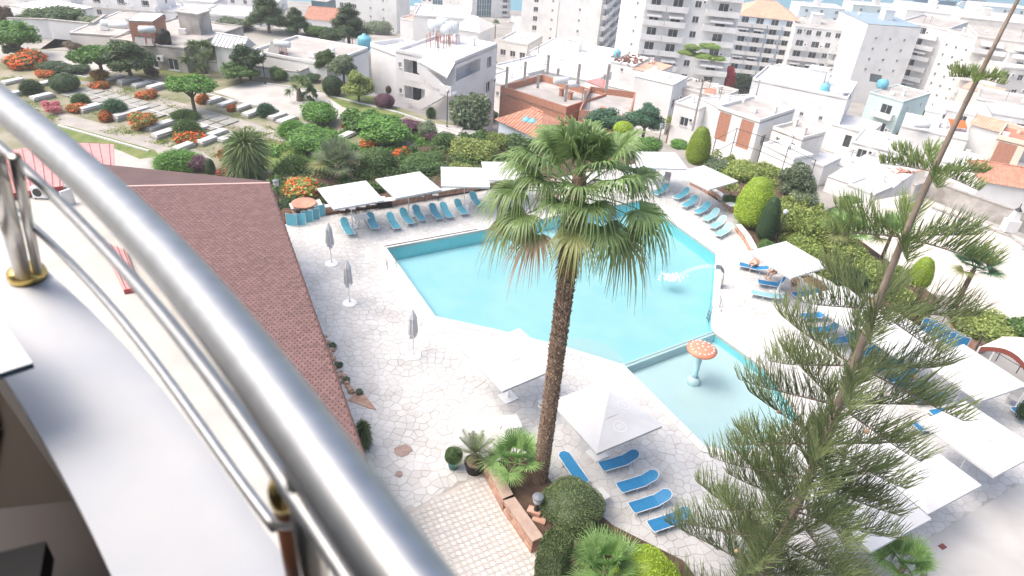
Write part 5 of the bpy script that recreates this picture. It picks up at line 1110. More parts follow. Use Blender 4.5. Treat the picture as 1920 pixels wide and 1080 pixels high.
for a in [
 ('flower:orange', 32, 132, 82, 96, 'largest orange flowering mound at the far left under the bright tree', 'flowering shrub', OF),
 ('flower:orange', 78, 148, 40, 130, 'small orange flowers right of the largest orange mound', 'flowering shrub', OF),
 ('mixflower:orange', 182, 153, 36, 126, 'tall orange flowers left of the pale graves', 'flowering shrub', OF),
 ('flower:orange', 182, 170, 44, 151, 'low orange mound in front of the tall orange flowers', 'flowering shrub', OF),
 ('flower:orange', 268, 188, 48, 171, 'lone orange mound between the two grave rows', 'flowering shrub', OF),
 ('flower:orange', 140, 214, 48, 194, 'orange mound below the small round green shrub', 'flowering shrub', OF),
 ('flower:orange', 194, 232, 30, 208, 'orange mound left of the feathery green shrub', 'flowering shrub', OF),
 ('mixflower:orange', 265, 249, 56, 208, 'tall green and orange bush beside a pale grave', 'flowering shrub', OF),
 ('flower:orange', 347, 274, 66, 252, 'wide orange mound beneath the double green shrub', 'flowering shrub', OF),
 ('flower:orange', 376, 198, 26, 175, 'orange flowers behind the trunk of the umbrella tree', 'flowering shrub', OF),
 ('flower:orange', 432, 212, 27, 195, 'small orange mound lying on a pale grave', 'flowering shrub', OF),
 ('flower:orange', 418, 304, 26, 278, 'orange shrub left of the spiky dragon tree', 'flowering shrub', OF),
 ('flower:orange', 688, 282, 40, 258, 'orange flowers between the bright garden shrubs', 'flowering shrub', OF),
 ('flower:orange', 750, 308, 44, 275, 'orange round bush behind the second parasol', 'flowering shrub', OF),
 ('flower:orange', 645, 242, 16, 230, 'tiny orange flowers in the green garden shrubs', 'flowering shrub', OF),
 ('flower:red', 430, 334, 60, 322, 'low strip of red flowers behind the shingle roof', 'flowering shrub'),
 ('mixflower:red', 512, 345, 26, 325, 'pale red flowers at the corner of the shingle roof', 'flowering shrub'),
 ('mixflower:orange', 560, 385, 78, 328, 'yellow green shrub with orange leaves beside the lamp', 'flowering shrub'),
 ('loose:pink', 95, 216, 34, 186, 'pink flowering bush partly hidden by the handrail', 'flowering shrub'),
 ('feather:darkg', 54, 181, 42, 146, 'dark green round shrub nearest the handrail', 'shrub', GS),
 ('ball:darkg', 117, 177, 52, 137, 'larger dark clipped ball between graves', 'shrub', GS),
 ('feather:mid', 147, 200, 34, 172, 'small round green shrub above the orange mound', 'shrub', GS),
 ('feather:bluegreen', 210, 222, 48, 180, 'feathery blue green shrub above the third orange mound', 'shrub', GS),
 ('feather:mid', 340, 232, 54, 203, 'upper half of the double feathery green shrub', 'shrub', GS),
 ('feather:mid', 346, 262, 54, 220, 'lower half of the double feathery green shrub', 'shrub', GS),
 ('feather:bluegreen', 496, 223, 36, 189, 'feathery green shrub above the dragon tree', 'shrub', GS),
 ('bush:darkg', 95, 137, 60, 124, 'left part of the low green hedge by the forecourt', 'shrub'),
 ('bush:darkg', 135, 142, 56, 130, 'right part of the low green hedge by the forecourt', 'shrub'),
 ('tree:bright', 40, 108, 92, 35, 'bright green tree at the far left edge', 'tree'),
 ('loose:olive', 20, 110, 40, 78, 'pale green flowering bush under the far left tree', 'shrub'),
 ('bush:brownp', 137, 100, 50, 74, 'dark brown leaved bush on the forecourt', 'shrub'),
 ('umb:bright', 195, 150, 96, 80, 'bright green tree growing against the dark olive tree', 'tree'),
 ('tree:pineg', 248, 150, 105, 68, 'dark grey green tree right of the bright green tree', 'tree'),
 ('bush:brownp', 283, 147, 28, 122, 'dark low bush at the foot of the grey green tree', 'shrub'),
 ('dragons:agave', 381, 138, 84, 64, 'dense rounded dragon tree before the white gabled house', 'tree'),
 ('umb:bright', 366, 212, 96, 136, 'small umbrella shaped tree with thin trunk among the graves', 'tree'),
 ('tree:darkg', 470, 150, 72, 80, 'dark round tree left of the pale flat roof', 'tree'),
 ('tree:mid', 452, 157, 78, 116, 'wide green bush at the edge of the garden walk', 'tree'),
 ('bush:mid', 520, 155, 40, 122, 'green bush with a lamp in front on the garden walk', 'shrub'),
 ('bush:pineg', 85, 54, 118, 15, 'wide grey green bush behind the white boundary wall', 'shrub'),
 ('bush:pineg', 45, 60, 60, 20, 'dark grey green bush behind the left end of the white wall', 'shrub'),
 ('bush:brownp', 10, 62, 34, 0, 'dark tree trunk clump at the top left corner', 'shrub'),
 ('bush:olive', 170, 58, 60, 26, 'dry grey scrub right of the white boundary wall', 'shrub'),
 ('pine:pineg', 505, 62, 84, -20, 'tall dark pine left of the orange roofed house', 'tree'),
 ('pine:pineg', 557, 66, 60, 10, 'lighter pine beside the orange roofed house', 'tree'),
 ('pine:pineg', 655, 88, 92, 2, 'big dark pine in front of the tall white building', 'tree'),
 ('bush:olive', 435, 62, 70, 30, 'grey green scrub left of the tall dark pine', 'shrub'),
 ('bush:mid', 590, 72, 60, 44, 'green scrub under the lighter pine', 'shrub'),
 ('bush:pineg', 620, 84, 60, 52, 'dark scrub at the foot of the big pine', 'shrub'),
 ('bush:olive', 705, 66, 56, 34, 'pale olive bush right of the big dark pine', 'shrub'),
 ('bush:olive', 735, 60, 50, 38, 'pale olive bush nearest the white house roof', 'shrub'),
 ('tree:mid', 612, 148, 46, 88, 'green tree left of the slim concrete pole', 'tree'),
 ('tree:olive', 645, 156, 62, 96, 'pale flowering tree beside the slim concrete pole', 'tree'),
 ('dragons:agave', 562, 192, 56, 134, 'yucca clump beside the garden walk', 'tree'),
 ('dragons:darkg', 582, 196, 30, 158, 'small dark yucca in front of the yucca clump', 'tree'),
 ('bush:darkg', 585, 158, 34, 136, 'small dark bush behind the yucca clump', 'shrub'),
 ('ball:darkg', 622, 184, 38, 140, 'dark clipped round tree by the garden walk', 'shrub'),
 ('tree:yellowg', 673, 192, 66, 130, 'round olive tree with yellow flowers by the garden walk', 'tree'),
 ('ball:purple', 719, 207, 38, 175, 'round purple green bush in the tree bed', 'shrub'),
 ('ball:brownp', 728, 178, 11, 160, 'tiny brown topiary at the corner of the white house', 'shrub'),
 ('ball:darkg', 777, 192, 13, 178, 'small clipped tree in front of the loggia house', 'shrub'),
 ('loose:olive', 880, 238, 92, 170, 'airy grey green tree right of the loggia house', 'tree'),
 ('bush:pineg', 915, 232, 44, 205, 'dark bush under the airy grey green tree', 'shrub'),
 ('dragon:darkg', 808, 222, 24, 196, 'small spiky yucca at the foot of the loggia house', 'shrub'),
 ('bush:bright', 590, 240, 82, 186, 'bright green bush between the graves and the garden walk', 'shrub'),
 ('feather:bright', 545, 262, 60, 222, 'bright feathery bush above the dragon tree', 'shrub'),
 ('bush:bright', 575, 292, 120, 234, 'wide bright green shrub right of the dragon tree', 'shrub'),
 ('loose:bright', 668, 250, 80, 205, 'light green shrub with small red flowers', 'shrub'),
 ('bush:bright', 712, 280, 130, 216, 'widest bright green shrub in the middle garden', 'shrub'),
 ('bush:purple', 770, 252, 50, 222, 'dark purple shrub left of the purple and green pair', 'shrub'),
 ('bush:olive', 800, 262, 44, 225, 'olive green shrub beside the purple shrubs', 'shrub'),
 ('bush:purple', 808, 272, 30, 246, 'lower small purple shrub near the path', 'shrub'),
 ('bush:mid', 832, 287, 52, 246, 'mid green shrub behind the third parasol', 'shrub', None, -0.45),
 ('bush:yellowg', 880, 312, 100, 252, 'wide yellow green shrub left of the palm crown', 'shrub', None, -0.45),
 ('bush:yellowg', 935, 292, 60, 245, 'yellow green shrub directly behind the palm crown', 'shrub', None, -0.45),
 ('feather:mid', 548, 336, 66, 288, 'feathery green shrub behind the first parasol', 'shrub'),
 ('bush:bright', 610, 318, 60, 270, 'bright green shrub left of the fan palm', 'shrub'),
 ('ball:mid', 705, 335, 66, 276, 'dark green rounded tree right of the fan palm', 'shrub'),
 ('bush:mid', 782, 342, 80, 298, 'green shrub between the second and third parasol', 'shrub'),
 ('bush:darkg', 740, 350, 70, 328, 'low dark hedge under the second parasol', 'shrub'),
 ('bush:darkg', 535, 402, 40, 370, 'small dark green bush beside the black lamp', 'shrub'),
 ('feather:bright', 322, 326, 92, 281, 'bright feathery shrub just behind the shingle roof', 'shrub'),
 ('bush:purple', 368, 327, 46, 290, 'purple leaved shrub just behind the shingle roof', 'shrub'),
 ('column:darkg', 394, 330, 20, 296, 'tiny dark cypress behind the shingle roof', 'shrub'),
 ('column:lime', 1306, 314, 47, 234, 'smooth lime green topiary column right of the palm', 'topiary', 'lime green topiary columns', 0.1),
 ('column:lime', 1410, 432, 74, 328, 'largest lime green topiary column right of the pool', 'topiary', 'lime green topiary columns', 0.1),
 ('column:darkg', 1434, 456, 40, 365, 'dark green shaded column touching the largest topiary', 'topiary', None, 0.1),
 ('ball:lime', 1168, 258, 38, 227, 'small lime green topiary dome just behind the palm', 'topiary', None, 0.1),
 ('column:lime', 1722, 545, 44, 480, 'lime topiary column half hidden by the norfolk pine', 'topiary', 'lime green topiary columns', -0.3),
 ('tree:bluegreen', 1130, 258, 84, 200, 'left dark green tree behind the palm crown', 'tree', None, -1.5),
 ('tree:bluegreen', 1205, 258, 82, 192, 'right dark green tree behind the palm crown', 'tree', None, -1.5),
 ('bush:bright', 1215, 292, 70, 256, 'low bright green hedge behind the back right parasol', 'shrub', None, 0.1),
 ('bush:bright', 1275, 285, 50, 262, 'bright green shrub left of the smooth topiary column', 'shrub', None, 0.1),
 ('loose:brownp', 1290, 262, 46, 225, 'dry brown scrub around the utility pole', 'shrub'),
 ('bush:yellowg', 1390, 345, 90, 296, 'pale yellow green shrub behind the largest topiary', 'shrub', None, -0.2),
 ('tree:olive', 1482, 385, 80, 300, 'grey green rounded olive tree near the orange wall', 'tree', None, -1.0),
 ('bush:olive', 1505, 400, 60, 352, 'silvery shrub at the foot of the olive tree', 'shrub', None, -0.6),
 ('bush:yellowg', 1478, 450, 80, 370, 'yellow green citrus tree behind the lamp', 'shrub', None, 0.1),
 ('bush:yellowg', 1530, 478, 90, 400, 'yellow green shrub behind the sunbathers parasol', 'shrub', None, 0.1),
 ('bush:yellowg', 1585, 505, 90, 445, 'yellow green shrub under the left bright fan palm', 'shrub', None, 0.1),
 ('box:darkg', 1590, 560, 48, 510, 'dark clipped hedge block right of the sunbathers', 'hedge', None, 0.1),
 ('bush:vine', 1505, 225, 90, 195, 'leafy vine on the beige stone house', 'vine'),
 ('bush:bright', 1543, 330, 22, 295, 'bright green vine beside the thin poles', 'vine'),
 ('bush:bright', 1600, 405, 60, 365, 'green shrubs behind the pine at the courtyard end', 'shrub'),
 ('bush:vine', 1650, 258, 70, 230, 'bright vine below the mint house', 'vine'),
 ('bush:vine', 1700, 272, 50, 245, 'small vine right of the mint house', 'vine'),
 ('loose:darkg', 1740, 226, 40, 204, 'dark shrub beside the mint house', 'shrub'),
 ('conifer:pineg', 1577, 178, 44, 114, 'left dark conifer before the blank white building', 'tree'),
 ('conifer:pineg', 1636, 185, 56, 96, 'right taller dark conifer before the blank white building', 'tree'),
 ('bush:pineg', 1395, 178, 50, 132, 'dark trees between the grey house and the white flats', 'shrub'),
 ('loose:red', 1362, 178, 26, 118, 'dark red bougainvillea at the end of the grey house', 'shrub'),
 ('bush:yellowg', 1385, 192, 40, 172, 'dry yellow grass patch below the bougainvillea', 'shrub'),
 ('bush:yellowg', 1870, 660, 120, 590, 'yellow green tree crown behind the cream canopy', 'shrub', None, -2.0),
 ('bush:mid', 1925, 660, 90, 590, 'green shrub at the right edge behind the cream canopy', 'shrub', None, -2.0),
 ('bush:darkg', 1925, 800, 40, 735, 'dark green hedge at the right edge by the grey chair', 'shrub', None, 0.1),

 ('bush:bright', 640, 300, 70, 262, 'bright shrub left of the orange flowers in the middle garden', 'shrub', None, -.45),
 ('bush:mid', 800, 318, 70, 284, 'mid green shrub left of the yellow green one', 'shrub', None, -.45),
 ('bush:yellowg', 860, 340, 60, 306, 'yellow green shrub behind the edge of the third parasol', 'shrub', None, -.45),
 ('loose:mid', 975, 300, 80, 255, 'loose green shrub left behind the palm crown', 'shrub', None, -.45),
 ('bush:bright', 1040, 295, 80, 250, 'bright green bush behind the left of the palm crown', 'shrub', None, -.45),
 ('bush:bright', 1110, 285, 80, 245, 'bright green bush behind the right of the palm crown', 'shrub', None, -.3),
 ('bush:mid', 1165, 300, 60, 262, 'green shrub between palm crown and back parasol', 'shrub', None, -.1),
 ('bush:olive', 1345, 330, 60, 298, 'pale shrub between the topiary column and the parasol', 'shrub', None, -.1),
 ('bush:yellowg', 1440, 345, 70, 305, 'yellow green shrub in front of the two window house', 'shrub', None, -.6),
 ('bush:mid', 1372, 392, 40, 362, 'green shrub by the small table and the topiary', 'shrub', None, .1),
 ('bush:yellowg', 1508, 505, 80, 440, 'yellow green shrub right of the white globe lamp', 'shrub', None, .1),
 ('bush:yellowg', 1560, 535, 70, 480, 'yellow green shrub between the sunbathers and the hedge', 'shrub', None, .1),
 ('bush:yellowg', 1640, 545, 90, 480, 'yellow green shrub below the right bright fan palm', 'shrub', None, -.3),
 ('bush:mid', 1440, 492, 50, 445, 'dark green shrub beside the shaded column', 'shrub', None, .1),
 ('bush:yellowg', 1820, 640, 80, 585, 'yellow green tree crown left part behind the black fence', 'shrub', None, -2.0),
 ('bush:bright', 1545, 440, 60, 395, 'bright shrub between the olive tree and the fan palm', 'shrub', None, -.8),
 ('bush:mid', 1570, 430, 60, 385, 'green shrub by the end of the courtyard', 'shrub', None, -1.5),
]:
    plant(*a)
# low ground cover over the beds
def vin(x, y, poly):
    r = np.zeros(len(x), bool); j = len(poly)-1
    for i in range(len(poly)):
        xi, yi = poly[i][0], poly[i][1]; xj, yj = poly[j][0], poly[j][1]
        r ^= ((yi > y) != (yj > y)) & (x < (xj-xi)*(y-yi)/((yj-yi) or 1e-9)+xi); j = i
    return r
def cover(label, px, z, n, col, sz=.14, hh=.35, indeck=False):
    q = [(p.x, p.y) for p in PX(px, z)]; x0, x1 = min(a for a, b in q), max(a for a, b in q); y0, y1 = min(b for a, b in q), max(b for a, b in q); 
    cl = [(rng.uniform(x0, x1), rng.uniform(y0, y1), rng.uniform(.5, 1.6)) for _ in range(int((x1-x0)*(y1-y0)/3))]
    cl = np.array([k for k in cl if inside(k, q) and (indeck or not inside(k, DECK))]); 
    if len(cl) == 0: return
    m_ = cl[rng.integers(len(cl), size=n)]; x = m_[:, 0]+rng.normal(size=n)*m_[:, 2]*.45; y = m_[:, 1]+rng.normal(size=n)*m_[:, 2]*.45; d = np.hypot(x-m_[:, 0], y-m_[:, 1])/m_[:, 2]
    c = np.stack([x, y, z+rng.uniform(.02, 1, n)*hh*np.maximum(.15, 1-d)], 1); ok = vin(x, y, q)
    if not indeck: ok &= ~vin(x, y, DECK)
    c = c[ok]; n = len(c)
    c = np.array(c); nm = unit(rng.normal(size=(n, 3))*.7+np.array([0, 0, .8])); a = unit(np.cross(nm, rng.normal(size=(n, 3)))); b = np.cross(nm, a); s = sz*rng.uniform(.5, 1.4, n)[:, None]
    P = np.stack([c-a*s, c+b*s*.5, c+a*s, c-b*s*.5], 1).reshape(-1, 3)
    tag(obj('ground_cover', np_mesh('ground_cover', P, np.arange(n*4).reshape(-1, 4), M[col], rng.uniform(0, 1, n))), label, 'ground cover', None, 'stuff')
cover('low green ground cover in the bed behind the pool', [(500, 425), (600, 404), (722, 386), (890, 358), (1010, 337), (1190, 305), (1190, 262), (900, 250), (600, 300), (500, 330)], .1, 30000, 'mid', .13, .7)
cover('low yellow green ground cover in the bed right of the pool', [(1300, 343), (1380, 396), (1395, 440), (1420, 478), (1500, 515), (1570, 552), (1640, 570), (1740, 600), (1760, 560), (1600, 440), (1450, 330), (1340, 290), (1290, 310)], .15, 30000, 'yellowg', .12, .8)
cover('sparse green growth between the garden shrubs', [(500, 250), (620, 240), (740, 235), (860, 265), (1000, 300), (880, 345), (700, 375), (520, 380)], GZ, 26000, 'bright', .13, .5)
cover('small green plants in the planter by the palm', [(930, 870), (965, 938), (1012, 1015), (1030, 1130), (1300, 1130), (1250, 1050), (1130, 980), (1040, 918), (1005, 872)], .5, 5000, 'mid', .05, .2, True)
cover('tufts of grass between the graves', [(0, 140), (200, 150), (480, 220), (560, 270), (420, 300), (200, 250), (0, 210)], GZ+.05, 16000, 'yellowg', .07, .12)
# pergola vines on the grey house
for k, (x, y) in enumerate([(1290, 102), (1318, 108), (1345, 112), (1300, 92), (1332, 90)]):
    P = at(x, y+6, 114); plant('bush:vine', x, y, 42, y-10, '%s clump of green vine on the rooftop pergola' % ['first', 'second', 'third', 'fourth', 'fifth'][k], 'vine', 'pergola vines', base=P)
# front planting
plant('bigball:hedge', 1068, 1003, 113, 918, 'large clipped ball bush at the foot of the palm', 'shrub', base=G(1070, 990, .3))
plant('box:hedge', 1032, 1105, 54, 1006, 'small leaved clipped hedge block below the stone steps', 'hedge', base=G(1032, 1100, .2))
plant('bigball:lime', 1205, 1150, 122, 1045, 'lime green rounded bush at the bottom edge', 'shrub', base=G(1205, 1150, 0))
# --- fan palms
def frond(r, pet, L, el, az, droop, segs=30, spread=125, wd=.045, tip=.9):
    """one fan leaf: petiole then pleated segments; returns V,F,tone for petiole and blade"""
    dr = np.array([math.cos(el)*math.cos(az), math.cos(el)*math.sin(az), math.sin(el)]); sd_ = np.array([-math.sin(az), math.cos(az), 0]); nm = np.cross(dr, sd_)
    g = np.array([0, 0, -1.0]); rowsf = (0, .3, .55, .8, 1.0); V = []; Fc = []; tn = []
    pp = []
    for k in range(5):
        f = k/4; pp.append(dr*pet*f+g*droop*.35*pet*f*f)
    hub = pp[-1]; pd_ = unit((pp[-1]-pp[-2])[None])[0]; nm = unit(np.cross(pd_, sd_)[None])[0]
    for i in range(segs):
        phi = R(spread)*((i+.5)/segs*2-1)+r.normal()*.02; d = pd_*math.cos(phi)+sd_*math.sin(phi)+nm*(.10+.12*abs(math.sin(phi))); d /= np.linalg.norm(d)
        ll = L*(1-.22*abs(phi)/R(spread))*r.uniform(.9, 1.08); s2 = np.cross(d, nm); s2 /= max(np.linalg.norm(s2), 1e-6); base = len(V); dd = droop*r.uniform(.7, 1.3)
        for f in rowsf:
            c = hub+d*ll*f; bend = max(0, f-.4)
            c = c+g*ll*(dd*.35*f*f+dd*tip*bend*bend*1.9)-(d*ll*bend*bend*dd*.5)
            w_ = wd*L*(min(1, f*2.3+.12) if f < .45 else max(.05, 1.25-f*1.2)); V += [c-s2*w_+nm*w_*.45, c, c+s2*w_+nm*w_*.45]
        for k in range(len(rowsf)-1):
            a = base+3*k; Fc += [(a, a+1, a+4, a+3), (a+1, a+2, a+5, a+4)]; tn += [min(1, r.uniform(.3, .9)+(.15 if k > 2 else 0))]*2
    b = len(V)
    for k, q in enumerate(pp): w_ = .03*L*(1-.4*k/4); V += [q-sd_*w_, q+nm*w_*.8, q+sd_*w_]
    for k in range(4): a = b+3*k; Fc += [(a, a+1, a+4, a+3), (a+1, a+2, a+5, a+4), (a+2, a, a+3, a+5)]; tn += [.85]*3
    return V, Fc, tn
def frond_obj(parent, off, m, *a, **k):
    V, Fc, tn = frond(rng, *a, **k); o = obj('frond', np_mesh('frond', V, Fc, m, tn), parent, off); return o
def fanpalm(label, base, R_, h, n=16, m='fan', trunkr=.12, zsink=0, name='fan_palm', old=2):
    t = thing(name, label, 'palm', base)
    mb = MB(); mb.tube([(0, 0, -.1), (0, 0, h*.5), (0, 0, h)], [trunkr*1.15, trunkr, trunkr*.9], 10); mb.build('trunk', M['palmbark'], t)
    n = max(9, int(n*.62))
    for i in range(n):
        f = i/n; el = R(76-74*f+rng.uniform(-7, 7)); frond_obj(t, (0, 0, h-.05), M['palmold' if i >= n-old and h > 1 else m], R_*.5, R_*.62, el, i*2.4+rng.uniform(-.3, .3), .12+.2*f, 34, 128, wd=.04, tip=.5)
    return t
# the tall palm in front of the pool
pb = G(1010, 912, .45); pb = Vector((1.86, 20.25, .3))
PT = thing('tall_fan_palm', 'tall fan palm with shaggy crown standing before the pool', 'palm', pb)
H_ = zat(pb.x, pb.y, 372)-pb.z; mb = MB()
mb.tube([(0, 0, -.3), (.0, 0, .6), (0, 0, H_*.5), (0, 0, H_), (0, 0, H_+.8)], [.38, .31, .285, .28, .22], 14); mb.build('trunk', M['palmbark'], PT)
mb = MB(); mb.tone = .5; nb = 150
for k in range(nb):                        # old leaf bases ringing the trunk in a spiral
    z = .5+(H_-.7)*k/nb; nr = 13
    for j in range(nr):
        a = (j+.5*(k % 2)+rd.uniform(-.25, .25))/nr*6.283; r0 = .285; o_ = rd.uniform(.03, .075); ww = rd.uniform(.035, .06); mb.tone = rd.random()
        ca, sa = math.cos(a), math.sin(a); zz = z+rd.uniform(-.03, .03)
        p0 = (ca*r0-sa*ww, sa*r0+ca*ww, zz-.05); p1 = (ca*r0+sa*ww, sa*r0-ca*ww, zz-.05); tpp = (ca*(r0+o_)+rd.uniform(-.02, .02), sa*(r0+o_)+rd.uniform(-.02, .02), zz+rd.uniform(.04, .1)); q0 = (ca*r0-sa*ww*.6, sa*r0+ca*ww*.6, zz+.06)
        mb.poly([p0, tpp, p1]); mb.poly([p0, q0, tpp]); mb.poly([p1, tpp, (ca*r0+sa*ww*.6, sa*r0-ca*ww*.6, zz+.06)])
tag(mb.build('leaf_bases', M['palmbark2'], PT), kind='stuff')
def fibres(z0, z1, n, L, m, nm, r0=.25, out=.25):
    a = rng.uniform(0, 6.283, n); z = rng.uniform(z0, z1, n); c = np.stack([np.cos(a)*r0, np.sin(a)*r0, z], 1); d = unit(np.stack([np.cos(a)*out, np.sin(a)*out, -np.ones(n)], 1)+rng.normal(size=(n, 3))*.15)
    V, Fc, s_ = blades(rng, c, d, rng.uniform(.5, 1, n)*L, .014, .1); tag(obj(nm, np_mesh(nm, V, Fc, m, np.tile(rng.uniform(0, 1, n), s_)), PT), kind='stuff')
fibres(H_-2.7, H_-1.6, 420, .5, M['fibre'], 'fibre_collar', .28, .45)
fibres(H_-1.9, H_-.4, 500, .8, M['palmold'], 'hanging_blades', .3, .38)
Lp, Lb = 1.85, 1.42; nfr = 42
for i in range(nfr):
    f = i/(nfr-1); el = R(86-98*f**.8+rng.uniform(-10, 10)); az = i*2.39996+rng.uniform(-.2, .2); mm = M['palm'] if f < .84 else (M['palmold'] if f < .97 else M['palmdead'])
    frond_obj(PT, (0, 0, H_+.55-.55*f), mm, Lp*rng.uniform(.9, 1.2)*(1 if f > .25 else .72), Lb*rng.uniform(.85, 1.12), el, az, .22+.42*f, 42, 112, wd=.043, tip=1.65)
# flower stalks and threads that hang from the crown
for k, (a, L1, L2) in enumerate([(2.6, 2.9, 2.2), (2.95, 2.5, 1.4), (2.2, 1.5, 1.2), (-.6, 1.3, .7), (-.9, 1.6, .5), (3.6, 1.9, 1.0), (-.2, 1.2, .8), (4.4, 1.5, .8), (1.2, 1.6, .9)]):
    mb = MB(); mb.tone = .5; c0 = Vector((0, 0, H_+.3)); d = Vector((math.cos(a), math.sin(a), 0)); p = [c0+d*(L1*f)+Vector((0, 0, .35*math.sin(f*3)-L1*.35*f*f)) for f in np.linspace(0, 1, 6)]; mb.tube(p, [.025, .022, .018, .015, .012, .008], 4)
    e = p[-1]
    for j in range(18): mb.tone = rd.random(); q = e+Vector((rd.uniform(-.12, .12), rd.uniform(-.12, .12), rd.uniform(0, .3))); l_ = L2*rd.uniform(.4, 1); mb.tube([q, q+Vector((rd.uniform(-.08, .08), rd.uniform(-.08, .08), -l_*.6)), q+Vector((rd.uniform(-.1, .1), rd.uniform(-.1, .1), -l_))], [.008, .007, .004], 3)
    mb.build('flower_stalk', M['palmdead'], PT)
fanpalm('bushy bright fan palm growing at the foot of the tall palm', G(966, 886, .5), 1.75, .6, 17)
fanpalm('low fan palm below the clipped ball bush', G(1128, 1098, .5), 1.75, .9, 22)
fanpalm('green fan palm at the bottom edge under the norfolk pine', G(1672, 1100, 0), 1.5, 1.2, 20)
fanpalm('fan palm with brown trunk behind the first parasol', GT(636, 345), 2.5, 1.5, 22, 'olive', .3)
fanpalm('left bright fan palm behind the sunbathers parasol', G(1570, 478, .1), 2.1, 1.9, 22)
fanpalm('right bright fan palm behind the sunbathers parasol', G(1650, 492, -.5), 2.1, 2.2, 22)
dp_ = at(1785, 612, 49); tp_ = at(1826, 505, 49)
t = fanpalm('dark fan palm with slanting trunk by the cream courtyard', Vector((tp_.x, tp_.y, -1.2)), 2.2, 3.2, 24, 'bluegreen', .18); t.location.z = tp_.z-3.2
t = fanpalm('pale slim palm behind the back right parasol', GT(1250, 268), 1.7, 2.6, 16, 'yellowg', .18)
t = fanpalm('thin palm before the glass towers', at(928, 72, 150), 1.3, 3.0, 12, 'olive', .12)
dt = plant('dragon:agave', 470, 335, 108, 222, 'large spiky dragon tree beside the graves', 'tree')
ag = plant('dragon:agave', 682, 838, 40, 776, 'spiky agave at the edge of the shingle roof', 'shrub', z=.0, name='agave')
# dry plants along the verge
for k, (x, y, l) in enumerate([(622, 655, 'upper dry plant tuft beside the shingle roof'), (634, 690, 'second dry plant tuft beside the shingle roof'), (648, 718, 'third dry plant tuft beside the shingle roof'), (672, 742, 'reddish dry plant tuft in the bare corner bed')]): plant('loose:olive', x, y, 17, y-11, l, 'shrub', z=0.0)
# --- potted cycad and potted bush
t = thing('potted_cycad', 'cycad with stiff feathery leaves in a round black pot', 'potted plant', G(889, 882, 0))
mb = MB(); mb.lathe([(.34, 0), (.42, .45), (.46, .5), (.46, .56), (.40, .56), (.38, .5)], n=20); pot = mb.build('pot', M['black'], t, True)
mb = MB(); mb.lathe([(.36, .5), (.2, .52), (.17, .9), (.1, 1.05)], n=12); mb.build('trunk', M['palmbark'], t)
def pinnate(L, el, az, droop):
    V, Fc, tn = [], [], []; d = np.array([math.cos(el)*math.cos(az), math.cos(el)*math.sin(az), math.sin(el)]); s = np.array([-math.sin(az), math.cos(az), 0]); up_ = np.cross(d, s)
    up_ = up_ if up_[2] > 0 else -up_
    f = lambda t: d*L*t+np.array([0, 0, -1])*droop*L*t*t
    for i in range(38):
        t0 = .12+.88*i/38; c = f(t0); l_ = .17*math.sin(math.pi*(t0*.85+.12))+.03
        for sg in (-1, 1):
            b = len(V); tip_ = c+s*sg*l_+d*l_*.55+up_*l_*.25; V += [c-d*.009, c+d*.009, tip_+d*.003, tip_-d*.003]; Fc.append((b, b+1, b+2, b+3)); tn.append(rng.uniform(.2, 1))
    for i in range(8):
        a, b_ = f(i/8), f((i+1)/8); b = len(V); V += [a-s*.012, a+s*.012, b_+s*.01, b_-s*.01]; Fc.append((b, b+1, b+2, b+3)); tn.append(.9)
    return V, Fc, tn
for i in range(22):
    V, Fc, tn = pinnate(1.3*rng.uniform(.85, 1.1), R(70-55*i/22), i*2.4, .12+.15*i/22); obj('leaf', np_mesh('leaf', V, Fc, M['cyc'], tn), t, (0, 0, 1.0))
t = thing('potted_bush', 'round dark green bush in a teal pot', 'potted plant', G(850, 876, 0))
mb = MB(); mb.lathe([(.2, 0), (.27, .42), (.3, .45), (.3, .5), (.26, .5)], n=18); mb.build('pot', mat('teal_pot', (.04, .20, .18), .5), t, True)
o = obj('foliage', pmesh('bigball:mid', 1), t, (0, 0, .42)); o.scale = (.38, .38, .40)
# --- the norfolk pine
NB = Vector((9.35, 14.75, 0)); Hn = 22.6
NP = thing('norfolk_pine', 'tall norfolk pine with tiered branches at the right foreground', 'tree', NB)
lean = lambda z: Vector((.012*z*math.sin(z*.3), -.005*z, 0))
mb = MB(); mb.tube([Vector((0, 0, z))+lean(z) for z in np.linspace(0, Hn, 24)], [.165*(1-(z/Hn))**.9+.022 for z in np.linspace(0, Hn, 24)], 12); mb.build('trunk', M['pinebark'], NP, True)
def tierz(py):
    lo, hi = 0, Hn
    for _ in range(40):
        m_ = (lo+hi)/2
        if proj(NB+Vector((0, 0, m_))+lean(m_))[1] > py: lo = m_
        else: hi = m_
    return lo
tiers = [(148, .66, 6), (322, 1.25, 6), (446, 1.85, 6)]
zs = [(tierz(y), l, n) for y, l, n in tiers]
z = tierz(582); L_ = 1.95
zs += [(tierz(578), 2.35, 6), (tierz(684), 2.7, 6), (tierz(760), 2.6, 6), (tierz(832), 2.8, 6), (tierz(898), 3.0, 7), (tierz(958), 3.3, 7), (tierz(1015), 3.5, 7), (tierz(1075), 3.7, 7), (tierz(1140), 3.8, 7)]
zs += [(zs[-1][0]-1.0*k, 3.1, 5) for k in (1, 2, 3, 4)]
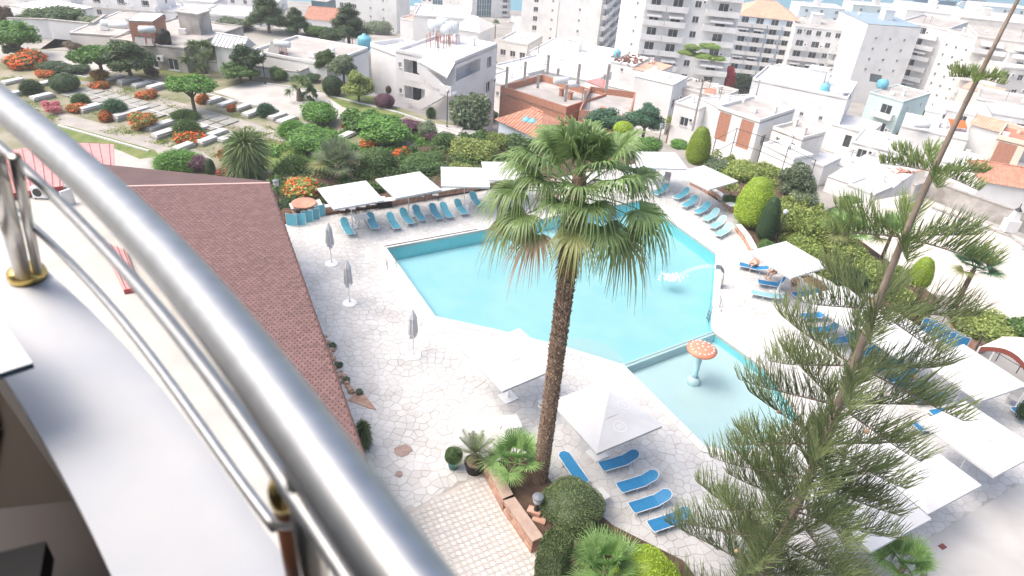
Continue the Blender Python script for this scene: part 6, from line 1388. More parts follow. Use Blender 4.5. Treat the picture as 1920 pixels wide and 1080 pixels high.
def nbranch(L, rise, az, young, dens=1.0, r=rng, cf=.92):
    """primary branch that bows down and turns up at the tip, with two rows of rising cord-like branchlets"""
    u = np.array([math.cos(az), math.sin(az), 0]); s = np.array([-math.sin(az), math.cos(az), 0]); zc = np.array([0, 0, 1.0])
    ax = lambda t: u*L*t*(1-.04*t)+zc*(L*(rise*t+(.0-rise)*.9*t*t)+L*.16*max(0, t-.7)**1.4)
    pts_ = [ax(t) for t in np.linspace(0, 1, 9)]
    V, Fc, tn = [], [], []
    n = int(L*29*dens); t_ = np.linspace(.12, .995, n)
    for i, t in enumerate(t_):
        for sg in (-1, 1):
            if r.uniform() < .10+.12*math.sin(t*17+az*5)**2: continue
            ll = (.16+.72*math.sin(math.pi*min(1, (1-t)*.92+.1))**.7)*min(1, L/2.3+.12)*cf*r.uniform(.6, 1.2)
            ll = max(.1, ll); c = ax(t); tg = ax(min(1, t+.02))-c; tg /= np.linalg.norm(tg)+1e-9
            d0 = s*sg*r.uniform(.1, .85)+zc*r.uniform(.6, 1.0)+tg*r.uniform(-.05, .6); d0 /= np.linalg.norm(d0)
            p = [c, c+d0*ll*.5+tg*ll*.02, c+d0*ll*.85+zc*ll*.12+tg*ll*.1, c+d0*ll+zc*ll*.2+tg*ll*.16]
            rad = [.007, .0125, .0105, .003]; a1 = np.cross(d0, tg); a1 /= np.linalg.norm(a1)+1e-9; a2 = np.cross(d0, a1); b = len(V)
            for q, rr in zip(p, rad):
                for j in range(3): an = j*2.094+r.uniform(-.3, .3); V.append(q+(a1*math.cos(an)+a2*math.sin(an))*rr*r.uniform(.85, 1.2))
            tone = min(1, r.uniform(0, .55)+(.45 if t > .75 else 0)+.1)
            for k in range(3):
                for j in range(3): Fc.append((b+3*k+j, b+3*k+(j+1) % 3, b+3*k+3+(j+1) % 3, b+3*k+3+j)); tn.append(min(1, tone+.12*k))
            for k in range(9):                 # short awl needles roughen the cord
                f = r.uniform(.1, .95); q = c+d0*ll*f+zc*ll*.2*f*f; dn = a1*r.normal()+a2*r.normal(); dn /= np.linalg.norm(dn)+1e-9; b = len(V); e = q+dn*r.uniform(.025, .06)+d0*.035
                V += [q-d0*.005, q+d0*.005, e+d0*.002, e]; Fc.append((b, b+1, b+2, b+3)); tn.append(min(1, tone+r.uniform(0, .3)))
    return pts_, V, Fc, tn
for ti, (z, L, n) in enumerate(zs):
    a0 = [.1, .0, .15, -.1, .1][ti] if ti < 5 else rng.uniform(0, 6.28)
    for j in range(n+(2 if 5 < ti < 15 else 0)):
        az = a0+j*6.283/n+rng.uniform(-.2, .2); l_ = L*rng.uniform(.82, 1.1); young = ti < 3
        if j >= n: az = rng.uniform(0, 6.28); l_ *= rng.uniform(.5, .8)
        pts_, V, Fc, tn = nbranch(l_, .16 if ti < 3 else rng.uniform(-.12, .16), az, young, 1.0 if z > 1 else .7, rng, [.55, .6, .72, .95, 1.0][ti] if ti < 5 else 1.05)
        c = Vector((0, 0, z+(rng.uniform(-.5, .5) if j >= n else 0)))+lean(z); mb = MB(); mb.tube([Vector(tuple(p)) for p in pts_], [max(.005, .03*l_/2.5*(1-t*.85)) for t in np.linspace(0, 1, 9)], 5); o = mb.build('branch', M['pinebark'], NP); o.location = c
        mm = M['norfolkyoung'] if young else (M['norfolkdead'] if (ti > 5 and rng.uniform() < .015) else M['norfolk'])
        obj('foliage', np_mesh('foliage', V, Fc, mm, tn), o)
for k in range(7):
    z, L, n = zs[4+k]; a = rng.uniform(0, 6.28); c = Vector((math.cos(a)*L*.5, math.sin(a)*L*.5, z+.15)); mb = MB(); mb.lathe([(.02, 0), (.055, .03), (.07, .08), (.05, .13), (.01, .15)], n=10); o = mb.build('cone', mat('cone_brown', (.42, .28, .17), .8) if k == 0 else bpy.data.materials['cone_brown'], NP); o.location = c
# ================================================================ pool furniture
def emblem():                              # ring with a simple two stroke monogram, printed on the canopy
    mb = MB(); n = 20
    for i in range(n):
        a, b = 6.283*i/n, 6.283*(i+1)/n
        mb.quad((.26*math.cos(a), .26*math.sin(a), 0), (.30*math.cos(a), .30*math.sin(a), 0), (.30*math.cos(b), .30*math.sin(b), 0), (.26*math.cos(b), .26*math.sin(b), 0))
    for (x, y, w_, h_, rz) in ((-.10, 0, .035, .30, 0), (.02, 0, .035, .30, .0), (-.04, 0, .12, .035, 0), (.12, .06, .12, .03, .5), (.12, -.06, .12, .03, -.5), (.17, 0, .03, .14, 0)):
        c, s = math.cos(rz), math.sin(rz); P = [(x+a*c-b*s, y+a*s+b*c, 0) for a, b in ((-w_/2, -h_/2), (w_/2, -h_/2), (w_/2, h_/2), (-w_/2, h_/2))]; mb.quad(*P)
    return mb.mesh('emblem', M['logo'])
EMB = emblem(); Sz = 1.75
def make_parasol():
    t = thing('parasol', 'x', 'parasol', group='open white square parasols around the pool')
    mb = MB(); zc, ze = 2.86, 2.55; nn_ = 8; c = (0, 0, zc)
    cn = [(-Sz, -Sz), (Sz, -Sz), (Sz, Sz), (-Sz, Sz)]
    for k in range(4):
        a, b = Vector((*cn[k], ze)), Vector((*cn[(k+1) % 4], ze)); C0 = Vector(c); g = [[None]*(nn_+1) for _ in range(nn_+1)]
        for i in range(nn_+1):
            for j in range(nn_+1):
                f = i/nn_; e = a.lerp(b, j/nn_); q = C0.lerp(e, f); q = q+Vector((0, 0, -.03*math.sin(math.pi*f)*(1-(2*j/nn_-1)**2) - .035*f*(1-(2*j/nn_-1)**2)*0)); g[i][j] = mb.p(q)
        for i in range(nn_):
            for j in range(nn_): mb.face([g[i][j], g[i+1][j], g[i+1][j+1], g[i][j+1]])
        e0, e1 = a, b; mb.quad(e0-Vector((0, 0, .12)), e1-Vector((0, 0, .12)), e1, e0)
    mb.build('canopy', M['canvas'], t, True)
    mb = MB(); s = .46; z = zc-.06
    for k in range(4):
        a, b = cn[k], cn[(k+1) % 4]; f = s/Sz; mb.poly([(a[0]*f, a[1]*f, z-.02), (b[0]*f, b[1]*f, z-.02), (0, 0, z+.10)]); mb.quad((a[0]*f, a[1]*f, z-.08), (b[0]*f, b[1]*f, z-.08), (b[0]*f, b[1]*f, z-.02), (a[0]*f, a[1]*f, z-.02))
    mb.build('vent', M['canvas'], t)
    mb = MB(); mb.tube([(0, 0, .05), (0, 0, 2.95)], .03, 10); mb.build('pole', M['white'], t)
    mb = MB(); mb.box((0, 0, .04), (.75, .75, .08)); mb.lathe([(.09, .08), (.05, .4)], n=10); mb.build('base', M['white'], t)
    for k in range(8):
        a = k*math.pi/4; L = Sz*1.39 if k % 2 else Sz*.98; mb = MB(); mb.tube([(0, 0, 2.78), (math.cos(a)*L, math.sin(a)*L, 2.5)], .013, 4); mb.build('rib', M['white'], t)
    sl = math.atan2(zc-ze, Sz)
    for k in range(4):
        a = k*math.pi/2-math.pi/2; o = obj('emblem', EMB, t); r_ = Sz*.58; zz = zc-(zc-ze)*.58-.03*math.sin(math.pi*.58)+.012
        o.matrix_local = Matrix.Translation((math.cos(a)*r_, math.sin(a)*r_, zz)) @ Matrix.Rotation(a+math.pi/2, 4, 'Z') @ Matrix.Rotation(sl, 4, 'X')
    return t
PAR = make_parasol(); first = True
def par(px4, rot, label, ctr=None):
    global first
    if ctr is None:
        q = PX(px4, 2.6); ctr = sum(q, Vector())/4
    loc = (ctr.x, ctr.y, 0); rz = R(rot)
    if first: PAR.location = loc; PAR.rotation_euler = (0, 0, rz); PAR['label'] = label; first = False; return PAR
    return clone(PAR, loc, rz, label)
par([(589, 351), (680, 337), (727, 375), (631, 391)], 33, 'open white parasol over the white table at the far left of the pool')
par([(697, 336), (782, 322), (830, 351), (752, 370)], 35, 'second open white parasol from the left behind the pool')
par([(825, 311), (912, 314), (922, 350), (827, 347)], 8, 'third open white parasol from the left behind the pool')
par([(908, 305), (975, 300), (990, 335), (925, 338)], 10, 'open white parasol mostly hidden behind the palm crown')
par([(1190, 287), (1264, 280), (1299, 313), (1206, 317)], 8, 'open white parasol just right of the palm crown at the back')
par([(1264, 323), (1317, 310), (1386, 337), (1332, 354)], 38, 'open white parasol between the two topiary columns')
par([(1408, 466), (1468, 451), (1555, 499), (1488, 522)], 32, 'open white parasol over the sunbathers on the right')
par([(870, 650), (978, 610), (1040, 690), (950, 735)], 38, 'open white parasol at the pool edge left of the palm trunk')
par([(1042, 752), (1150, 712), (1232, 790), (1115, 850)], 33, 'open white parasol above the blue loungers right of the palm trunk')
cG = PX([(1727, 665), (1810, 645), (1920, 719), (1840, 755)], 2.6); cG = sum(cG, Vector())/4
par([(1727, 665), (1810, 645), (1920, 719), (1840, 755)], 26, 'open white parasol beside the cream canopy at the right edge')
par(None, 30, 'open white parasol at the right edge above the exposed flagstones', ctr=G(1838, 815, 2.65))
par(None, 30, 'lower right open white parasol beside the norfolk pine branches', ctr=Vector((17.35, 20.6, 0)))
par(None, 30, 'bottom open white parasol half covered by the norfolk pine', ctr=G(1620, 935, 2.65))
par(None, 30, 'open white parasol behind the upper norfolk branches on the left', ctr=G(1590, 573, 2.65))
par(None, 30, 'open white parasol behind the norfolk trunk near the blue stack', ctr=G(1672, 618, 2.65))
# closed parasols
def closed_parasol():
    t = thing('closed_parasol', 'x', 'closed parasol', group='closed grey parasols on the open paving')
    mb = MB(); n = 14
    for seg, (zt_, zb_, r0, r1) in enumerate([(2.95, 2.45, .03, .23)]):
        top = [mb.p((r0*math.cos(6.283*i/n), r0*math.sin(6.283*i/n), zt_)) for i in range(n)]; bot = [mb.p((r1*math.cos(6.283*i/n)*(1 if i % 2 else .8), r1*math.sin(6.283*i/n)*(1 if i % 2 else .8), zb_)) for i in range(n)]
        for i in range(n): mb.face([bot[i], bot[(i+1) % n], top[(i+1) % n], top[i]])
    mb.build('cap', M['canvas'], t)
    for k in range(8):
        a = k*.785+.2; ca, sa = math.cos(a), math.sin(a); mb = MB(); l_ = 1.0+.25*(k % 3)*.5; z0 = 2.52; w_ = .075
        for (o1, o2) in ((-1, 1),):
            A = (ca*.13-sa*w_, sa*.13+ca*w_, z0); B = (ca*.13+sa*w_, sa*.13-ca*w_, z0); Cc = (ca*.20, sa*.20, z0); A2 = (ca*.17-sa*w_*1.5, sa*.17+ca*w_*1.5, z0-l_); B2 = (ca*.17+sa*w_*1.5, sa*.17-ca*w_*1.5, z0-l_-.1); C2 = (ca*.27, sa*.27, z0-l_+.06)
            mb.quad(A2, C2, Cc, A); mb.quad(C2, B2, B, Cc); mb.poly([A2, B2, C2]); mb.quad(B2, A2, A, B)
        mb.build('fold', M['canvasgrey'], t)
    mb = MB(); mb.tube([(0, 0, 0), (0, 0, 2.9)], .028, 10); mb.build('pole', M['white'], t)
    mb = MB(); mb.lathe([(.42, 0), (.42, .05), (.3, .09), (.06, .11), (.05, .3)], n=22); mb.build('base', M['white'], t)
    return t
CP = closed_parasol(); CP.location = G(775, 667); CP['label'] = 'closed grey parasol nearest the pool corner'
clone(CP, G(656, 569), .5, 'closed grey parasol in the middle of the open paving'); clone(CP, G(622, 495), 1.1, 'closed grey parasol closest to the blue panels')
# loungers
def lounger(fab, back):
    t = thing('sun_lounger', 'x', 'sun lounger'); L, W = 1.95, .60; bx = .62*L; z = .33
    mb = MB(); mb.tube([(0, -W/2, z), (.03, -W/2, z), (bx, -W/2, z)], .017, 6); mb.tube([(0, W/2, z), (bx, W/2, z)], .017, 6); mb.tube([(0, -W/2, z), (-.04, -W/4, z), (-.04, W/4, z), (0, W/2, z)], .017, 6); mb.build('frame', M['white'], t)
    mb = MB(); n = 8
    for i in range(n):
        x0, x1 = bx*i/n, bx*(i+1)/n; f = lambda x: z+.005-.03*math.sin(math.pi*x/bx)
        for (ya, yb) in ((-W/2+.02, -W/6), (-W/6, W/6), (W/6, W/2-.02)): mb.quad((x0, ya, f(x0)), (x1, ya, f(x1)), (x1, yb, f(x1)), (x0, yb, f(x0)))
        mb.quad((x0, W/2-.02, f(x0)-.012), (x1, W/2-.02, f(x1)-.012), (x1, -W/2+.02, f(x1)-.012), (x0, -W/2+.02, f(x0)-.012))
    mb.build('seat_sling', M[fab], t)
    bl = L-bx; ca, sa = math.cos(back), math.sin(back); mb = MB(); out = [(0, -W/2+.02), (bl*.72, -W/2+.02), (bl*.95, -W/4), (bl, 0), (bl*.95, W/4), (bl*.72, W/2-.02), (0, W/2-.02)]
    pr = lambda a, b, h=0: (bx+a*ca-h*sa, b, z+.005+a*sa+h*ca); mb.poly([pr(a, b) for a, b in out]); mb.poly([pr(a, b, -.012) for a, b in out[::-1]])
    for k in range(len(out)): a, b = out[k], out[(k+1) % len(out)]; mb.quad(pr(*a, -.012), pr(*b, -.012), pr(*b), pr(*a))
    mb.build('backrest', M[fab], t); mb = MB(); mb.tube([pr(a, b, -.01) for a, b in out], .016, 6); mb.tube([pr(bl*.5, -W/2+.03, -.02), (bx+bl*.55, -W/2+.03, z-.12)], .01, 4); mb.build('back_frame', M['white'], t)
    for x in (.18, .85, 1.5):
        mb = MB(); mb.tube([(x-.08, -W/2, z), (x-.12, -W/2, .03), (x-.12, W/2, .03), (x-.08, W/2, z)], .014, 5); mb.build('leg', M['white'], t)
    return t
LP = {}
def lng(fab, back, foot, head, label, group='blue sun loungers around the pool', ctr=None, rot=None, z=0):
    k = (fab, round(back))
    if ctr is not None: a = rot; loc = Vector((ctr.x-math.cos(a)*.97, ctr.y-math.sin(a)*.97, z))
    else:
        A, B = G(*foot, .35), G(*head, .45+.5*math.sin(R(back))); a = math.atan2(B.y-A.y, B.x-A.x); loc = Vector((A.x, A.y, z))
    if k not in LP: LP[k] = lounger(fab, R(back)); t = LP[k]; t.location = loc; t.rotation_euler = (0, 0, a)
    else: t = clone(LP[k], loc, a)
    t['label'] = label; t['group'] = group; return t
nmn = ['first', 'second', 'third', 'fourth', 'fifth', 'sixth', 'seventh', 'eighth']
Lrow = [((664, 440), (636, 405)), ((709, 430), (687, 394)), ((748, 427), (726, 397)), ((774, 421), (749, 386)), ((798, 416), (772, 379)), ((830, 413), (803, 376)), ((849, 410), (824, 374)), ((877, 404), (850, 368))]
an = [math.atan2((G(*h, .8)-G(*f, .35)).y, (G(*h, .8)-G(*f, .35)).x) for f, h in Lrow]
for k, (f, h) in enumerate(Lrow):
    c = G((f[0]+h[0])/2, (f[1]+h[1])/2+2, .42); lng('turq', 32, f, h, '%s faded blue lounger from the left in the row behind the pool' % nmn[k], 'faded blue loungers behind the pool', ctr=c, rot=R(118)+rd.uniform(-.06, .06))
c = G(892, 374, .4); lng('turq', 32, None, None, 'faded blue lounger peeking out behind the palm fronds', 'faded blue loungers behind the pool', ctr=c, rot=R(118))
for k, (x, y, fb) in enumerate([(1240, 355, 'turq'), (1279, 363, 'turq'), (1294, 378, 'turq'), (1318, 390, 'turq'), (1334, 403, 'palebl'), (1347, 417, 'palebl'), (1358, 431, 'palebl')]):
    lng(fb, 34, None, None, '%s %s lounger from the back in the row right of the pool' % (nmn[k], 'pale blue' if fb == 'palebl' else 'blue'), 'loungers right of the pool', ctr=G(x, y, .42), rot=R(48))
for f, h, fb, bk, l in [((1387, 494), (1428, 497), 'blue', 20, 'blue lounger with the sitting woman on it'), ((1422, 527), (1462, 520), 'blue', 60, 'bright blue lounger with steep backrest beside the sunbathers'), ((1409, 546), (1462, 552), 'palebl', 8, 'flat pale blue grey lounger shape put in for a shadow before the steep one'), ((1488, 552), (1532, 542), 'blue', 15, 'bright blue lounger next to the small white table'),  # the flat pale blue lounger renders a grey-blue shadow
        ((1505, 592), (1545, 578), 'blue', 45, 'blue lounger behind the outermost norfolk branch tip'), ((1520, 618), (1562, 606), 'blue', 35, 'blue lounger seen through the norfolk needles'), ((1555, 640), (1598, 625), 'blue', 35, 'second blue lounger seen through the norfolk needles'), ((1600, 662), (1640, 648), 'blue', 35, 'third blue lounger seen through the norfolk needles'), ((1640, 690), (1690, 672), 'blue', 35, 'blue lounger beside the middle norfolk trunk'),
        ((1665, 712), (1710, 694), 'blue', 30, 'blue lounger below the long norfolk branch'), ((1682, 724), (1730, 715), 'blue', 12, 'bright blue flat lounger left of the largest clear one'), ((1714, 747), (1788, 735), 'blue', 12, 'bright blue lounger just above the right edge parasol'), ((1748, 775), (1800, 762), 'blue', 12, 'blue lounger mostly under the right edge parasol'), ((1902, 770), (1960, 762), 'blue', 12, 'blue lounger cut by the right edge of the photo'), ((1718, 800), (1765, 790), 'blue', 10, 'blue lounger end peeking out left of the right edge parasol')]:
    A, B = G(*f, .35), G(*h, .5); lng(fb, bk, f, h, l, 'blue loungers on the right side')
for c_, rot, bk, l in [((1074, 872), 118, 0, 'blue lounger standing beside the palm trunk'), ((1163, 862), 205, 25, 'blue lounger just below the parasol right of the palm'), ((1198, 901), 205, 25, 'second blue lounger below the parasol right of the palm'), ((1222, 938), 205, 25, 'third blue lounger partly behind the norfolk branch'), ((1258, 972), 205, 25, 'fourth blue lounger mostly behind the norfolk branch')]:
    lng('blue', bk, None, None, l, 'blue loungers in front of the paddling pool', ctr=G(*c_, .42), rot=R(rot+180 if rot == 205 else rot))
# row of upright folded loungers
def folded(label, P, rz, g):
    t = thing('folded_lounger', label, 'folded lounger', P, rz, g); mb = MB(); mb.box((0, 0, .48), (.72, .03, .86)); mb.build('sling', M['turq' if 'left' in label or 'corner' in label else 'blue'], t)
    mb = MB(); mb.tube([(-.38, 0, .0), (-.38, 0, .95), (.38, 0, .95), (.38, 0, 0)], .018, 6); mb.build('frame', M['white'], t); mb = MB(); mb.tube([(-.3, .22, .05), (-.3, .1, .85), (.3, .1, .85), (.3, .22, .05)], .016, 5); mb.build('leg', M['white'], t)
for k, (x, y) in enumerate([(548, 424), (564, 423), (577, 418), (590, 414), (601, 407)]): folded('%s upright blue folded lounger from the left by the roof corner' % nmn[k], G(x, y), R([-5, 0, 20, 32, 40][k]), 'folded loungers by the roof corner')
for k in range(7): P = G(1735+k*10, 622+k*5.5); folded('%s upright blue folded lounger along the right black fence' % nmn[k], P, R(-20), 'folded loungers along the black fence')
# parked car
P = at(700, 130, 92); P.z = T(P.x, P.y)
t = thing('parked_car', 'blue car parked left of the white loggia house', 'car', P, .5); cb = mat('car_blue', (.05, .16, .28), .25, spec=.8)
mb = MB(); mb.prism([(-2.1, -.8), (2.0, -.8), (2.15, -.5), (2.15, .5), (2.0, .8), (-2.1, .8)], .3, .85, bottom=True, shrink=.03); mb.build('body', cb, t)
mb = MB(); mb.box((-.15, 0, 1.1), (2.4, 1.45, .5), taper=.78); mb.build('cabin', M['glass'], t); mb = MB(); mb.box((-.15, 0, 1.37), (1.85, 1.12, .05)); mb.build('roof', cb, t)
for x in (-1.3, 1.3):
    for y in (-.75, .75): mb = MB(); mb.lathe([(.3, -.09), (.32, 0), (.3, .09)], n=14); o = mb.build('wheel', M['black'], t); o.location = (x, y, .32); o.rotation_euler = (R(90), 0, 0)
# tables and chairs
def table(label, P, rz, w_=.8, d_=.8, h=.72, leg='dark', grp=None):
    t = thing('table', label, 'table', P, rz, grp); mb = MB(); mb.box((0, 0, h), (w_, d_, .035)); mb.build('tabletop', M['tabletop'], t)
    for a in (-1, 1):
        for b in (-1, 1): mb = MB(); mb.tube([(a*w_*.4, b*d_*.4, 0), (a*w_*.12, b*d_*.12, h-.02)], .014, 5); mb.build('leg', M[leg], t)
    return t
table('white square table between the first two faded loungers', G(678, 424), R(30), 1.0, .9)
table('small white table beside the dark clipped hedge', G(1552, 552), R(20), .9, .7)
table('small white table at the end of the right lounger row', G(1368, 398), R(30), .8, .7)
table('low white table right of the large clipped ball bush', G(1118, 945), R(35), .9, .6, .5)
table('white table mostly hidden by the fan palm', G(955, 812), R(20), .9, .9)
def chair(label, P, rz, m='palebl', grp='chairs around the pool', col='dark'):
    t = thing('chair', label, 'chair', P, rz, grp); mm = bpy.data.materials.get('grey_mesh') or mat('grey_mesh', (.34, .34, .35), .7)
    mb = MB(); mb.box((0, 0, .44), (.5, .48, .03)); mb.build('seat', mm, t); mb = MB(); mb.X = Matrix.Translation((0, .24, .46)) @ Matrix.Rotation(R(-14), 4, 'X'); mb.box((0, 0, .26), (.5, .03, .5)); mb.build('backrest', mm, t)
    for a in (-1, 1):
        for b in (-1, 1): mb = MB(); mb.tube([(a*.24, b*.22, 0), (a*.24, b*.22, .45)], .014, 5); mb.build('leg', M[col], t)
        mb = MB(); mb.tube([(a*.26, -.2, .45), (a*.26, -.2, .66), (a*.26, .22, .68)], .014, 5); mb.build('armrest', M[col], t)
    return t
for k, (x, y) in enumerate([(642, 402), (661, 400), (680, 396), (699, 392)]): chair('%s grey chair from the left under the first parasol' % nmn[k], G(x, y), R(12))
for k, (x, y) in enumerate([(790, 376), (816, 374)]): chair('%s grey chair under the second parasol' % nmn[k], G(x, y), R(10))
chair('grey white chair beside the parasol at the right edge', G(1893, 758), R(-40), col='white')
chair('grey chair under the parasol right of the palm crown', G(1222, 340), R(0)); chair('second grey chair under the parasol right of the palm crown', G(1248, 345), R(-20))
chair('grey chair behind the right lounger row', G(1352, 385), R(-50), col='white')
t = thing('bench', 'long white bench top at the end of the left planter wall', 'bench', G(575, 398), R(28)); mb = MB(); mb.box((0, 0, .62), (2.2, .9, .08)); mb.build('seat', M['tabletop'], t); mb = MB(); [mb.box((a, 0, .3), (.15, .8, .58)) for a in (-.9, .9)]; mb.build('legs', M['pinkstone'], t)
t = thing('music_box', 'small dark opening box under a white shelf by the first parasol', 'cabinet', G(722, 388), R(25)); mb = MB(); mb.box((0, 0, .3), (.9, .5, .5)); mb.build('box', M['black'], t); mb = MB(); mb.box((-.1, 0, .58), (1.6, .6, .06)); mb.build('shelf', M['tabletop'], t)
# terracotta bowl, lamps
t = thing('terracotta_bowl', 'wide terracotta bowl on a pedestal by the roof corner', 'plant bowl', G(572, 400)); mb = MB(); mb.lathe([(.3, 0), (.22, .3), (.5, .62), (.85, .78), (.88, .86), (.78, .86), (.3, .74)], n=24); mb.build('bowl', M['tile'], t, True)
def lamp(label, P, h, shade=True):
    t = thing('garden_lamp', label, 'lamp', P); mb = MB(); mb.tube([(0, 0, 0), (0, 0, h)], [.055, .035], 8); mb.lathe([(.12, 0), (.12, .06), (.06, .2)], n=10); mb.build('post', M['dark'], t)
    mb = MB(); mb.lathe([(.05, 0), (.16, .08), (.2, .2), (.16, .33), (.06, .4)], c=(0, 0, h), n=14); mb.build('globe', mat('lamp_globe', (.50, .52, .53), .3) if 'lamp_globe' not in bpy.data.materials else bpy.data.materials['lamp_globe'], t, True)
    if shade: mb = MB(); mb.lathe([(.24, 0), (.22, .06), (.05, .13)], c=(0, 0, h+.36), n=14); mb.build('cap', mat('lamp_cap', (.16, .18, .20), .5) if 'lamp_cap' not in bpy.data.materials else bpy.data.materials['lamp_cap'], t)
P = Vector((1.45, 20.9, .3)); lamp('black garden lamp with grey cap left of the palm trunk', G(1008, 836), 2.3)
lamp('black garden lamp beside the shingle roof corner', G(527, 418), 2.8); lamp('white globe garden lamp behind the topiary column', G(1453, 462), 2.6, False); lamp('garden lamp behind the parasol right of the palm crown', G(1232, 283), 2.2)
lamp('short black bollard lamp on the planter wall by the steps', G(1006, 955, .75), .35)
lamp('black garden lamp left of the green bush on the garden walk', GT(498, 160), 3.0, False); lamp('black garden lamp in front of the loggia house', GT(838, 240), 3.4, False); lamp('tall white lamp in front of the big dark pine', GT(661, 86), 4.2, False)
# mushroom fountain
t = thing('mushroom_fountain', 'orange mushroom shaped water fountain with white dots in the paddling pool', 'fountain', G(1303, 703, -.06)); t.location.z = -.75
mb = MB(); mb.lathe([(.24, 0), (.15, .6), (.15, 2.3)], n=16); mb.build('stem', mat('fountain_stem', (.42, .68, .73), .3), t, True)
mb = MB(); mb.lathe([(.38, .0), (.36, .4), (.3, .5), (.18, .56)], c=(0, 0, 0), n=20); mb.build('foot', mat('fountain_foot', (.70, .84, .88), .4), t, True)
oc = mat('fountain_orange', (.72, .25, .15), .45); mb = MB(); mb.lathe([(.78, 2.36), (.80, 2.44), (.60, 2.55), (.3, 2.62), (.02, 2.64)], n=28); mb.build('cap', oc, t, True)
for k in range(22):
    r_ = [.0, .3, .3, .3, .3, .3][k] if k < 6 else .6; a = k*6.283/5 if k < 6 else (k-6)*6.283/16; zz = 2.645 if r_ == 0 else (2.625 if r_ == .3 else 2.556); mb = MB(); mb.lathe([(.055, 0), (.05, .006)], n=8); o = mb.build('dot', M['white'], t); o.location = (r_*math.cos(a), r_*math.sin(a), zz)
# water cascade arch
t = thing('water_cascade', 'curved steel water spout arching over the right pool edge', 'water spout', G(1352, 538)); P0 = G(1352, 538); d = (G(1300, 528)-P0); d.z = 0; d.normalize()
mb = MB()
for s in (-.22, .22): pass
path = [Vector((0, 0, 0)), Vector((0, 0, .7)), Vector((0, 0, 1.15))+d*.06, Vector((0, 0, 1.4))+d*.3, Vector((0, 0, 1.42))+d*.62]; sdv = Vector((-d.y, d.x, 0))*.28
for a, b in zip(path, path[1:]): mb.quad(a-sdv, b-sdv, b+sdv, a+sdv); mb.quad(a+sdv+d*.03, b+sdv+d*.03+Vector((0, 0, -.03)), b-sdv+d*.03+Vector((0, 0, -.03)), a-sdv+d*.03)
mb.build('spout', M['steel'], t)
wj, wn_, wl_, wb_ = _new('falling_water'); wb_.inputs['Base Color'].default_value = (.9, .95, .97, 1); wb_.inputs['Roughness'].default_value = .3; wb_.inputs['Alpha'].default_value = .16
mb = MB(); q = [Vector((0, 0, 1.42))+d*.62+d*(2.4*f)+Vector((0, 0, -1.45*f*f)) for f in np.linspace(0, 1, 8)]
for a, b in zip(q, q[1:]): mb.quad(a-sdv*.9, b-sdv*.9, b+sdv*.9, a+sdv*.9)
mb.build('water_sheet', wj, t)
mb = MB()
for i in range(90): a = q[-1]+Vector((rd.gauss(0, .42), rd.gauss(0, .25), 0))+d*.2; a.z = -.035+rd.random()*.05; mb.lathe([(rd.uniform(.03, .1), 0), (.02, .03)], c=a, n=6)
tag(mb.build('foam', mat('foam', (.85, .92, .95), .5), t), kind='stuff')
# ladders
def ladder(label, P, rz):
    t = thing('pool_ladder', label, 'pool ladder', P, rz)
    for s in (-.26, .26): mb = MB(); mb.tube([(-.5, s, .03), (-.5, s, .6), (-.35, s, .85), (-.1, s, .85), (.08, s, .6), (.1, s, -.9)], .02, 6); mb.build('rail', M['steel'], t, True)
    for k in range(3): mb = MB(); mb.box((.1, 0, -.2-k*.25), (.08, .5, .03)); mb.build('rung', M['steel'], t)
ladder('steel pool ladder at the left pool corner', G(740, 500), R(20)); ladder('steel pool ladder on the right pool edge', G(1335, 580), R(180)); ladder('steel pool ladder beside the pine at the paddling pool', G(1425, 692), R(215))
# black fence and cream canopy at the right
t = thing('metal_fence', 'black metal fence behind the folded loungers on the right', 'fence'); L = PX([(1700, 588), (1760, 618), (1830, 655), (1905, 700), (1990, 750)], .1)
for a, b in zip(L, L[1:]):
    for z in (.5, .95): mb = MB(); mb.tube([a+Vector((0, 0, z)), b+Vector((0, 0, z))], .02, 5); mb.build('rail', M['dark'], t)
    for f in (0, .5): p = a.lerp(b, f); mb = MB(); mb.tube([p, p+Vector((0, 0, 1.0))], .025, 5); mb.build('post', M['dark'], t)
t = thing('cream_canopy', 'arched cream fabric canopy with brown valance at the right edge', 'canopy'); a, b = G(1838, 650, 2.2), G(1925, 700, 2.2); d = (b-a); dn = Vector((-d.y, d.x, 0)).normalized(); dn = dn if dn.x > 0 else -dn; mb = MB(); n = 10; ccv = mat('cream_fabric', (.76, .68, .58), .8)
arc = [a+d*f*1.15+Vector((0, 0, .65*math.sin(math.pi*f))) for f in np.linspace(0, 1, n+1)]
for p, q in zip(arc, arc[1:]): mb.quad(p, q, q+dn*2.2, p+dn*2.2)
mb.build('cover', ccv, t); mb = MB()
for p, q in zip(arc, arc[1:]): mb.quad(p-Vector((0, 0, .3)), q-Vector((0, 0, .3)), q-Vector((0, 0, .02)), p-Vector((0, 0, .02)))
mb.build('valance', mat('brown_valance', (.20, .05, .035), .8), t); mb = MB(); [mb.tube([p-Vector((0, 0, 2.3)), p], .04, 5) for p in (arc[0], arc[-1], arc[0]+dn*2.2, arc[-1]+dn*2.2)]; mb.build('posts', M['white'], t)
t = thing('barbecue', 'white chimney barbecue with black cowl in the cream courtyard', 'barbecue', G(1890, 432, -6.0)); mb = MB(); mb.box((0, 0, .6), (1.3, .9, 1.2)); mb.box((0, 0, 1.7), (.8, .7, 1.0), taper=.6); mb.build('body', M['wall'], t); mb = MB(); mb.lathe([(.35, 2.25), (.05, 2.6), (.04, 3.0)], n=10); mb.build('cowl', M['dark'], t)
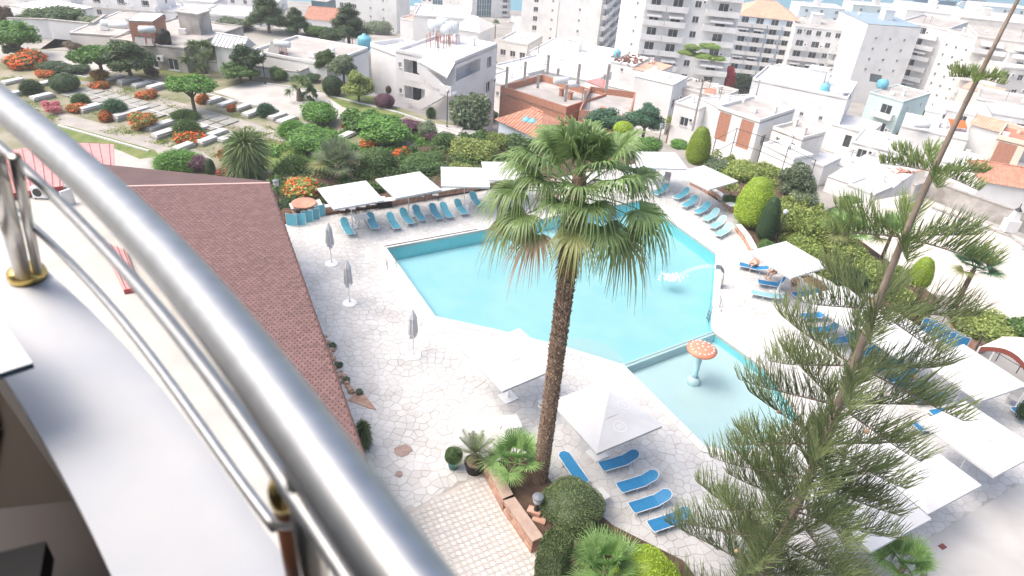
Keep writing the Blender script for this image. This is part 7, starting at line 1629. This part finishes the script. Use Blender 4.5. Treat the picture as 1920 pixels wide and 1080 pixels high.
# ---- people
def person(label, J, Rr_, skin, parts, loc, rz, hair=None):
    """J joints, edges through EDG; one skinned body, clothing as children"""
    t = thing('person', label, 'person', loc, rz)
    me = bpy.data.meshes.new('body'); me.from_pydata([J[k] for k in J], [], []); names = list(J); E = [(names.index(a), names.index(b)) for a, b in parts]
    me.clear_geometry(); me.from_pydata([J[k] for k in names], E, []); me.materials.append(skin)
    o = obj('body', me, t); sk = o.modifiers.new('skin', 'SKIN'); 
    for i, k in enumerate(names): r_ = Rr_[k]; me.skin_vertices[0].data[i].radius = (r_, r_)
    me.skin_vertices[0].data[names.index('pelvis')].use_root = True
    sb = o.modifiers.new('sub', 'SUBSURF'); sb.levels = 2; sb.render_levels = 2
    return t
E1 = [('pelvis', 'waist'), ('waist', 'chest'), ('chest', 'neck'), ('neck', 'head'), ('head', 'crown'), ('chest', 'shl'), ('shl', 'ell'), ('ell', 'wrl'), ('wrl', 'hal'), ('chest', 'shr'), ('shr', 'elr'), ('elr', 'wrr'), ('wrr', 'har'), ('pelvis', 'hil'), ('hil', 'knl'), ('knl', 'anl'), ('anl', 'tol'), ('pelvis', 'hir'), ('hir', 'knr'), ('knr', 'anr'), ('anr', 'tor')]
RR = dict(pelvis=.15, waist=.12, chest=.15, neck=.055, head=.095, crown=.08, shl=.06, shr=.06, ell=.042, elr=.042, wrl=.03, wrr=.03, hal=.035, har=.035, hil=.09, hir=.09, knl=.06, knr=.06, anl=.04, anr=.04, tol=.035, tor=.035)
sit = dict(pelvis=(0, 0, .12), waist=(-.02, 0, .32), chest=(.02, 0, .52), neck=(.06, 0, .68), head=(.09, 0, .80), crown=(.10, 0, .90), shl=(.02, .18, .58), ell=(.12, .25, .34), wrl=(.32, .2, .22), hal=(.40, .18, .20), shr=(.02, -.18, .58), elr=(.12, -.25, .34), wrr=(.32, -.2, .22), har=(.40, -.18, .20), hil=(.06, .1, .10), knl=(.46, .14, .14), anl=(.56, .14, -.30), tol=(.70, .15, -.33), hir=(.06, -.1, .10), knr=(.46, -.14, .14), anr=(.56, -.14, -.30), tor=(.70, -.15, -.33))
def dress(t, suit, hairm, head=(.09, 0, .84)):
    mb = MB(); mb.lathe([(.165, 0), (.17, .1), (.16, .2)], c=(0, 0, .03), n=14); mb.build('swimwear', suit, t, True)
    mb = MB(); mb.lathe([(.09, -.06), (.115, .0), (.11, .08), (.06, .13), (.01, .14)], c=(head[0]-.02, head[1], head[2]), n=12); mb.build('hair', hairm, t, True)
hair1 = mat('auburn_hair', (.16, .04, .025), .6); hair2 = mat('dark_hair', (.03, .02, .015), .6); suit1 = mat('white_swimwear', (.6, .55, .52), .7); suit2 = mat('black_swimwear', (.02, .02, .025), .7)
t = person('person with auburn hair sitting upright on a blue lounger', sit, RR, M['skin'], E1, G(1418, 497, .35), R(200)); dress(t, suit1, hair1)
t = person('dark haired person sitting beside the parasol pole in black swimwear', sit, RR, M['skin'], E1, G(1488, 536, .40), R(250)); dress(t, suit2, hair2)
t = person('person with bare legs sitting in the shade of the parasol', sit, RR, M['skin'], E1, G(1452, 512, .40), R(215)); dress(t, suit2, hair2)
# ================================================================ balcony in the foreground
def curve(px, drop, y0, y1, n=40, deg=3):
    X_ = np.array(px, float); pf = np.polyfit(X_[:, 1]/500-1, X_[:, 0], min(deg, len(px)-1)); t_ = np.linspace(y0, y1, n)
    return [G(float(np.polyval(pf, y/500-1)), float(y), CZ-drop) for y in t_]
BR = thing('balcony_railing', 'large curved brushed steel balcony railing across the foreground', 'railing')
r1 = curve([(0, 200), (82, 251), (151, 318), (200, 365), (256, 426), (298, 472), (419, 613), (528, 746), (613, 876), (667, 957), (725, 1035)], .46, 110, 1300)
r2 = curve([(0, 280), (125, 377), (256, 540), (325, 622), (400, 715), (475, 805), (520, 877), (555, 940), (605, 1012)], .56, 190, 1250)
r3 = curve([(25, 395), (75, 432), (175, 537), (287, 680), (388, 810), (475, 935), (512, 985)], .74, 320, 990)
for nm, r_, rad in (('handrail', r1, .030), ('middle_rail', r2, .0095), ('lower_rail', r3, .0075)): mb = MB(); mb.tube(r_, rad, 28 if nm == 'handrail' else 14); mb.build(nm, M['steel'], BR, True)
def post(px, py, drop, top, label, parts):
    P = G(px, py, CZ-drop)
    for (nm, dx, dy, rad, zb, zt_, m) in parts: mb = MB(); mb.tube([(P.x+dx, P.y+dy, CZ-zb), (P.x+dx, P.y+dy, CZ-zt_)], rad, 20); mb.build(nm, m, BR, True)
LD = .96
P = G(45, 524, CZ-LD)
P2_ = G(-12, 300, CZ-.50)
for nm, rad, dx, dy, zt_ in (('post', .0175, 0, 0, .50), ('post_sleeve', .010, .026, .016, .50)):
    mb = MB(); mb.tube([(P.x+dx, P.y+dy, CZ-LD), (P2_.x+dx, P2_.y+dy, CZ-zt_)], rad, 20); mb.build(nm, M['steelin'], BR, True)
mb = MB(); mb.lathe([(.040, 0), (.043, .012), (.04, .026), (.030, .034), (.024, .036)], c=(P.x+.008, P.y+.005, CZ-LD), n=24); mb.build('brass_ring', M['brass'], BR, True)
P = G(531, 905, CZ-.66); wd_ = mat('dark_wood_tube', (.13, .055, .03), .35)
mb = MB(); mb.tube([(P.x, P.y, CZ-LD), (P.x, P.y, CZ-.70)], .0165, 20); mb.build('post', wd_, BR, True)
mb = MB(); mb.lathe([(.018, 0), (.020, .012), (.020, .03), (.015, .045), (.004, .052)], c=(P.x, P.y, CZ-.70), n=22); mb.build('brass_cap', M['brass'], BR, True)
mb = MB(); mb.lathe([(.0185, 0), (.0195, .006), (.0185, .012)], c=(P.x, P.y, CZ-.725), n=22); mb.build('collar', M['steel'], BR, True)
rp = min(r1, key=lambda p: abs(proj(Vector((p.x, p.y, CZ-.80)))[0]-612)); mb = MB(); mb.tube([(rp.x, rp.y, CZ-LD), (rp.x, rp.y, CZ-.46)], .015, 20); mb.build('post', M['steelin'], BR, True)
BL = thing('balcony_parapet', 'white marble topped curved balcony parapet in the foreground', 'parapet')
oc_ = curve([(25, 395), (75, 432), (175, 537), (287, 680), (388, 810), (475, 935)], .74, 270, 1300, 50); inn = curve([(-75, 585), (0, 690), (60, 790), (120, 900), (210, 1080)], LD, 560, 1300, 50, 2)
ext = lambda L: [L[0]+(L[0]-L[1]).normalized()*1.3]+L
oc_ = ext(oc_)[:50]; inn = ext(inn)[:50]
nrm_o = []
for k in range(50): a, b = oc_[max(k-1, 0)], oc_[min(k+1, 49)]; d = (b-a).normalized(); nrm_o.append(Vector((d.y, -d.x, 0)) if Vector((d.y, -d.x, 0)).dot(Vector((1, 1, 0))) > 0 else Vector((-d.y, d.x, 0)))
ou = [p+nv*.045 for p, nv in zip(oc_, nrm_o)]; zt_ = CZ-LD
def band(mb, A, B, z0, z1):
    for k in range(len(A)-1):
        a, b, c, d = A[k], A[k+1], B[k+1], B[k]; f = lambda p, z: (p.x, p.y, z)
        q = [f(a, z1), f(b, z1), f(c, z1), f(d, z1)]; mb.quad(*q); mb.quad(f(a, z0), f(b, z0), f(b, z1), f(a, z1)); mb.quad(f(c, z0), f(d, z0), f(d, z1), f(c, z1)); mb.quad(f(d, z0), f(c, z0), f(b, z0), f(a, z0))
mb = MB(); band(mb, ou, inn, zt_-.035, zt_); o = mb.build('marble_top', M['ledge'], BL)
ou2 = [p+nv*.01 for p, nv in zip(oc_, nrm_o)]; ic = sum(inn, Vector())/50; dirn = Vector((1, 1, 0)).normalized(); inn2 = [p+dirn*.035 for p in inn]
FD = 1.42
mb = MB(); band(mb, ou2, inn2, CZ-FD-.3, zt_-.037); mb.build('wall', mat('shade_dark_parapet', (.13, .12, .115), .85, (.10, .093, .09), 2), BL)  # balcony shade is put into this dark wall colour
HT_ = thing('hotel_building', 'hotel building holding the balcony the photo is taken from', 'building')
mb = MB(); band(mb, [p-Vector((0, 0, 0)) for p in ou2], inn2, -.5, CZ-FD-.302); mb.build('wall', M['wall2'], HT_)
mb = MB(); mb.box((-1.0, -6.4, 11), (16, 10, 32)); mb.build('facade', mat('hotel_plaster', (.30, .27, .24), .85), HT_)  # unseen facade made wide and dark for the rail to reflect
for x in (-5.4, -3.0, -.6, 1.8): mb = MB(); mb.box((x, -1.385, CZ-FD+1.15), (2.2, .03, 2.3)); o = mb.build('added_dark_glass', M['glass'], HT_); mb = MB(); mb.box((x+1.15, -1.37, CZ-FD+1.2), (.08, .05, 2.4)); mb.build('added_glass_frame', M['frame'], HT_)  # unseen dark glass added to darken what the handrail reflects
mb = MB(); mb.box((-1.0, -.9, CZ+1.6), (5.4, 1.6, .2)); mb.build('unseen_upper_slab', M['wall2'], HT_)  # unseen slab overhead, added to darken the balcony
mb = MB(); mb.box((-2.15, -.4, CZ+.1), (.12, 2.0, 3.2)); mb.build('added_shade_wall', M['wall2'], HT_)  # unseen wall added to keep sun off the parapet's inner face
fl_ = thing('balcony_floor', None, None); tag(fl_, kind='structure')
FP = [(p.x, p.y) for p in inn2]; FP = FP+[(FP[-1][0], -1.38), (FP[0][0], -1.38)]
FP = FP if sum(FP[k][0]*FP[(k+1) % len(FP)][1]-FP[(k+1) % len(FP)][0]*FP[k][1] for k in range(len(FP))) > 0 else FP[::-1]
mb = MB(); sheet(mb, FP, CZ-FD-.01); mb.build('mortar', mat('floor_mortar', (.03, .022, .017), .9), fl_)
bt = mat('shade_toned_brown_tile', (.024, .012, .007), .45, (.017, .009, .005), 4, rnd=.2); tmb = MB(); tmb.box((0, 0, 0), (.305, .305, .012)); tme = tmb.mesh('tile', bt)  # shade over the floor is put into the dark tile colour
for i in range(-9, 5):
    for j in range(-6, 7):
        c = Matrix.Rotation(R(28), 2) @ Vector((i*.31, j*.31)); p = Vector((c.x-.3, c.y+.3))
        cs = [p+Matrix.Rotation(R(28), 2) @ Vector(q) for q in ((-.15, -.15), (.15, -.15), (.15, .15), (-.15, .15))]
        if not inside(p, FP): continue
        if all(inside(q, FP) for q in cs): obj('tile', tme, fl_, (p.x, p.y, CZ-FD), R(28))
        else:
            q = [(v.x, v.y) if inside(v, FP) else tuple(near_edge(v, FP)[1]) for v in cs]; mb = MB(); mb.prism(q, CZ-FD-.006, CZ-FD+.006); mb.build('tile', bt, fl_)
t = thing('side_table', 'white table corner with dark edge at the left frame edge', 'table'); zt2 = CZ-.80
q = PX([(61, 680), (-4, 701), (-330, 800), (-330, 420), (-12, 578)], zt2)
mb = MB(); mb.poly([(p.x, p.y, zt2) for p in q][::-1] if False else [(p.x, p.y, zt2) for p in q]); mb.build('tabletop', mat('table_white', (.80, .82, .83), .35), t)
mb = MB(); L = [(p.x, p.y) for p in q]
for k in range(len(L)): a, b = L[k], L[(k+1) % len(L)]; mb.quad((a[0], a[1], zt2-.012), (b[0], b[1], zt2-.012), (b[0], b[1], zt2-.0005), (a[0], a[1], zt2-.0005)); mb.quad((b[0], b[1], zt2-.012), (a[0], a[1], zt2-.012), (a[0], a[1], zt2-.0005), (b[0], b[1], zt2-.0005))
mb.build('edge', mat('table_edge', (.07, .13, .19), .5), t); c = sum(q, Vector())/5; mb = MB(); mb.tube([(c.x-.12, c.y-.1, CZ-FD), (c.x-.12, c.y-.1, zt2-.01)], .03, 10); mb.build('leg', M['dark'], t)
t = thing('floor_seat', 'black rounded stool corner at the lower left of the photo', 'stool'); P = G(-70, 1150, CZ-1.05); mb = MB(); mb.box((P.x, P.y, CZ-1.07), (.2, .2, .05), R(25)); mb.build('seat', M['black'], t)
for a in (-.07, .07):
    for b in (-.07, .07): mb = MB(); mb.tube([(P.x+a, P.y+b, CZ-FD), (P.x+a, P.y+b, CZ-1.09)], .012, 6); mb.build('leg', M['black'], t)

# ---- haze box round everything
mb = MB(); x0, x1, y0, y1, z0, z1 = -700, 1000, -60, 900, -62, 36
c = [(x0, y0, z0), (x1, y0, z0), (x1, y1, z0), (x0, y1, z0), (x0, y0, z1), (x1, y0, z1), (x1, y1, z1), (x0, y1, z1)]
for f in ((0, 3, 2, 1), (4, 5, 6, 7), (0, 1, 5, 4), (1, 2, 6, 5), (2, 3, 7, 6), (3, 0, 4, 7)): mb.quad(*[c[i] for i in f])
o = mb.build('haze', hz); tag(o, 'thin pale summer haze over the town and bay', 'haze', None, 'stuff')
C.cycles.volume_bounces = 0
